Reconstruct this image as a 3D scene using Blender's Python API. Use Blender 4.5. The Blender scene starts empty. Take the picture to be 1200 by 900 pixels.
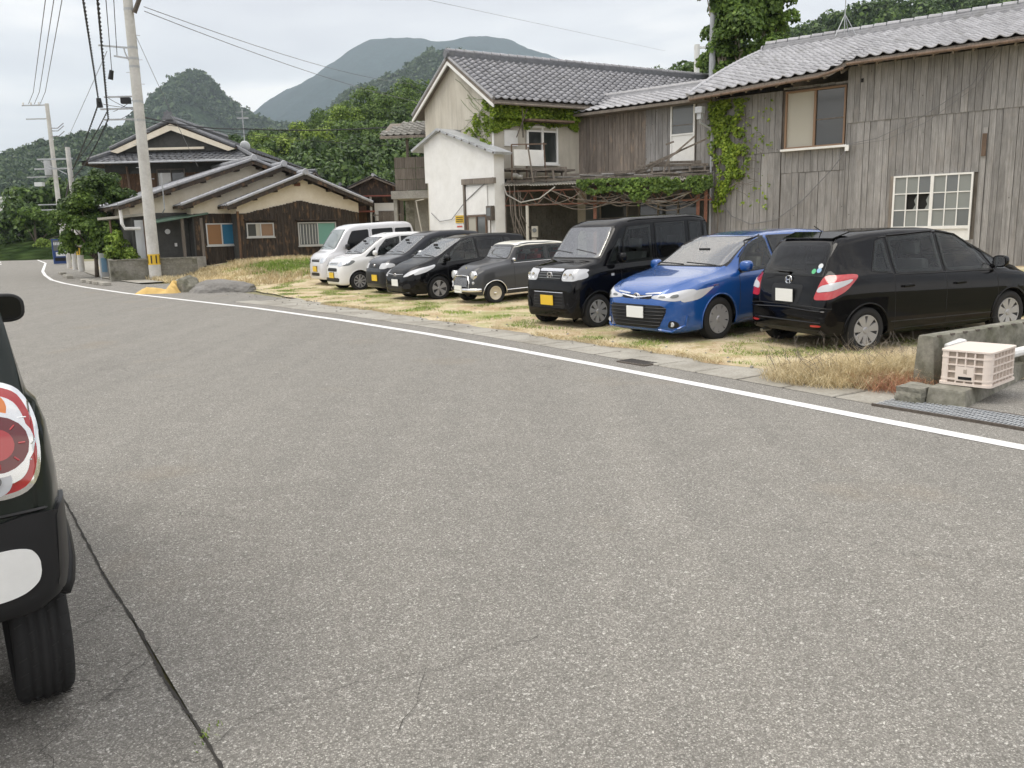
import bpy, bmesh, math, random
import numpy as np
from mathutils import Vector, Matrix, noise
from mathutils.bvhtree import BVHTree
R = math.radians
sc = bpy.context.scene
col = sc.collection
random.seed(7); rng = np.random.default_rng(7)

# ------------------------------------------------------------------ camera, world, sun, exposure
CAM_H = 1.606
def make_camera():
    cd = bpy.data.cameras.new('camera'); cam = bpy.data.objects.new('camera', cd); col.objects.link(cam)
    pi, ro = R(10.45), R(1.38)
    F = Vector((0, math.cos(pi), -math.sin(pi))); U0 = Vector((0, math.sin(pi), math.cos(pi))); R0 = Vector((1, 0, 0))
    Rt = R0*math.cos(ro) - U0*math.sin(ro); Up = U0*math.cos(ro) + R0*math.sin(ro)
    m = Matrix((Rt, Up, -F)).transposed().to_4x4(); m.translation = (0, 0, CAM_H)
    cam.matrix_world = m
    cd.sensor_width = 36; cd.sensor_fit = 'HORIZONTAL'; cd.lens = 36*970/1200
    cd.clip_start = .05; cd.clip_end = 12000
    sc.camera = cam
make_camera()
SUN_EL, SUN_AZ = R(60), R(262)      # azimuth measured clockwise from +Y
def make_world():
    w = bpy.data.worlds.new('World'); sc.world = w; w.use_nodes = True
    nt = w.node_tree; nt.nodes.clear(); N = nt.nodes.new; L = nt.links.new
    out = N('ShaderNodeOutputWorld'); bg = N('ShaderNodeBackground'); bg.inputs[1].default_value = .1
    sky = N('ShaderNodeTexSky'); sky.sky_type = 'NISHITA'; sky.sun_disc = False
    sky.sun_elevation = SUN_EL; sky.sun_rotation = SUN_AZ; sky.air_density = 1.2; sky.dust_density = 3
    tc = N('ShaderNodeTexCoord')
    sep = N('ShaderNodeSeparateXYZ'); L(tc.outputs['Generated'], sep.inputs[0])
    # overcast layer: soft stretched cloud bands, brighter towards the zenith as an even overcast is
    mp = N('ShaderNodeMapping'); mp.inputs['Scale'].default_value = (1.2, 1.2, 5.5); mp.inputs['Rotation'].default_value = (0, R(-7), 0)
    L(tc.outputs['Generated'], mp.inputs[0])
    n1 = N('ShaderNodeTexNoise'); n1.inputs['Scale'].default_value = 1.5; n1.inputs['Detail'].default_value = 6; n1.inputs['Roughness'].default_value = .5
    L(mp.outputs[0], n1.inputs[0])
    cr = N('ShaderNodeValToRGB'); e = cr.color_ramp.elements
    e[0].position = .40; e[0].color = (5.7, 5.6, 5.85, 1); e[1].position = .60; e[1].color = (9.9, 9.4, 8.9, 1)
    m_ = cr.color_ramp.elements.new(.5); m_.color = (6.9, 6.8, 6.9, 1)
    L(n1.outputs[0], cr.inputs[0])
    zr = N('ShaderNodeMapRange'); zr.inputs[1].default_value = .0; zr.inputs[2].default_value = 1; zr.inputs[3].default_value = 1.0; zr.inputs[4].default_value = 1.75
    L(sep.outputs[2], zr.inputs[0])
    lo = N('ShaderNodeMapRange'); lo.inputs[1].default_value = .04; lo.inputs[2].default_value = .26; lo.inputs[3].default_value = .30; lo.inputs[4].default_value = .0; L(sep.outputs[2], lo.inputs[0])
    ad = N('ShaderNodeMath'); ad.operation = 'ADD'; L(zr.outputs[0], ad.inputs[0]); L(lo.outputs[0], ad.inputs[1])
    mul = N('ShaderNodeVectorMath'); mul.operation = 'SCALE'; L(cr.outputs[0], mul.inputs[0]); L(ad.outputs[0], mul.inputs['Scale'])
    mix = N('ShaderNodeMix'); mix.data_type = 'RGBA'; mix.inputs[0].default_value = .93
    L(sky.outputs[0], mix.inputs[6]); L(mul.outputs[0], mix.inputs[7])
    L(mix.outputs[2], bg.inputs[0]); L(bg.outputs[0], out.inputs[0])
make_world()
def make_sun():
    ld = bpy.data.lights.new('sun', 'SUN'); ld.energy = 1.5; ld.angle = R(32); ld.color = (1, .94, .84)
    o = bpy.data.objects.new('sun', ld); col.objects.link(o)
    d = Vector((math.sin(SUN_AZ)*math.cos(SUN_EL), math.cos(SUN_AZ)*math.cos(SUN_EL), math.sin(SUN_EL)))
    o.rotation_euler = d.to_track_quat('Z', 'Y').to_euler()
make_sun()
vs = sc.view_settings; vs.view_transform = 'Standard'; vs.look = 'None'; vs.exposure = 0.55; vs.gamma = 1
sc.cycles.use_adaptive_sampling = True; sc.cycles.use_denoising = True
sc.cycles.max_bounces = 6; sc.cycles.diffuse_bounces = 3; sc.cycles.glossy_bounces = 3; sc.cycles.transmission_bounces = 4; sc.cycles.volume_bounces = 0

# ------------------------------------------------------------------ materials
MATS = {}
def mat(name, base=(.5,.5,.5), rough=.6, metal=0., coat=0., spec=.5, emit=None):
    m = bpy.data.materials.new(name); m.use_nodes = True; b = m.node_tree.nodes['Principled BSDF']
    b.inputs['Base Color'].default_value = (*base, 1); b.inputs['Roughness'].default_value = rough; b.inputs['Metallic'].default_value = metal
    b.inputs['Coat Weight'].default_value = coat; b.inputs['Coat Roughness'].default_value = .03
    b.inputs['Specular IOR Level'].default_value = spec
    MATS[name] = m; return m
class NT:
    def __init__(s, m): s.m = m; s.nt = m.node_tree; s.b = s.nt.nodes['Principled BSDF']
    def n(s, t, **kw):
        o = s.nt.nodes.new('ShaderNode'+t)
        for k, v in kw.items(): setattr(o, k, v)
        return o
    def l(s, a, b): s.nt.links.new(a, b)
    def pos(s, scale=(1,1,1), local=False, rot=0.):
        mp = s.n('Mapping'); mp.inputs['Scale'].default_value = scale; mp.inputs['Rotation'].default_value = (0,0,rot)
        if local: tc = s.n('TexCoord'); s.l(tc.outputs['Object'], mp.inputs[0])
        else: g = s.n('NewGeometry'); s.l(g.outputs['Position'], mp.inputs[0])
        return mp.outputs[0]
    def noise(s, vec, scale, detail=4, rough=.55, dist=0.):
        o = s.n('TexNoise'); o.inputs['Scale'].default_value = scale; o.inputs['Detail'].default_value = detail; o.inputs['Roughness'].default_value = rough
        o.inputs['Distortion'].default_value = dist; s.l(vec, o.inputs['Vector']); return o.outputs[0]
    def vor(s, vec, scale, feature='F1', out=0, rnd=1.):
        o = s.n('TexVoronoi', feature=feature); o.inputs['Scale'].default_value = scale; s.l(vec, o.inputs['Vector']); 
        if 'Randomness' in o.inputs: o.inputs['Randomness'].default_value = rnd
        return o.outputs[out]
    def ramp(s, fac, stops):
        o = s.n('ValToRGB'); el = o.color_ramp.elements
        while len(el) < len(stops): el.new(.5)
        for e, (p, c) in zip(el, stops): e.position = p; e.color = (*c, 1) if len(c) == 3 else c
        s.l(fac, o.inputs[0]); return o.outputs[0]
    def mr(s, v, a, b, c, d):
        o = s.n('MapRange'); s.l(v, o.inputs[0])
        for i, x in enumerate((a, b, c, d)): o.inputs[i+1].default_value = x
        return o.outputs[0]
    def mix(s, f, a, b, mode='MIX'):
        o = s.n('Mix', data_type='RGBA', blend_type=mode)
        for v, i in ((f, 0), (a, 6), (b, 7)):
            if isinstance(v, (int, float)): o.inputs[i].default_value = v
            elif isinstance(v, tuple): o.inputs[i].default_value = (*v, 1)
            else: s.l(v, o.inputs[i])
        return o.outputs[2]
    def math(s, op, a, b=0.):
        o = s.n('Math', operation=op)
        for v, i in ((a, 0), (b, 1)):
            if isinstance(v, (int, float)): o.inputs[i].default_value = v
            else: s.l(v, o.inputs[i])
        return o.outputs[0]
    def rnd(s): return s.n('ObjectInfo').outputs['Random']
    def island(s): return s.n('NewGeometry').outputs['Random Per Island']
    def base(s, c): s.l(c, s.b.inputs['Base Color'])
    def bump(s, h, st=.3, dist=.01):
        o = s.n('Bump'); o.inputs['Strength'].default_value = st; o.inputs['Distance'].default_value = dist; s.l(h, o.inputs['Height']); s.l(o.outputs[0], s.b.inputs['Normal'])
    def rough(s, v): s.l(v, s.b.inputs['Roughness'])
def c3(v): return (v, v, v)

def m_asphalt(name, tone=1., crack=.0, rot=0.):
    m = mat(name, rough=.88, spec=.3); t = NT(m); p = t.pos(); W = lambda r, g, b: (r*tone, g*tone*.99, b*tone*.97)
    d1 = t.vor(p, 165, out=0); a1 = t.vor(p, 165, out=1); s1 = t.n('SeparateColor'); t.l(a1, s1.inputs[0])
    a2 = t.vor(p, 95, out=1); d2 = t.vor(p, 95, out=0); s2 = t.n('SeparateColor'); t.l(a2, s2.inputs[0])
    stone = t.ramp(s1.outputs[0], [(0, W(.115,.110,.100)), (.45, W(.205,.198,.182)), (.85, W(.30,.29,.268)), (1, W(.44,.43,.40))])
    big = t.ramp(s2.outputs[1], [(0, W(.17,.163,.15)), (.7, W(.28,.272,.252)), (1, W(.52,.51,.48))])
    c = t.mix(t.mr(s2.outputs[0], .80, .84, 0, 1), stone, big)
    c = t.mix(t.math('MULTIPLY', t.mr(d1, .30, .55, 0, 1), .6), c, W(.10,.096,.088))
    c = t.mix(1., c, t.ramp(t.noise(p, 380, 3), [(.3, c3(.82)), (.7, c3(1.18))]), 'MULTIPLY')
    trk = t.noise(t.pos((1.6,.10,1), rot=R(-36)), 1.0, 4, .6)     # worn lanes run along the road
    c = t.mix(1., c, t.ramp(trk, [(.35, c3(.94)), (.65, (1.06,1.055,1.05))]), 'MULTIPLY')
    c = t.mix(1., c, t.ramp(t.noise(p, 3.2, 6, .7), [(.3, c3(.92)), (.7, c3(1.07))]), 'MULTIPLY')
    st = t.noise(t.pos((.5,.5,.5)), 1.3, 4); c = t.mix(t.mr(st, .60, .74, 0, .30), c, W(.20,.165,.12))
    drk = t.noise(t.pos((1,1,1)), 1.9, 3); c = t.mix(t.mr(drk, .68, .74, 0, .25), c, W(.12,.112,.10))
    if crack > 0:
        wp = t.n('VectorMath', operation='ADD'); nn = t.n('TexNoise'); nn.inputs['Scale'].default_value = 3.5; nn.inputs['Detail'].default_value = 8; t.l(p, nn.inputs['Vector'])
        sc_ = t.n('VectorMath', operation='SCALE'); sc_.inputs['Scale'].default_value = .6; t.l(nn.outputs['Color'], sc_.inputs[0]); t.l(p, wp.inputs[0]); t.l(sc_.outputs[0], wp.inputs[1])
        for (sc2, wd, g0, amt) in ((.95 if crack < 1 else 2.1, .0045 if crack < 1 else .010, .54 if crack < 1 else .42, .65), (3.4, .006, .60 if crack < 1 else .5, .4)):
            ck = t.vor(wp.outputs[0], sc2, 'DISTANCE_TO_EDGE'); gate = t.mr(t.noise(p, .8, 3), g0, g0+.08, 0, 1)
            c = t.mix(t.math('MULTIPLY', t.math('MULTIPLY', t.mr(ck, .0, wd, 1, 0), gate), amt), c, (.05, .047, .042))
    t.base(c); t.bump(t.math('ADD', t.math('MULTIPLY', d1, -1.), t.math('MULTIPLY', d2, -.8)), .55, .004)
    return m
m_asphalt('asphalt', 1.24, .5); m_asphalt('asphalt_old', 1.1, 1.2); m_asphalt('asphalt_patch', .9, 0)

def m_speckle(name, a, b, scale=18, rough=.85, grime=(.5,.48,.44), bump=.3, big=1.3, gr=.5):
    m = mat(name, rough=rough); t = NT(m); p = t.pos()
    c = t.ramp(t.noise(p, scale, 8, .7), [(.3, a), (.7, b)])
    c = t.mix(t.mr(t.noise(p, big, 5, .65), .42, .68, 0, gr), c, grime, 'MULTIPLY')
    t.base(c); t.bump(t.noise(p, scale*5, 4), bump, .004); return m
m_speckle('concrete', (.25,.24,.215), (.42,.405,.37), 30, gr=.7)
m_speckle('concrete_slab', (.27,.255,.22), (.43,.41,.36), 38, gr=.7)
m_speckle('concrete_mossy', (.13,.125,.10), (.33,.315,.27), 9, grime=(.38,.40,.28), gr=.9, big=2)
m_speckle('pole_concrete', (.50,.495,.47), (.62,.61,.58), 12, gr=.4)
m_speckle('plaster_white', (.72,.72,.70), (.80,.80,.78), 4, grime=(.80,.79,.76), bump=.1, big=.8, gr=.5)
m_speckle('plaster_bright', (.72,.72,.70), (.82,.82,.80), 4, bump=.05, gr=.2)
m_speckle('plaster_cream', (.74,.67,.54), (.82,.76,.64), 5, grime=(.75,.70,.6), bump=.1, gr=.4)
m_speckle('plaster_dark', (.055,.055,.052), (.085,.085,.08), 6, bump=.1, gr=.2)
m_speckle('cobble', (.20,.19,.17), (.34,.33,.30), 12)
m_speckle('iron', (.07,.055,.045), (.14,.12,.10), 25, .7)
m_speckle('rust', (.14,.055,.035), (.24,.11,.07), 20, .8)
m_speckle('galvanised', (.36,.38,.40), (.48,.50,.52), 15, .4)
m_speckle('block_shade_tone', (.06,.057,.048), (.12,.115,.098), 14, gr=.8)  # block colour darkened to stand in for the shade under the canopy
m_speckle('block', (.17,.165,.14), (.30,.285,.25), 14, grime=(.45,.46,.36), gr=.8, big=1.8)

def m_stucco():
    m = mat('stucco', rough=.9); t = NT(m); p = t.pos((1,1,.35)); q = t.pos()
    c = t.ramp(t.noise(p, 2.2, 6, .65), [(.3, (.40,.37,.31)), (.7, (.56,.53,.46))])
    c = t.mix(t.mr(t.noise(t.pos((3,3,.25)), 2, 5), .52, .75, 0, .5), c, (.27,.25,.21))
    t.base(c); t.bump(t.noise(q, 60, 4), .25, .004)
m_stucco()
def m_wood(name, tones, warm=None, warm_amt=.0, nail=True):
    m = mat(name, rough=.8, spec=.25); t = NT(m)
    r = t.rnd(); off = t.n('CombineXYZ'); t.l(t.math('MULTIPLY', r, 37.), off.inputs[2]); t.l(t.math('MULTIPLY', r, 11.), off.inputs[0])
    def vec(s):
        a = t.n('VectorMath', operation='ADD'); g = t.n('NewGeometry'); t.l(g.outputs['Position'], a.inputs[0]); t.l(off.outputs[0], a.inputs[1])
        mp = t.n('Mapping'); mp.inputs['Scale'].default_value = s; t.l(a.outputs[0], mp.inputs[0]); return mp.outputs[0]
    grain = t.noise(vec((22,22,1.0)), 2.0, 8, .7, .6)
    c = t.ramp(grain, [(.25, tones[0]), (.5, tones[1]), (.75, tones[2])])
    blotch = t.noise(vec((2,2,.7)), 1.6, 5, .7); c = t.mix(1., c, t.ramp(blotch, [(.3, c3(.74)), (.7, c3(1.16))]), 'MULTIPLY')
    c = t.mix(1., c, t.ramp(r, [(0, c3(.82)), (1, c3(1.13))]), 'MULTIPLY')
    if warm:
        w = t.mr(t.noise(vec((4,4,1.6)), 1.2, 5), .56, .66, 0, warm_amt); c = t.mix(w, c, warm)
    stk = t.noise(vec((9,9,.45)), 1.0, 4, .6); c = t.mix(t.mr(stk, .56, .72, 0, .55), c, tuple(x*.55 for x in tones[0]))
    if nail:
        k = t.vor(vec((3,3,2.3)), 1.5); c = t.mix(t.mr(k, .03, .09, .8, 0), c, (.05,.045,.04))
    t.base(c); t.bump(grain, .5, .006)
m_wood('wood_grey', ((.17,.164,.158), (.265,.257,.25), (.375,.368,.36)), (.44,.36,.28), .08)
m_wood('wood_warm', ((.12,.10,.085), (.215,.185,.16), (.32,.285,.255)), (.42,.31,.22), .35)
m_wood('wood_dark', ((.022,.018,.015), (.05,.04,.032), (.11,.085,.065)), (.25,.15,.08), .45)
m_wood('wood_brown', ((.05,.03,.02), (.13,.08,.05), (.22,.14,.09)), (.3,.17,.09), .6)
m_wood('timber', ((.10,.085,.07), (.19,.165,.14), (.30,.265,.23)), nail=False)
m_wood('timber_brown', ((.10,.07,.05), (.17,.12,.09), (.24,.17,.12)), nail=False)
def m_tile(name, a, b, rough=.42):
    m = mat(name, rough=rough); t = NT(m); p = t.pos(); r = t.island(); r2 = t.rnd()
    c = t.ramp(t.noise(p, 9, 6, .7), [(.3, a), (.7, b)])
    rr = t.math('FRACT', t.math('ADD', r, r2)); c = t.mix(1., c, t.ramp(rr, [(0, c3(.78)), (1, c3(1.12))]), 'MULTIPLY')
    c = t.mix(t.mr(t.noise(p, 2.2, 4), .55, .72, 0, .4), c, (.17,.17,.15))
    t.base(c); t.rough(t.mr(t.noise(p, 14, 3), .3, .7, rough-.1, rough+.2)); t.bump(t.noise(p, 50, 3), .15, .003)
m_tile('roof_tile', (.28,.28,.295), (.44,.44,.46), .36); m_tile('roof_tile_grey', (.20,.20,.215), (.34,.34,.36), .4); m_tile('roof_tile_dark', (.09,.095,.105), (.18,.185,.20)); m_tile('roof_tile_worn', (.14,.135,.12), (.34,.33,.30), .7)
m_tile('roof_slate', (.30,.31,.335), (.46,.47,.50), .3)
def m_leaf(name, a, b, c_, trans=.25):
    m = mat(name, rough=.5, spec=.3); t = NT(m); r = t.island(); p = t.pos()
    c = t.ramp(r, [(0, a), (.55, b), (1, c_)]); c = t.mix(1., c, t.ramp(t.noise(p, .8, 3), [(.3, c3(.7)), (.7, c3(1.3))]), 'MULTIPLY')
    t.base(c)
    tr = t.n('BsdfTranslucent'); t.l(c, tr.inputs[0]); mx = t.n('MixShader'); mx.inputs[0].default_value = trans
    out = [n for n in t.nt.nodes if n.type == 'OUTPUT_MATERIAL'][0]
    t.l(t.b.outputs[0], mx.inputs[1]); t.l(tr.outputs[0], mx.inputs[2]); t.l(mx.outputs[0], out.inputs[0])
m_leaf('leaf_dark', (.028,.055,.015), (.065,.115,.028), (.13,.20,.045))
m_leaf('leaf_mid', (.045,.085,.016), (.10,.17,.03), (.19,.28,.055))
m_leaf('leaf_bright', (.075,.13,.018), (.17,.26,.035), (.30,.40,.07))
m_leaf('leaf_vine', (.07,.12,.012), (.18,.27,.025), (.34,.44,.06))
m_leaf('leaf_bluish', (.03,.06,.028), (.055,.095,.038), (.10,.15,.05)); m_leaf('leaf_bamboo', (.10,.16,.02), (.21,.30,.04), (.36,.46,.09))
m_leaf('straw', (.36,.27,.14), (.60,.50,.30), (.80,.71,.48), .2)
m_leaf('straw_red', (.34,.12,.08), (.50,.27,.17), (.66,.48,.28), .2)
m_leaf('grass_green', (.10,.17,.03), (.20,.30,.05), (.33,.42,.09))
m_speckle('bark', (.06,.05,.04), (.16,.13,.10), 10); mat('bark_pale', (.38,.33,.25), .8)
def m_ground(name, far=False):
    m = mat(name, rough=.95, spec=.2); t = NT(m); p = t.pos()
    c = t.ramp(t.noise(p, 1.1, 8, .75), [(.3, (.46,.37,.23)), (.5, (.60,.51,.35)), (.7, (.74,.66,.49))])
    c = t.mix(t.mr(t.noise(p, 30, 6, .8), .44, .62, 0, .6), c, (.30,.22,.12)); c = t.mix(t.mr(t.vor(p, 42), .0, .22, .6, 0), c, (.62,.58,.50))
    br = t.mr(t.noise(t.pos((1,1,1)), .9, 8, .75), .50, .60, 0, .6); c = t.mix(br, c, (.34,.22,.12))
    gpos = t.n('Mapping'); gpos.inputs['Location'].default_value = (31, 7, 0); g = t.n('NewGeometry'); t.l(g.outputs['Position'], gpos.inputs[0])
    gm = t.math('MULTIPLY', t.mr(t.noise(gpos.outputs[0], .8, 6, .72), .49, .60, 0, 1.), t.mr(t.noise(p, 45, 3), .35, .6, .25, .8))
    c = t.mix(gm, c, (.22,.28,.07)); c = t.mix(t.mr(t.noise(t.pos((1.3,.5,1), rot=R(-36)), 1.6, 7, .75), .52, .62, 0, .5), c, (.36,.25,.15)); t.base(c)
    t.bump(t.noise(p, 30, 6, .7), .7, .02)
m_ground('dirt')
m_speckle('earth', (.12,.13,.06), (.28,.24,.13), .6, gr=.4)
m_speckle('gravel_grey', (.16,.155,.145), (.26,.25,.235), 12)
def m_hill(name, a, b, rock=None, sc1=.02):
    m = mat(name, rough=1, spec=.0); t = NT(m); p = t.pos()
    c = t.ramp(t.noise(p, sc1*3, 10, .75), [(.35, a), (.65, b)])
    v = t.vor(p, sc1*5, out=0); c = t.mix(1., c, t.ramp(v, [(0, c3(1.3)), (.8, c3(.55))]), 'MULTIPLY')
    c = t.mix(1., c, t.ramp(t.noise(p, sc1*.35, 6, .7), [(.35, c3(.7)), (.65, c3(1.35))]), 'MULTIPLY')
    if rock:
        r = t.mr(t.noise(t.pos((1,1,.5)), sc1*1.1, 8, .7), .66, .70, 0, .8); c = t.mix(r, c, rock)
    t.base(c); t.bump(v, 1., 3)
m_hill('hill_far', (.008,.022,.024), (.024,.048,.046), None, .009); m_hill('hill_craggy', (.022,.04,.025), (.055,.08,.04), (.24,.22,.19), .03)
m_hill('hill_mid', (.025,.045,.022), (.06,.09,.035), None, .03)
m_hill('hill_near', (.02,.035,.012), (.05,.075,.025), None, .08)
mat('white_paint', (.78,.78,.76), .55); mat('dark_hole', (.012,.012,.011), .9); mat('rubber', (.02,.02,.02), .8, spec=.2); mat('plastic_black', (.014,.014,.015), .42, spec=.3)
mat('metal_silver', (.62,.62,.63), .28, 1.); mat('chrome', (.8,.8,.8), .08, 1.); mat('wheel_silver', (.40,.40,.41), .33, .35); mat('wire_black', (.02,.02,.022), .6); mat('wire_grey', (.16,.16,.17), .6)
mat('wood_frame', (.24,.15,.09), .6); mat('curtain', (.55,.55,.52), .9); mat('teal_panel', (.16,.34,.28), .8); mat('blue_panel', (.015,.13,.24), .6); mat('brown_panel', (.28,.15,.07), .8)
mat('vinyl_beige', (.40,.38,.32), .5); mat('glass_dark', (.03,.034,.034), .07, spec=.8); mat('glass_grey', (.12,.13,.13), .12, spec=.8); mat('glass_frost', (.22,.235,.225), .35)
mat('crate_plastic', (.72,.63,.56), .45); mat('crate_inside', (.40,.34,.285), .6); mat('sign_yellow', (.66,.43,.03), .55); mat('sign_black', (.03,.025,.02), .6); mat('sign_red', (.6,.08,.05), .5)
mat('machine_blue', (.012,.045,.17), .35); mat('tarp_yellow', (.62,.42,.14), .7); mat('aluminium', (.55,.56,.56), .4, .6); mat('pvc', (.55,.53,.47), .5); mat('insulator', (.75,.75,.73), .3)
mat('corrugated', (.40,.385,.34), .6); mat('roof_green', (.10,.17,.13), .5); mat('plate_white', (.75,.76,.74), .5); mat('plate_yellow', (.72,.48,.03), .5)
mat('lens_red', (.42,.008,.012), .1, spec=.7, coat=1); mat('lens_white', (.50,.51,.53), .12, spec=.5, coat=.6); mat('lens_amber', (.75,.22,.04), .15, coat=1); mat('lens_chrome', (.72,.73,.74), .15, .9)
mat('glass_car', (.008,.009,.010), .03, spec=.28); mat('glass_screen', (.15,.18,.18), .05, spec=.6, coat=.5); mat('sticker_green', (.1,.45,.2), .4); mat('sticker_blue', (.25,.42,.6), .4)
mat('paint_black', (.003,.003,.004), .3, coat=.6, spec=.0); mat('lens_darkred', (.13,.003,.006), .12, coat=1.); mat('paint_blue', (.006,.075,.30), .25, .2, coat=1.); mat('paint_white', (.72,.72,.71), .25, coat=1.)
mat('paint_silver', (.66,.66,.68), .3, .1, coat=1.); mat('paint_graphite', (.022,.024,.030), .3, .3, coat=.6, spec=.1); mat('paint_grey', (.054,.056,.061), .35, coat=.45, spec=.15); mat('paint_cream', (.70,.69,.62), .3, coat=.6)
mat('paint_green', (.008,.013,.010), .3, coat=.7, spec=.1); mat('wheel_cream', (.62,.55,.42), .4); mat('seal_black', (.01,.01,.01), .5); mat('crack_black', (.035,.032,.028), 1.)
mat('red_sheet', (.20,.06,.045), .7); mat('white_tin', (.6,.62,.63), .5); mat('hose_grey', (.35,.34,.31), .6)
def m_gsheet():
    m = mat('tin_streaked', rough=.6); t = NT(m); c = t.ramp(t.noise(t.pos((6,6,.5)), 2, 5), [(.3, (.30,.27,.22)), (.7, (.50,.48,.42))]); t.base(c)
m_gsheet()
def m_lineworn():
    m = MATS['white_paint']; t = NT(m); p = t.pos(); c = t.ramp(t.noise(p, 30, 6, .7), [(.30, (.40,.39,.37)), (.42, (.76,.76,.75))]); c = t.mix(t.mr(t.noise(p, 2.2, 6, .75), .46, .64, 0, .35), c, (.52,.50,.46)); c = t.mix(t.mr(t.vor(p, 110), .0, .16, .55, 0), c, (.3,.29,.27)); ck = t.vor(p, 5.5, 'DISTANCE_TO_EDGE'); c = t.mix(t.mr(ck, 0, .012, .5, 0), c, (.3,.29,.27)); t.base(c)
m_lineworn()
def m_mesh_grille():
    for nm, a in (('tyre_wall', (.022,.022,.0225)),): mat(nm, a, .8, spec=.3)
m_mesh_grille()

def m_glass(name, tint, rough=.02, refl=1.5):
    m = bpy.data.materials.new(name); m.use_nodes = True; nt = m.node_tree; nt.nodes.clear(); N = nt.nodes.new; L = nt.links.new
    o = N('ShaderNodeOutputMaterial'); tr = N('ShaderNodeBsdfTransparent'); tr.inputs[0].default_value = (*tint, 1); gl = N('ShaderNodeBsdfGlossy'); gl.inputs['Roughness'].default_value = rough; gl.inputs[0].default_value = (1,1,1,1)
    fr = N('ShaderNodeFresnel'); fr.inputs[0].default_value = refl; mx = N('ShaderNodeMixShader'); L(fr.outputs[0], mx.inputs[0]); L(tr.outputs[0], mx.inputs[1]); L(gl.outputs[0], mx.inputs[2]); L(mx.outputs[0], o.inputs[0]); MATS[name] = m
m_glass('glass_clear', (.80,.86,.83), .02, 1.45); m_glass('glass_tint', (.10,.11,.11)); m_glass('glass_front', (.62,.72,.70), .03, 3.1)
mat('seat_cloth', (.16,.16,.16), .9); mat('cabin_dark', (.018,.018,.019), .8); mat('seat_red', (.25,.03,.03), .8); mat('seat_beige', (.30,.27,.22), .9)
# ------------------------------------------------------------------ mesh helpers
class MB:
    def __init__(s): s.v = []; s.f = []
    def add(s, vs, fs):
        b = len(s.v); s.v += [tuple(v) for v in vs]; s.f += [tuple(i+b for i in f) for f in fs]; return s
    def box(s, x0, x1, y0, y1, z0, z1, M=None):
        vs = [Vector(p) for p in ((x0,y0,z0),(x1,y0,z0),(x1,y1,z0),(x0,y1,z0),(x0,y0,z1),(x1,y0,z1),(x1,y1,z1),(x0,y1,z1))]
        if M is not None: vs = [M @ v for v in vs]
        return s.add(vs, [(0,3,2,1),(4,5,6,7),(0,1,5,4),(1,2,6,5),(2,3,7,6),(3,0,4,7)])
    def prism(s, pts, a, b, axis='y', M=None):
        """polygon pts (2D) extruded from a to b along axis"""
        n = len(pts); mk = {'y': lambda p, t: (p[0], t, p[1]), 'x': lambda p, t: (t, p[0], p[1]), 'z': lambda p, t: (p[0], p[1], t)}[axis]
        vs = [Vector(mk(p, a)) for p in pts] + [Vector(mk(p, b)) for p in pts]
        if M is not None: vs = [M @ v for v in vs]
        return s.add(vs, [tuple(range(n)), tuple(range(2*n-1, n-1, -1))] + [(i, (i+n), (i+1) % n + n, (i+1) % n) for i in range(n)])
    def beam(s, p0, p1, w, h, up=(0,0,1)):
        p0, p1 = Vector(p0), Vector(p1); d = (p1-p0).normalized(); u = Vector(up)
        if abs(d.dot(u)) > .98: u = Vector((0,1,0))
        a = d.cross(u).normalized()*w/2; b = a.cross(d).normalized()*h/2
        vs = [p0-a-b, p0+a-b, p0+a+b, p0-a+b, p1-a-b, p1+a-b, p1+a+b, p1-a+b]
        return s.add(vs, [(0,1,2,3),(7,6,5,4),(0,4,5,1),(1,5,6,2),(2,6,7,3),(3,7,4,0)])
    def tube(s, pts, r, n=6, cap=True):
        pts = [Vector(p) for p in pts]; rs = r if isinstance(r, (list, tuple)) else [r]*len(pts); b = len(s.v); up = None
        for i, p in enumerate(pts):
            d = (pts[min(i+1, len(pts)-1)] - pts[max(i-1, 0)]).normalized()
            if up is None: up = Vector((0,0,1)) if abs(d.z) < .9 else Vector((1,0,0))
            a = d.cross(up).normalized(); c = a.cross(d).normalized(); up = c
            for k in range(n):
                t = 2*math.pi*k/n; s.v.append(tuple(p + (a*math.cos(t) + c*math.sin(t))*rs[i]))
        for i in range(len(pts)-1):
            for k in range(n): s.f.append((b+i*n+k, b+i*n+(k+1) % n, b+(i+1)*n+(k+1) % n, b+(i+1)*n+k))
        if cap: s.f.append(tuple(b+k for k in range(n-1, -1, -1))); e = b+(len(pts)-1)*n; s.f.append(tuple(e+k for k in range(n)))
        return s
    def lathe(s, prof, n=24, M=None, closed=False):
        """prof list of (r, h); axis = local y"""
        b = len(s.v); m = len(prof)
        for i in range(n):
            t = 2*math.pi*i/n
            for (r, h) in prof:
                v = Vector((r*math.cos(t), h, r*math.sin(t))); s.v.append(tuple(M @ v if M is not None else v))
        for i in range(n):
            for j in range(m-1): s.f.append((b+i*m+j, b+i*m+j+1, b+((i+1) % n)*m+j+1, b+((i+1) % n)*m+j))
            if closed: s.f.append((b+i*m+m-1, b+i*m, b+((i+1) % n)*m, b+((i+1) % n)*m+m-1))
        return s
    def build(s, name, material, parent=None, smooth=False, bevel=0, loc=None, fixn=True):
        me = bpy.data.meshes.new(name); me.from_pydata(s.v, [], s.f)
        if fixn or bevel:
            bm = bmesh.new(); bm.from_mesh(me)
            if bevel:
                bmesh.ops.bevel(bm, geom=bm.edges[:], offset=bevel, segments=2, affect='EDGES', profile=.7, clamp_overlap=True)
            bmesh.ops.recalc_face_normals(bm, faces=bm.faces[:]); bm.to_mesh(me); bm.free()
        if smooth: me.shade_smooth()
        return obj(name, me, material, parent, loc)
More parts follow.
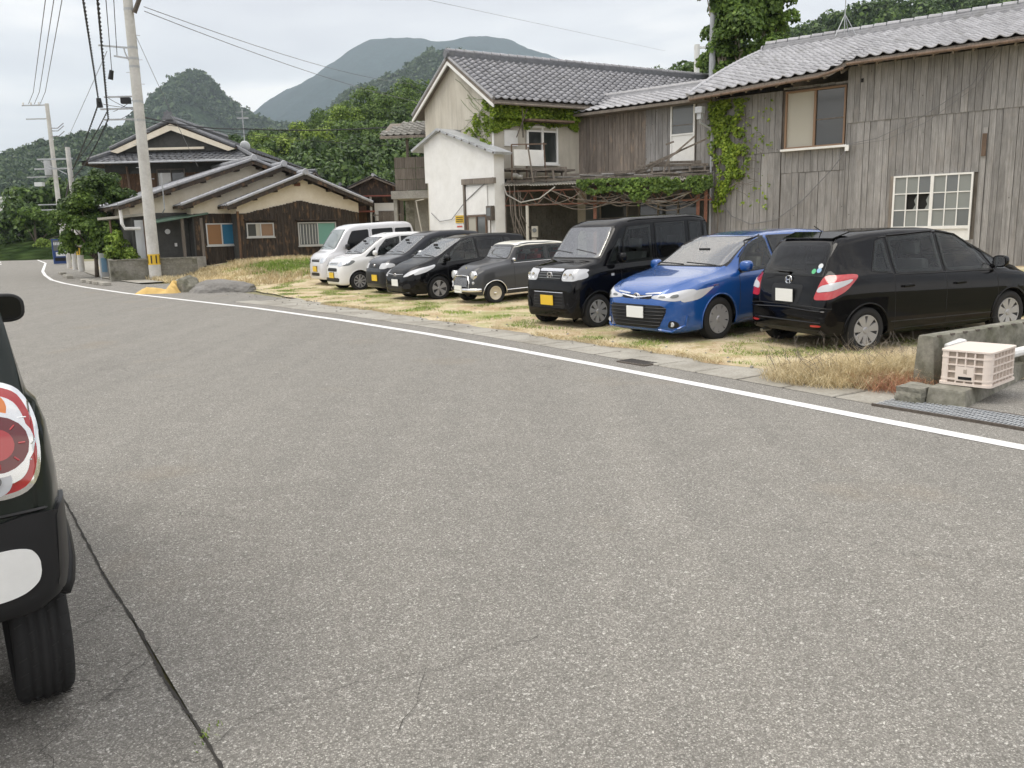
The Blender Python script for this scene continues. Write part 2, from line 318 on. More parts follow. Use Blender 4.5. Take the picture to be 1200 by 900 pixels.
def obj(name, me, material=None, parent=None, loc=None):
    if material is not None and len(me.materials) == 0: me.materials.append(MATS[material] if isinstance(material, str) else material)
    o = bpy.data.objects.new(name, me); col.objects.link(o); o.parent = parent
    if loc is not None: o.location = loc
    return o
def np_mesh(name, V, F, smooth=False):
    """V (n,3), F (m,k)"""
    me = bpy.data.meshes.new(name); V = np.asarray(V, np.float32); F = np.asarray(F, np.int32); k = F.shape[1]
    me.vertices.add(len(V)); me.vertices.foreach_set('co', V.ravel()); me.loops.add(F.size); me.loops.foreach_set('vertex_index', F.ravel())
    me.polygons.add(len(F)); me.polygons.foreach_set('loop_start', np.arange(0, F.size, k, dtype=np.int32))
    me.update(calc_edges=True); me.validate()
    if smooth: me.shade_smooth()
    return me
def tag(o, label=None, cat=None, group=None, kind=None):
    for k, v in (('label', label), ('category', cat), ('group', group), ('kind', kind)):
        if v: o[k] = v
    return o
def empty(name, loc, rz=0., label=None, cat=None, group=None, kind=None, rot=None):
    o = bpy.data.objects.new(name, None); col.objects.link(o); o.location = loc; o.rotation_euler = rot or (0, 0, rz); o.empty_display_size = .2
    return tag(o, label, cat, group, kind)
def copy_tree(o, parent=None):
    c = o.copy(); col.objects.link(c); c.parent = parent
    for ch in list(o.children): copy_tree(ch, c)
    return c
ND = (.809, .588); TD = (-.588, .809)           # across the road / along the road
def ST(s, t, z=0.): return Vector((ND[0]*s + TD[0]*t, ND[1]*s + TD[1]*t, z))
def toST(x, y): return x*ND[0]+y*ND[1], x*TD[0]+y*TD[1]
def sm(x): x = min(1, max(0, x)); return x*x*(3-2*x)
def gz(x, y):
    s, t = toST(x, y)
    if s < 8.3: return 0.
    return .035*max(0, min(s-10.7, 22)) + .5*sm((t-24)/9)*sm((s-8.6)/3.5)*sm((60-t)/15)
def ico(sub, seed, amp=.28, squash=.85):
    bm = bmesh.new(); bmesh.ops.create_icosphere(bm, subdivisions=sub, radius=1)
    for v in bm.verts: v.co *= 1+amp*noise.noise(v.co*1.6+Vector((seed*7, 0, 0)))+amp*.6*noise.noise(v.co*4+Vector((seed*3, 0, 0))); v.co.z *= squash
    V = np.array([v.co[:] for v in bm.verts]); F = np.array([[v.index for v in f.verts] for f in bm.faces]); bm.free(); return V, F
def join_crowns(name, items, variants, material):
    """items (x,y,z,sx,sz,rot,var); low crowns as one mass"""
    Vs, Fs, off = [], [], 0
    for (x, y, z, sx, sz_, rot, v) in items:
        V, F = variants[v]; c, s = math.cos(rot), math.sin(rot); W = np.stack([(V[:,0]*c-V[:,1]*s)*sx+x, (V[:,0]*s+V[:,1]*c)*sx+y, V[:,2]*sz_+z], 1)
        Vs.append(W); Fs.append(F+off); off += len(V)
    return obj(name, np_mesh(name, np.concatenate(Vs), np.concatenate(Fs)), material)
def lot_edge_(t): return 7.80+.28*noise.noise(Vector((t*.7, 8, 3)))+.12*noise.noise(Vector((t*3, 8, 3))) + .25*sm((t-9)/6) + .5*sm((t-18)/6)
# ------------------------------------------------------------------ ground, road, lot
def grid_sheet(name, xs, ys, fn, material, parent=None, smooth=True):
    nx, ny = len(xs), len(ys); V = [fn(x, y) for x in xs for y in ys]
    I = np.arange(nx*ny).reshape(nx, ny); F = np.stack([I[:-1,:-1], I[1:,:-1], I[1:,1:], I[:-1,1:]], -1).reshape(-1, 4)
    return obj(name, np_mesh(name, V, F, smooth), material, parent)
LINE = [(-30,6.2),(-12,6.3),(2.5,6.3),(3.8,6.37),(5.3,6.48),(7.3,6.6),(9.3,6.7),(11.7,6.76),(14.8,6.72),(19,6.5),(23,6.07),(27.7,5.56),(32.8,5.25),(37,5.15),(41,5.24),(47,5.75),(54,6.5),(60,7.3),(75,9.3),(89,10.45),(103,12.0),(116,14.2),(140,17),(200,8)]
def line_s(t): return float(np.interp(t, [a for a, _ in LINE], [b for _, b in LINE]))
def strip(name, s0, s1, t0, t1, n, z, material, parent=None, k=2):
    ts = np.linspace(t0, t1, n)
    return grid_sheet(name, list(ts), list(np.linspace(0, 1, k)), lambda t, a: ST(s0(t)*(1-a)+s1(t)*a, t, z), material, parent)
def wob(t, a=.02, f=2.): return a*noise.noise(Vector((t*f, 3.3, 0)))
seam_s = lambda t: .60 + .03*min(max(t-3, 0), 4)/2 + wob(t, .03, 1.3)
tag(grid_sheet('ground', [-6000,-3000,-1500,-600,-200,-60,0,60,200,600,1500,3000,6000], [-900,-100,-20,0,40,150,500,1500,3900,7000], lambda x, y: (x, y, -.03), 'earth'), kind='structure')
def road_left(t): return seam_s(t)+.004 if t < 40 else max(seam_s(40), 0)*(1-min(1,(t-40)/30)) + (line_s(t)-6.0)*min(1,(t-40)/30)
tag(strip('road', road_left, lambda t: line_s(t)+.50 if t < 17 else max(line_s(t)+.5, 8.15 if t < 33 else line_s(t)+1.9), -12, 200, 260, 0., 'asphalt', k=6), kind='structure')
tag(strip('old_road_edge', lambda t: -14, lambda t: seam_s(t)-.004, -12, 60, 120, -.001, 'asphalt_old', k=6), kind='structure')
def jag(t): return .012*noise.noise(Vector((t*9, 1, 2)))+.010*noise.noise(Vector((t*31, 5, 2)))
tag(strip('road_seam_crack', lambda t: seam_s(t)-.006+jag(t)*.6, lambda t: seam_s(t)+.004+jag(t+9)*.6, -3, 32, 1400, .004, 'crack_black'), kind='structure')
# white edge line with slightly worn edges
tag(strip('road_line', lambda t: line_s(t)-.075+.3*jag(t), lambda t: line_s(t)+.075+.3*jag(t+5), -12, 200, 900, .004, 'white_paint'), kind='structure')
dl = MB()
for t in (48, 55, 62, 69, 76, 84, 92, 102, 112):
    a = [ST(line_s(t)-3.1, t, .004), ST(line_s(t)-2.98, t, .004), ST(line_s(t+3)-2.98, t+3, .004), ST(line_s(t+3)-3.1, t+3, .004)]; dl.add(a, [(0,1,2,3)])
tag(dl.build('centre_line_marks', 'white_paint'), kind='structure')
# thin wandering cracks in the asphalt as real grooves of dark filler
def crack(path, w=.0018):
    V = []; pts = []
    for (a, b) in zip(path[:-1], path[1:]):
        n = max(3, int(math.dist(a, b)/.05))
        for i in range(n):
            f = i/n; x = a[0]*(1-f)+b[0]*f; y = a[1]*(1-f)+b[1]*f
            q = noise.noise_vector(Vector((x*3.1, y*3.1, 0)))*.10 + noise.noise_vector(Vector((x*13, y*13, 5)))*.025; pts.append((x+q.x, y+q.y))
    for i, p in enumerate(pts):
        a = pts[max(i-1, 0)]; b = pts[min(i+1, len(pts)-1)]; dx, dy = b[0]-a[0], b[1]-a[1]; L = math.hypot(dx, dy) or 1
        ww = w*(.35+.9*abs(noise.noise(Vector((p[0]*6, p[1]*6, 9)))))
        V += [(p[0]-dy/L*ww, p[1]+dx/L*ww, .005), (p[0]+dy/L*ww, p[1]-dx/L*ww, .005)]
    return V, len(pts)
ck = MB()
for path in ([(-1.02,2.42),(-.55,2.75),(-.2,2.85),(.1,3.1)], [(-.3,2.85),(-.35,2.6),(-.4,2.45)], 
             [(-2.2,3.4),(-1.9,3.35),(-1.75,3.5)], [(-1.9,2.95),(-1.6,3.0),(-1.45,3.1)], [(-1.75,2.6),(-1.5,2.75),(-1.3,2.72)], [(-1.45,3.1),(-1.4,2.8),(-1.5,2.4),(-1.3,2.1)], [(-3.0,4.4),(-2.7,4.3),(-2.5,4.45)], [(-2.5,3.9),(-2.3,3.95),(-2.1,3.9)],
             [(-4,14),(-2.5,12.5),(-1.2,12.2)],[(-9,19.5),(-7,19),(-5.2,18.2)]):
    V, n = crack(path); ck.add(V, [(2*i, 2*i+1, 2*i+3, 2*i+2) for i in range(n-1)])
tag(ck.build('road_cracks', 'crack_black', fixn=False), kind='structure')
# gutter of concrete slabs between the white line and the lot
def slab_mesh(i):
    b = MB(); r = random.Random(i); M = None
    b.box(-.243, .243, -.293, .293, -.08, .0); o = b; me = bpy.data.meshes.new('slab'); me.from_pydata(b.v, [], b.f)
    bm = bmesh.new(); bm.from_mesh(me); bmesh.ops.bevel(bm, geom=[e for e in bm.edges if all(v.co.z > -.01 for v in e.verts)], offset=.012, segments=1, affect='EDGES'); bm.to_mesh(me); bm.free(); return me
gutter = tag(empty('gutter', ST(7.1, 3.0)), kind='structure'); slab_me = slab_mesh(1)
tag(strip('gutter_joint_bed', lambda t: line_s(t)+.495, lambda t: line_s(t)+1.0, 3.75, 21.3, 60, .0015, 'crack_black'), kind='structure')
t = 4.06; gi = 0
while t < 21:
    s = line_s(t)+.50+.245; o = obj('slab', slab_me, 'concrete_slab', gutter); o.location = Vector(ST(s, t, .010+random.uniform(-.004, .006))) - gutter.location
    d0 = ST(line_s(t+.3), t+.3) - ST(line_s(t-.3), t-.3); o.rotation_euler = (random.uniform(-.006,.006), random.uniform(-.01,.01), math.atan2(d0.y, d0.x)-math.pi/2+random.uniform(-.01,.01)); t += .603
# rough margin between slabs and the lot
b = []
for (s, t) in zip(rng.uniform(7.4, 12, 900), rng.uniform(3.5, 26, 900)):
    if rng.uniform() < math.exp(-abs(s-lot_edge_(t))*1.1): p = ST(s, t); b.append((p.x, p.y, gz(p.x, p.y)+.008, *(2*[rng.uniform(.008,.028)]), rng.uniform(0,6), int(rng.integers(0,3))))
tag(join_crowns('gravel_stones', b, [ico(1, 40+i, .35) for i in range(3)], 'cobble'), kind='stuff')
tag(strip('road_margin', lambda t: line_s(t)+.50+.49 if t < 17 else line_s(t)+1.0, lambda t: 8.35+.25*noise.noise(Vector((t*.8, 0, 3))) , -6, 21, 160, .002, 'concrete_slab', k=3), kind='structure')
# manhole lid in the gutter
mh = empty('manhole_cover', ST(*toST(1.53, 9.9), .018), R(36), 'small dark iron cover set in the concrete gutter below the blue car', 'manhole cover')
MB().box(-.13,.13,-.24,.24,-.02,.0).build('lid', 'iron', mh, bevel=.006)
b = MB()
for i in range(9): b.box(-.11,.11,-.21+i*.05,-.195+i*.05,0,.004)
b.build('tread_bars', 'plastic_black', mh)
# the lot: one sloping sheet of dry earth
def lot_edge(t): return 7.80+.28*noise.noise(Vector((t*.7, 8, 3)))+.12*noise.noise(Vector((t*3, 8, 3))) + .3*sm((7-t)/3)*0 + .25*sm((t-9)/6) + .5*sm((t-18)/6)
ss = np.concatenate([np.linspace(0, 1, 40)**1.4])
def lot_pt(t, a):
    s = lot_edge(t)*(1-a)+40*a; p = ST(s, t); z = gz(p.x, p.y) + .012*min(1, a*30) + .02*noise.noise(Vector((p.x*1.2, p.y*1.2, 0)))*min(1, a*20)
    return (p.x, p.y, z+.004)
tag(grid_sheet('parking_lot_ground', list(np.linspace(3.6, 60, 190)), list(ss), lot_pt, 'dirt'), kind='structure')

# ------------------------------------------------------------------ grass and weeds (numpy blades)
def blades(name, pts, h, w, material, lean=.5, curl=.3):
    n = len(pts); P = np.asarray(pts, float); a = rng.uniform(0, 2*np.pi, n); H = h*rng.uniform(.45, 1.25, n); L = lean*rng.normal(0, 1, (n, 2))*H[:,None]
    dx = np.cos(a)*w/2; dy = np.sin(a)*w/2; V = np.zeros((n, 5, 3))
    V[:,0] = P + np.stack([-dx, -dy, 0*dx], 1); V[:,1] = P + np.stack([dx, dy, 0*dx], 1)
    mid = P + np.stack([L[:,0]*.4, L[:,1]*.4, H*.6], 1); V[:,2] = mid + np.stack([dx*.7, dy*.7, 0*dx], 1); V[:,3] = mid - np.stack([dx*.7, dy*.7, 0*dx], 1)
    V[:,4] = P + np.stack([L[:,0], L[:,1], H*(1-curl*rng.uniform(0, 1, n))], 1)
    i = np.arange(n)[:,None]*5; F = np.concatenate([i+[[0,1,2]], i+[[0,2,3]], i+[[3,2,4]]], 0)
    return obj(name, np_mesh(name, V.reshape(-1, 3), F), material)
def scatter(n, s0, s1, t0, t1, dens=None):
    out = []
    while len(out) < n:
        s = rng.uniform(s0, s1, n); t = rng.uniform(t0, t1, n)
        for a, b in zip(s, t):
            p = ST(a, b)
            if dens is None or rng.uniform() < dens(a, b, p): out.append((p.x, p.y, gz(p.x, p.y)+.01))
            if len(out) >= n: break
    return out
def lotmask(s, t): return 1. if s > lot_edge(t)+.05 else 0.
nz = lambda p, f, o=0.: noise.noise(Vector((p.x*f+o, p.y*f, o)))
tag(blades('dry_grass', scatter(60000, 7.7, 18, 4, 34, lambda s, t, p: lotmask(s, t)*(.5+nz(p, .9))), .03, .006, 'straw', 1.2), kind='stuff')
tag(blades('green_grass', scatter(42000, 7.8, 16, 4.5, 34, lambda s, t, p: lotmask(s, t)*max(0, nz(p, 1.3, 31)-.05)*3*(1 if s < 11 else .4)), .04, .009, 'grass_green', .8), kind='stuff')
tag(blades('green_weeds', scatter(9000, 10.3, 14.5, 27.5, 34.5, lambda s, t, p: max(0, 1-abs(s-12.4)/2.0)*max(0, 1-abs(t-31.0)/3.2)*(1 if nz(p, .9, 3) > -.25 else .2)), .16, .025, 'grass_green', .5), kind='stuff')
tag(blades('tall_dry_weeds', scatter(14000, 8.0, 14.5, 27.0, 36.5, lambda s, t, p: 1 if nz(p, .8, 12) > -.1 and not (abs(s-12.4) < 1.4 and abs(t-31) < 2) else .12), .2, .022, 'straw', .45), kind='stuff')
def tuftmask(s, t, p): return max(0, 1-((p.x-3.75)/1.15)**2-((p.y-8.55)/.75)**2)
tag(blades('dry_weed_clump', scatter(17000, 7.1, 9.6, 3.2, 6.6, tuftmask), .19, .0045, 'straw', 1.0, .7), kind='stuff')
tag(blades('reddish_weed_clump', scatter(1500, 7.2, 8.6, 3.4, 4.9, lambda s, t, p: max(0, 1-((p.x-3.85)/.5)**2-((p.y-7.95)/.4)**2)), .20, .005, 'straw_red', .9, .6), kind='stuff')
tag(blades('tall_weed_tuft', scatter(7000, 7.3, 9.2, 3.2, 5.6, lambda s, t, p: max(0, 1-((p.x-3.85)/.75)**2-((p.y-8.35)/.45)**2)), .30, .0045, 'straw', .8, .6), kind='stuff')
# wiry dead stems standing in the clump
b = MB()
for i in range(150):
    a = rng.uniform(0, 6.28); r_ = rng.uniform(0, 1)**.5; x = 3.9+1.1*r_*math.cos(a); y = 8.75+.55*r_*math.sin(a); z = gz(x, y); pts = [(x, y, z)]; d = Vector((rng.normal()*.5, rng.normal()*.5, 1)).normalized()
    for k in range(4):
        d = (d+Vector((rng.normal()*.35, rng.normal()*.35, -.06))).normalized(); q = Vector(pts[-1])+d*.1; pts.append(tuple(q))
        if k > 0: e = (d+Vector((rng.normal()*.8, rng.normal()*.8, 0))).normalized()*.09; b.tube([q, q+e], .0015, 3, False)
    b.tube(pts, [.003,.0027,.0024,.002,.001], 3, False)
tag(b.build('dead_stems', 'timber', fixn=False), kind='stuff')
tag(blades('dry_grass_fringe', scatter(5000, 7.6, 8.2, 4.5, 20, lambda s, t, p: 1 if abs(s-lot_edge(t)-.05) < .12 and nz(p, 1.1, 4) > -.1 else 0), .05, .007, 'straw', 1.1), kind='stuff')
b = blades('seam_weed', [(-1.03+rng.normal()*.02, 2.47+rng.normal()*.03, .004) for i in range(26)], .02, .005, 'leaf_bright', .6); tag(b, kind='stuff')

# ------------------------------------------------------------------ mountains and wooded hills
def ridge(name, prof, y0, depth_front, depth_back, material, zb=-6, rough=1., nx=150, ny=60, seed=0, fall=1.25, f=1.):
    px = [p[0] for p in prof]; pz = [p[1] for p in prof]
    def fn(x, v):
        if v <= 1: y = y0-depth_front*(1-v); k = v**fall
        else: y = y0+depth_back*(v-1); k = 1-(v-1)**1.3
        H = float(np.interp(x*(y0/ max(y, 50)) if False else x, px, pz))
        q = Vector((x*.004*f, y*.004*f, seed)); nn = noise.fractal(q, 1., 2.1, 6)
        rid = 1-abs(noise.noise(Vector((x*.006*f, y*.0018*f, seed+5))))*2
        edge = sm((k)*1.0)*1.
        z = zb+(H-zb)*k + (nn*.10*H*(1-k*.75) + rid*.10*H*k*(1-k))*rough + nn*rough*H*.018
        return (x, y, z)
    return fn, grid_sheet(name, list(np.linspace(px[0], px[-1], nx)), list(np.linspace(0, 2, ny)), fn, material)
def resamp(prof, n=60):
    x = np.array([p[0] for p in prof]); z = np.array([p[1] for p in prof]); X = np.linspace(x[0], x[-1], n); Z = np.interp(X, x, z); Z = np.convolve(np.pad(Z, 2, 'edge'), [.1,.2,.4,.2,.1], 'valid'); return list(zip(X, Z))
farp = [(-1600,60),(-1100,120),(-850,280),(-736,385),(-640,440),(-536,500),(-460,545),(-400,572),(-330,582),(-278,583),(-180,570),(-60,572),(25,557),(110,525),(180,500),(252,474),(400,430),(609,330),(900,250),(1600,150)]
farp = [(x*1.6, (z-1.6)*1.6+1.6) for x, z in farp]
_, mtn = ridge('far_mountain', resamp(farp, 120), 4160, 2300, 900, 'hill_far', seed=3, nx=340, ny=140, rough=.9, f=.75); tag(mtn, kind='structure')
midp = [(-900,60),(-640,100),(-590,130),(-545,165),(-522,196),(-505,226),(-479,240),(-462,243),(-447,240),(-436,222),(-422,205),(-400,186),(-375,175),(-345,160),(-300,170),(-262,196),(-225,212),(-193,218),(-150,232),(-117,262),(-80,262),(-40,252),(60,215),(200,180),(420,120),(800,60)]
midf, mm = ridge('craggy_hill', resamp(midp, 200), 1300, 520, 300, 'hill_craggy', seed=11, nx=300, ny=90, rough=1.0, f=1.7); tag(mm, kind='structure')
leftp = [(-760,55),(-560,64),(-470,66),(-413,66),(-395,72),(-370,78),(-341,86),(-324,86),(-306,90),(-280,88),(-230,74),(-150,60),(0,40)]
leftf, lm_ = ridge('wooded_hill', resamp(leftp, 60), 700, 330, 200, 'hill_mid', seed=17, nx=160, ny=60, rough=.55, f=2.5); tag(lm_, kind='structure')
nearp = [(-120,0),(-80,1),(-64,5),(-54,15),(-50,18),(-44,18.5),(-36,18),(-30,20.5),(-24,24),(-16,25),(-8,23),(5,18),(40,14),(120,8)]
nearf, nm_ = ridge('hillside', resamp(nearp, 60), 165, 90, 60, 'hill_near', zb=-1, seed=23, nx=90, ny=50, rough=.25, f=8, fall=1.0); tag(nm_, kind='structure')
rightp = [(-20,20),(20,32),(45,40),(58,42),(72,47),(86,51),(100,57),(125,60),(200,66),(320,60)]
rightf, rm_ = ridge('far_hillside', resamp(rightp, 60), 250, 110, 80, 'hill_near', zb=-1, seed=29, nx=90, ny=50, rough=.2, f=6, fall=1.0); tag(rm_, kind='structure')

def crown_variant(n_leaf, seed, leaf=.16, lumps=9):
    """lumpy crown of unit radius made of small leaf clump quads"""
    r = np.random.default_rng(seed); C = r.normal(0, 1, (lumps, 3)); C /= np.linalg.norm(C, axis=1)[:,None]; C *= r.uniform(.3, .68, (lumps, 1)); C[:,2] = C[:,2]*.8+.1
    rad = r.uniform(.3, .52, lumps); k = r.integers(0, lumps, n_leaf); d = r.normal(0, 1, (n_leaf, 3)); d /= np.linalg.norm(d, axis=1)[:,None]; d[:,2] = np.where(d[:,2] < -.35, -d[:,2], d[:,2])
    P = C[k] + d*rad[k][:,None]*r.uniform(.78, 1.08, (n_leaf, 1)); nrm = d + r.normal(0, .45, (n_leaf, 3)); nrm /= np.linalg.norm(nrm, axis=1)[:,None]
    a = np.cross(nrm, r.normal(0, 1, (n_leaf, 3))); a /= np.linalg.norm(a, axis=1)[:,None]; b_ = np.cross(nrm, a); s = leaf*r.uniform(.5, 1.2, (n_leaf, 1))
    V = np.stack([P-a*s-b_*s*.5, P+a*s*.2-b_*s*.8, P+a*s+b_*s*.3, P-a*s*.1+b_*s*.9], 1); return V
def leafvar(n, seed, leaf):
    V = crown_variant(n, seed, leaf); return V.reshape(-1, 3), np.arange(n*4).reshape(n, 4)
low = [ico(2, i) for i in range(5)]
def on_ridge(fn, n, x0, x1, v0, v1, size, keep=None, nv=5):
    out = []
    for i in range(n):
        x = rng.uniform(x0, x1); v = rng.uniform(v0, v1); p = fn(x, v); s = size*rng.uniform(.6, 1.35)
        if keep and not keep(p): continue
        out.append((p[0], p[1], p[2]+s*.35, s, s*rng.uniform(.8, 1.2), rng.uniform(0, 6.28), int(rng.integers(0, nv))))
    return out
tag(join_crowns('wood_on_left_hill', on_ridge(leftf, 5200, -560, -60, .25, 1.08, 5.0), [leafvar(44, 90+i, .26) for i in range(5)], 'leaf_bluish'), kind='stuff')
lowc = [ico(1, i+9, .35) for i in range(5)]
tag(join_crowns('wood_on_craggy_hill', on_ridge(midf, 11000, -700, 150, .3, 1.05, 7.5, lambda p: noise.noise(Vector((p[0]*.012, p[1]*.012, 4)))+.25*noise.noise(Vector((p[0]*.05, p[1]*.05, 4))) < .33), [leafvar(30, 110+i, .32) for i in range(5)], 'leaf_bluish'), kind='stuff')
leafy = [leafvar(1100, 50+i, .072) for i in range(5)]
tag(join_crowns('wood_on_hillside', on_ridge(nearf, 430, -56, 34, .18, 1.1, 3.3), leafy, 'leaf_dark'), kind='stuff')
tag(join_crowns('wood_on_right_hill', on_ridge(rightf, 520, 25, 190, .62, 1.1, 4.6, nv=4), [leafvar(520, 70+i, .10) for i in range(4)], 'leaf_dark'), kind='stuff')

# ------------------------------------------------------------------ trees
def tree(name, loc, crowns, trunk_h, r0, leafm, label, group=None, nleaf=2500, leaf=.11, barkm='bark', limbs=True, seed=1, share=None):
    """crowns: list of (dx,dy,dz,rx,rz)"""
    t_ = empty(name, loc, 0, label, 'tree', group); r = random.Random(seed)
    b = MB(); b.tube([(0,0,-.1), (r.uniform(-.1,.1), r.uniform(-.1,.1), trunk_h*.5), (r.uniform(-.2,.2), r.uniform(-.2,.2), trunk_h)], [r0, r0*.8, r0*.5], 8)
    if limbs:
        for (dx, dy, dz, rx, rz) in crowns: b.tube([(0,0,trunk_h*.45), (dx*.5, dy*.5, (trunk_h*.5+dz)*.5+.1), (dx, dy, dz)], [r0*.5, r0*.3, r0*.1], 5)
    b.build('trunk', barkm, t_, smooth=True)
    tot = sum(c[3]**2 for c in crowns); Vs = []
    for i, (dx, dy, dz, rx, rz) in enumerate(crowns):
        V = crown_variant(int(nleaf*rx*rx/tot), seed*31+i, leaf/rx, 7); V = V*np.array([rx, rx, rz])+np.array([dx, dy, dz]); Vs.append(V.reshape(-1, 3))
    V = np.concatenate(Vs); obj('crown', np_mesh('crown', V, np.arange(len(V)).reshape(-1, 4)), leafm, t_); return t_
# garden shrubs and trees beside the road on the left
tree('garden_tree', (-18.6, 38.6, .1), [(0,0,3.6,1.35,1.0),(-.9,.2,2.9,1.1,.9),(.9,-.2,3.2,1.0,.8),(.2,.1,4.3,.8,.6),(1.3,.3,2.5,.8,.7),(0,0,2.0,1.1,.9),(1.2,0,1.4,.8,.9),(-.6,.5,1.2,.9,.9)], 2.6, .12, 'leaf_dark', 'dark green garden tree with the highest crown beside the brown boarded two-storey house', 'garden trees by the block wall', 11000, .085, seed=3)
tree('garden_tree', (-18.7, 37.9, .1), [(0,0,2.1,1.0,.95),(-1.1,.2,2.4,.9,.8),(.8,-.1,1.6,.85,.9),(-.4,0,3.1,.8,.7),(-1.0,0,1.4,.75,.8),(.1,-.1,1.2,.8,.8)], 1.6, .10, 'leaf_mid', 'lighter green garden tree standing in front of the tall dark one', 'garden trees by the block wall', 9000, .075, seed=5)
tree('garden_bush', (-16.6, 35.9, .1), [(0,0,1.0,.65,.7),(.35,0,.7,.5,.6),(-.5,.1,.8,.5,.5),(-.2,.1,1.6,.5,.5)], .6, .05, 'leaf_bright', 'bright green garden bush just behind the mossy block wall beside the carport post', 'garden trees by the block wall', 3600, .055, seed=6)
tree('roadside_tree', (-49.3, 88, 0), [(0,0,3.9,1.6,1.5),(-1.0,0,3.3,1.2,1.2),(1.6,1,3.2,1.5,1.4),(3.4,1,2.6,1.5,1.5)], 3, .2, 'leaf_mid', 'broad olive green tree over the far end of the road', None, 4200, .2, seed=8)
tree('roadside_tree', (-63.6, 100, 0), [(0,0,4.4,1.3,2.0),(.7,0,2.0,1.2,1.6)], 3, .2, 'leaf_dark', 'dark tree cut by the left edge of the photograph beyond the road', None, 2200, .22, seed=9)
tree('roadside_bush', (-61.5, 98, 0), [(0,0,.7,1.0,.8),(1,0,.5,.8,.6)], .4, .1, 'leaf_bright', 'low rounded bush on the left verge of the far road', None, 900, .14, seed=10)
tag(join_crowns('bank_shrubs', [(-47.5+rng.uniform(-1.6,1.8), 88+rng.uniform(-3,3), .4+rng.uniform(0,1.0), .9, .8, i, i % 5) for i in range(26)], leafy, 'leaf_bright'), kind='stuff')
# tall tree behind the barn
tree('tall_tree', (9.4, 35.0, 0), [(-.9,0,9.0,.9,.9),(-1.4,0,11.0,.8,.9),(.6,0,7.3,1.1,.8),(1.5,0,9.3,.9,.9),(0,0,9.2,1.5,1.6),(-1.0,0,10.3,1.2,1.3),(1.3,.2,10.2,1.3,1.5),(-.7,.2,8.0,1.15,1.1),(.9,0,8.2,1.3,1.1),(-.2,0,11.6,1.5,1.4),(1.6,.5,11.6,1.0,1.1),(-1.1,0,12.3,.9,.9),(.2,.2,6.8,1.1,.9)], 8.5, .16, 'leaf_mid', 'tall dense dark green tree rising behind the grey boarded barn', None, 44000, .08, 'bark_pale', seed=12)
for k, (x, y, z, lm, sc_, lab) in enumerate(((15.5,75,0,'leaf_dark',1.,'small dark tree beyond the ridge end of the stucco house'), (12.5,58,0,'leaf_bright',.62,'small yellow-green tree peeking over the wing roof beside the metal pole'), (19.5,72,0,'leaf_dark',1.12,'dark green tree between the metal pole and the tall tree'))):
    tree('distant_tree', (x, y, z), [(0,0,13*sc_,3.0*sc_,3.0*sc_),(-2.4*sc_,0,12*sc_,2.1*sc_,2.2*sc_),(2.3*sc_,0,12.4*sc_,2.0*sc_,2.2*sc_)], 10*sc_, .3, lm, lab, 'trees seen over the wing roof', 4200, .2, seed=20+k)
# individual trees on the hillside between the houses
hill_spots = []
rr = random.Random(5)
hv = []
for v in range(4):
    lf = ('leaf_bamboo','leaf_bright','leaf_mid','leaf_mid')[v]; V = np.concatenate([(crown_variant(1700, 300+v*5+j, .05, 9)*np.array([q[3]]*3)+np.array(q[:3])).reshape(-1, 3) for j, q in enumerate(((0,0,0,1.),(.8,0,-.25,.7),(-.75,.1,-.3,.72)))])
    hv.append((np_mesh('crown', V, np.arange(len(V)).reshape(-1, 4)), lf))
tb = MB().tube([(0,0,0),(.05,0,.5),(0,0,1)], [.05,.04,.02], 6); tm = bpy.data.meshes.new('trunk'); tm.from_pydata(tb.v, [], tb.f)
HT = [(-41,122,2.6,2,'dark tree just right of the television antenna'),(-37,118,3.0,0,'bright green tree low on the hillside, second from the antenna'),(-33,116,2.7,1,'mid green tree left of the bamboo slope'),(-29,120,3.4,0,'large yellow-green crown in the middle of the hillside'),
      (-25,118,3.1,0,'light green rounded crown left of the stucco house'),(-21,120,3.1,2,'dark tree at the foot of the hill above the small huts'),(-17,122,3.2,3,'green tree right against the tiled pent roof'),(-44,132,3.0,0,'bright tree farthest left on the slope above the cream gables'),
      (-38,134,3.2,1,'mid green tree halfway up the slope, left side'),(-32,136,3.4,0,'tall bright crown near the top of the bamboo slope'),(-26,138,3.7,1,'broad green crown below the dark wooded crest'),(-19,140,3.7,2,'dark crown on the crest beside the stucco gable'),
      (-13,138,3.6,2,'dark crown partly hidden by the stucco gable'),(-35,106,2.2,0,'low bright shrub-like tree over the third cream gable'),(-27,104,2.2,1,'small tree behind the tiled hut roofs'),(-22,106,2.2,3,'small green tree above the hut with the red sheet'),(-24,152,4.0,2,'dark tree on the skyline of the crest'),(-31,152,3.7,3,'green tree on the skyline left of the crest'),(-17,154,4.1,2,'highest dark tree of the crest')]
for i, (x, y, s, v, lab) in enumerate(HT):
    z = float(nearf(x, (y-75)/90)[2]) if y < 165 else 15
    t_ = empty('hillside_tree', (x, y, z-.3), rr.uniform(0, 6), lab+' on the near hillside', 'tree', 'trees on the hillside between the houses')
    o = obj('trunk', tm, 'bark', t_); o.scale = (s*.9, s*.9, s*1.1); o = obj('crown', hv[v][0], hv[v][1], t_); o.location = (0,0,s*1.05); o.scale = (s,)*3

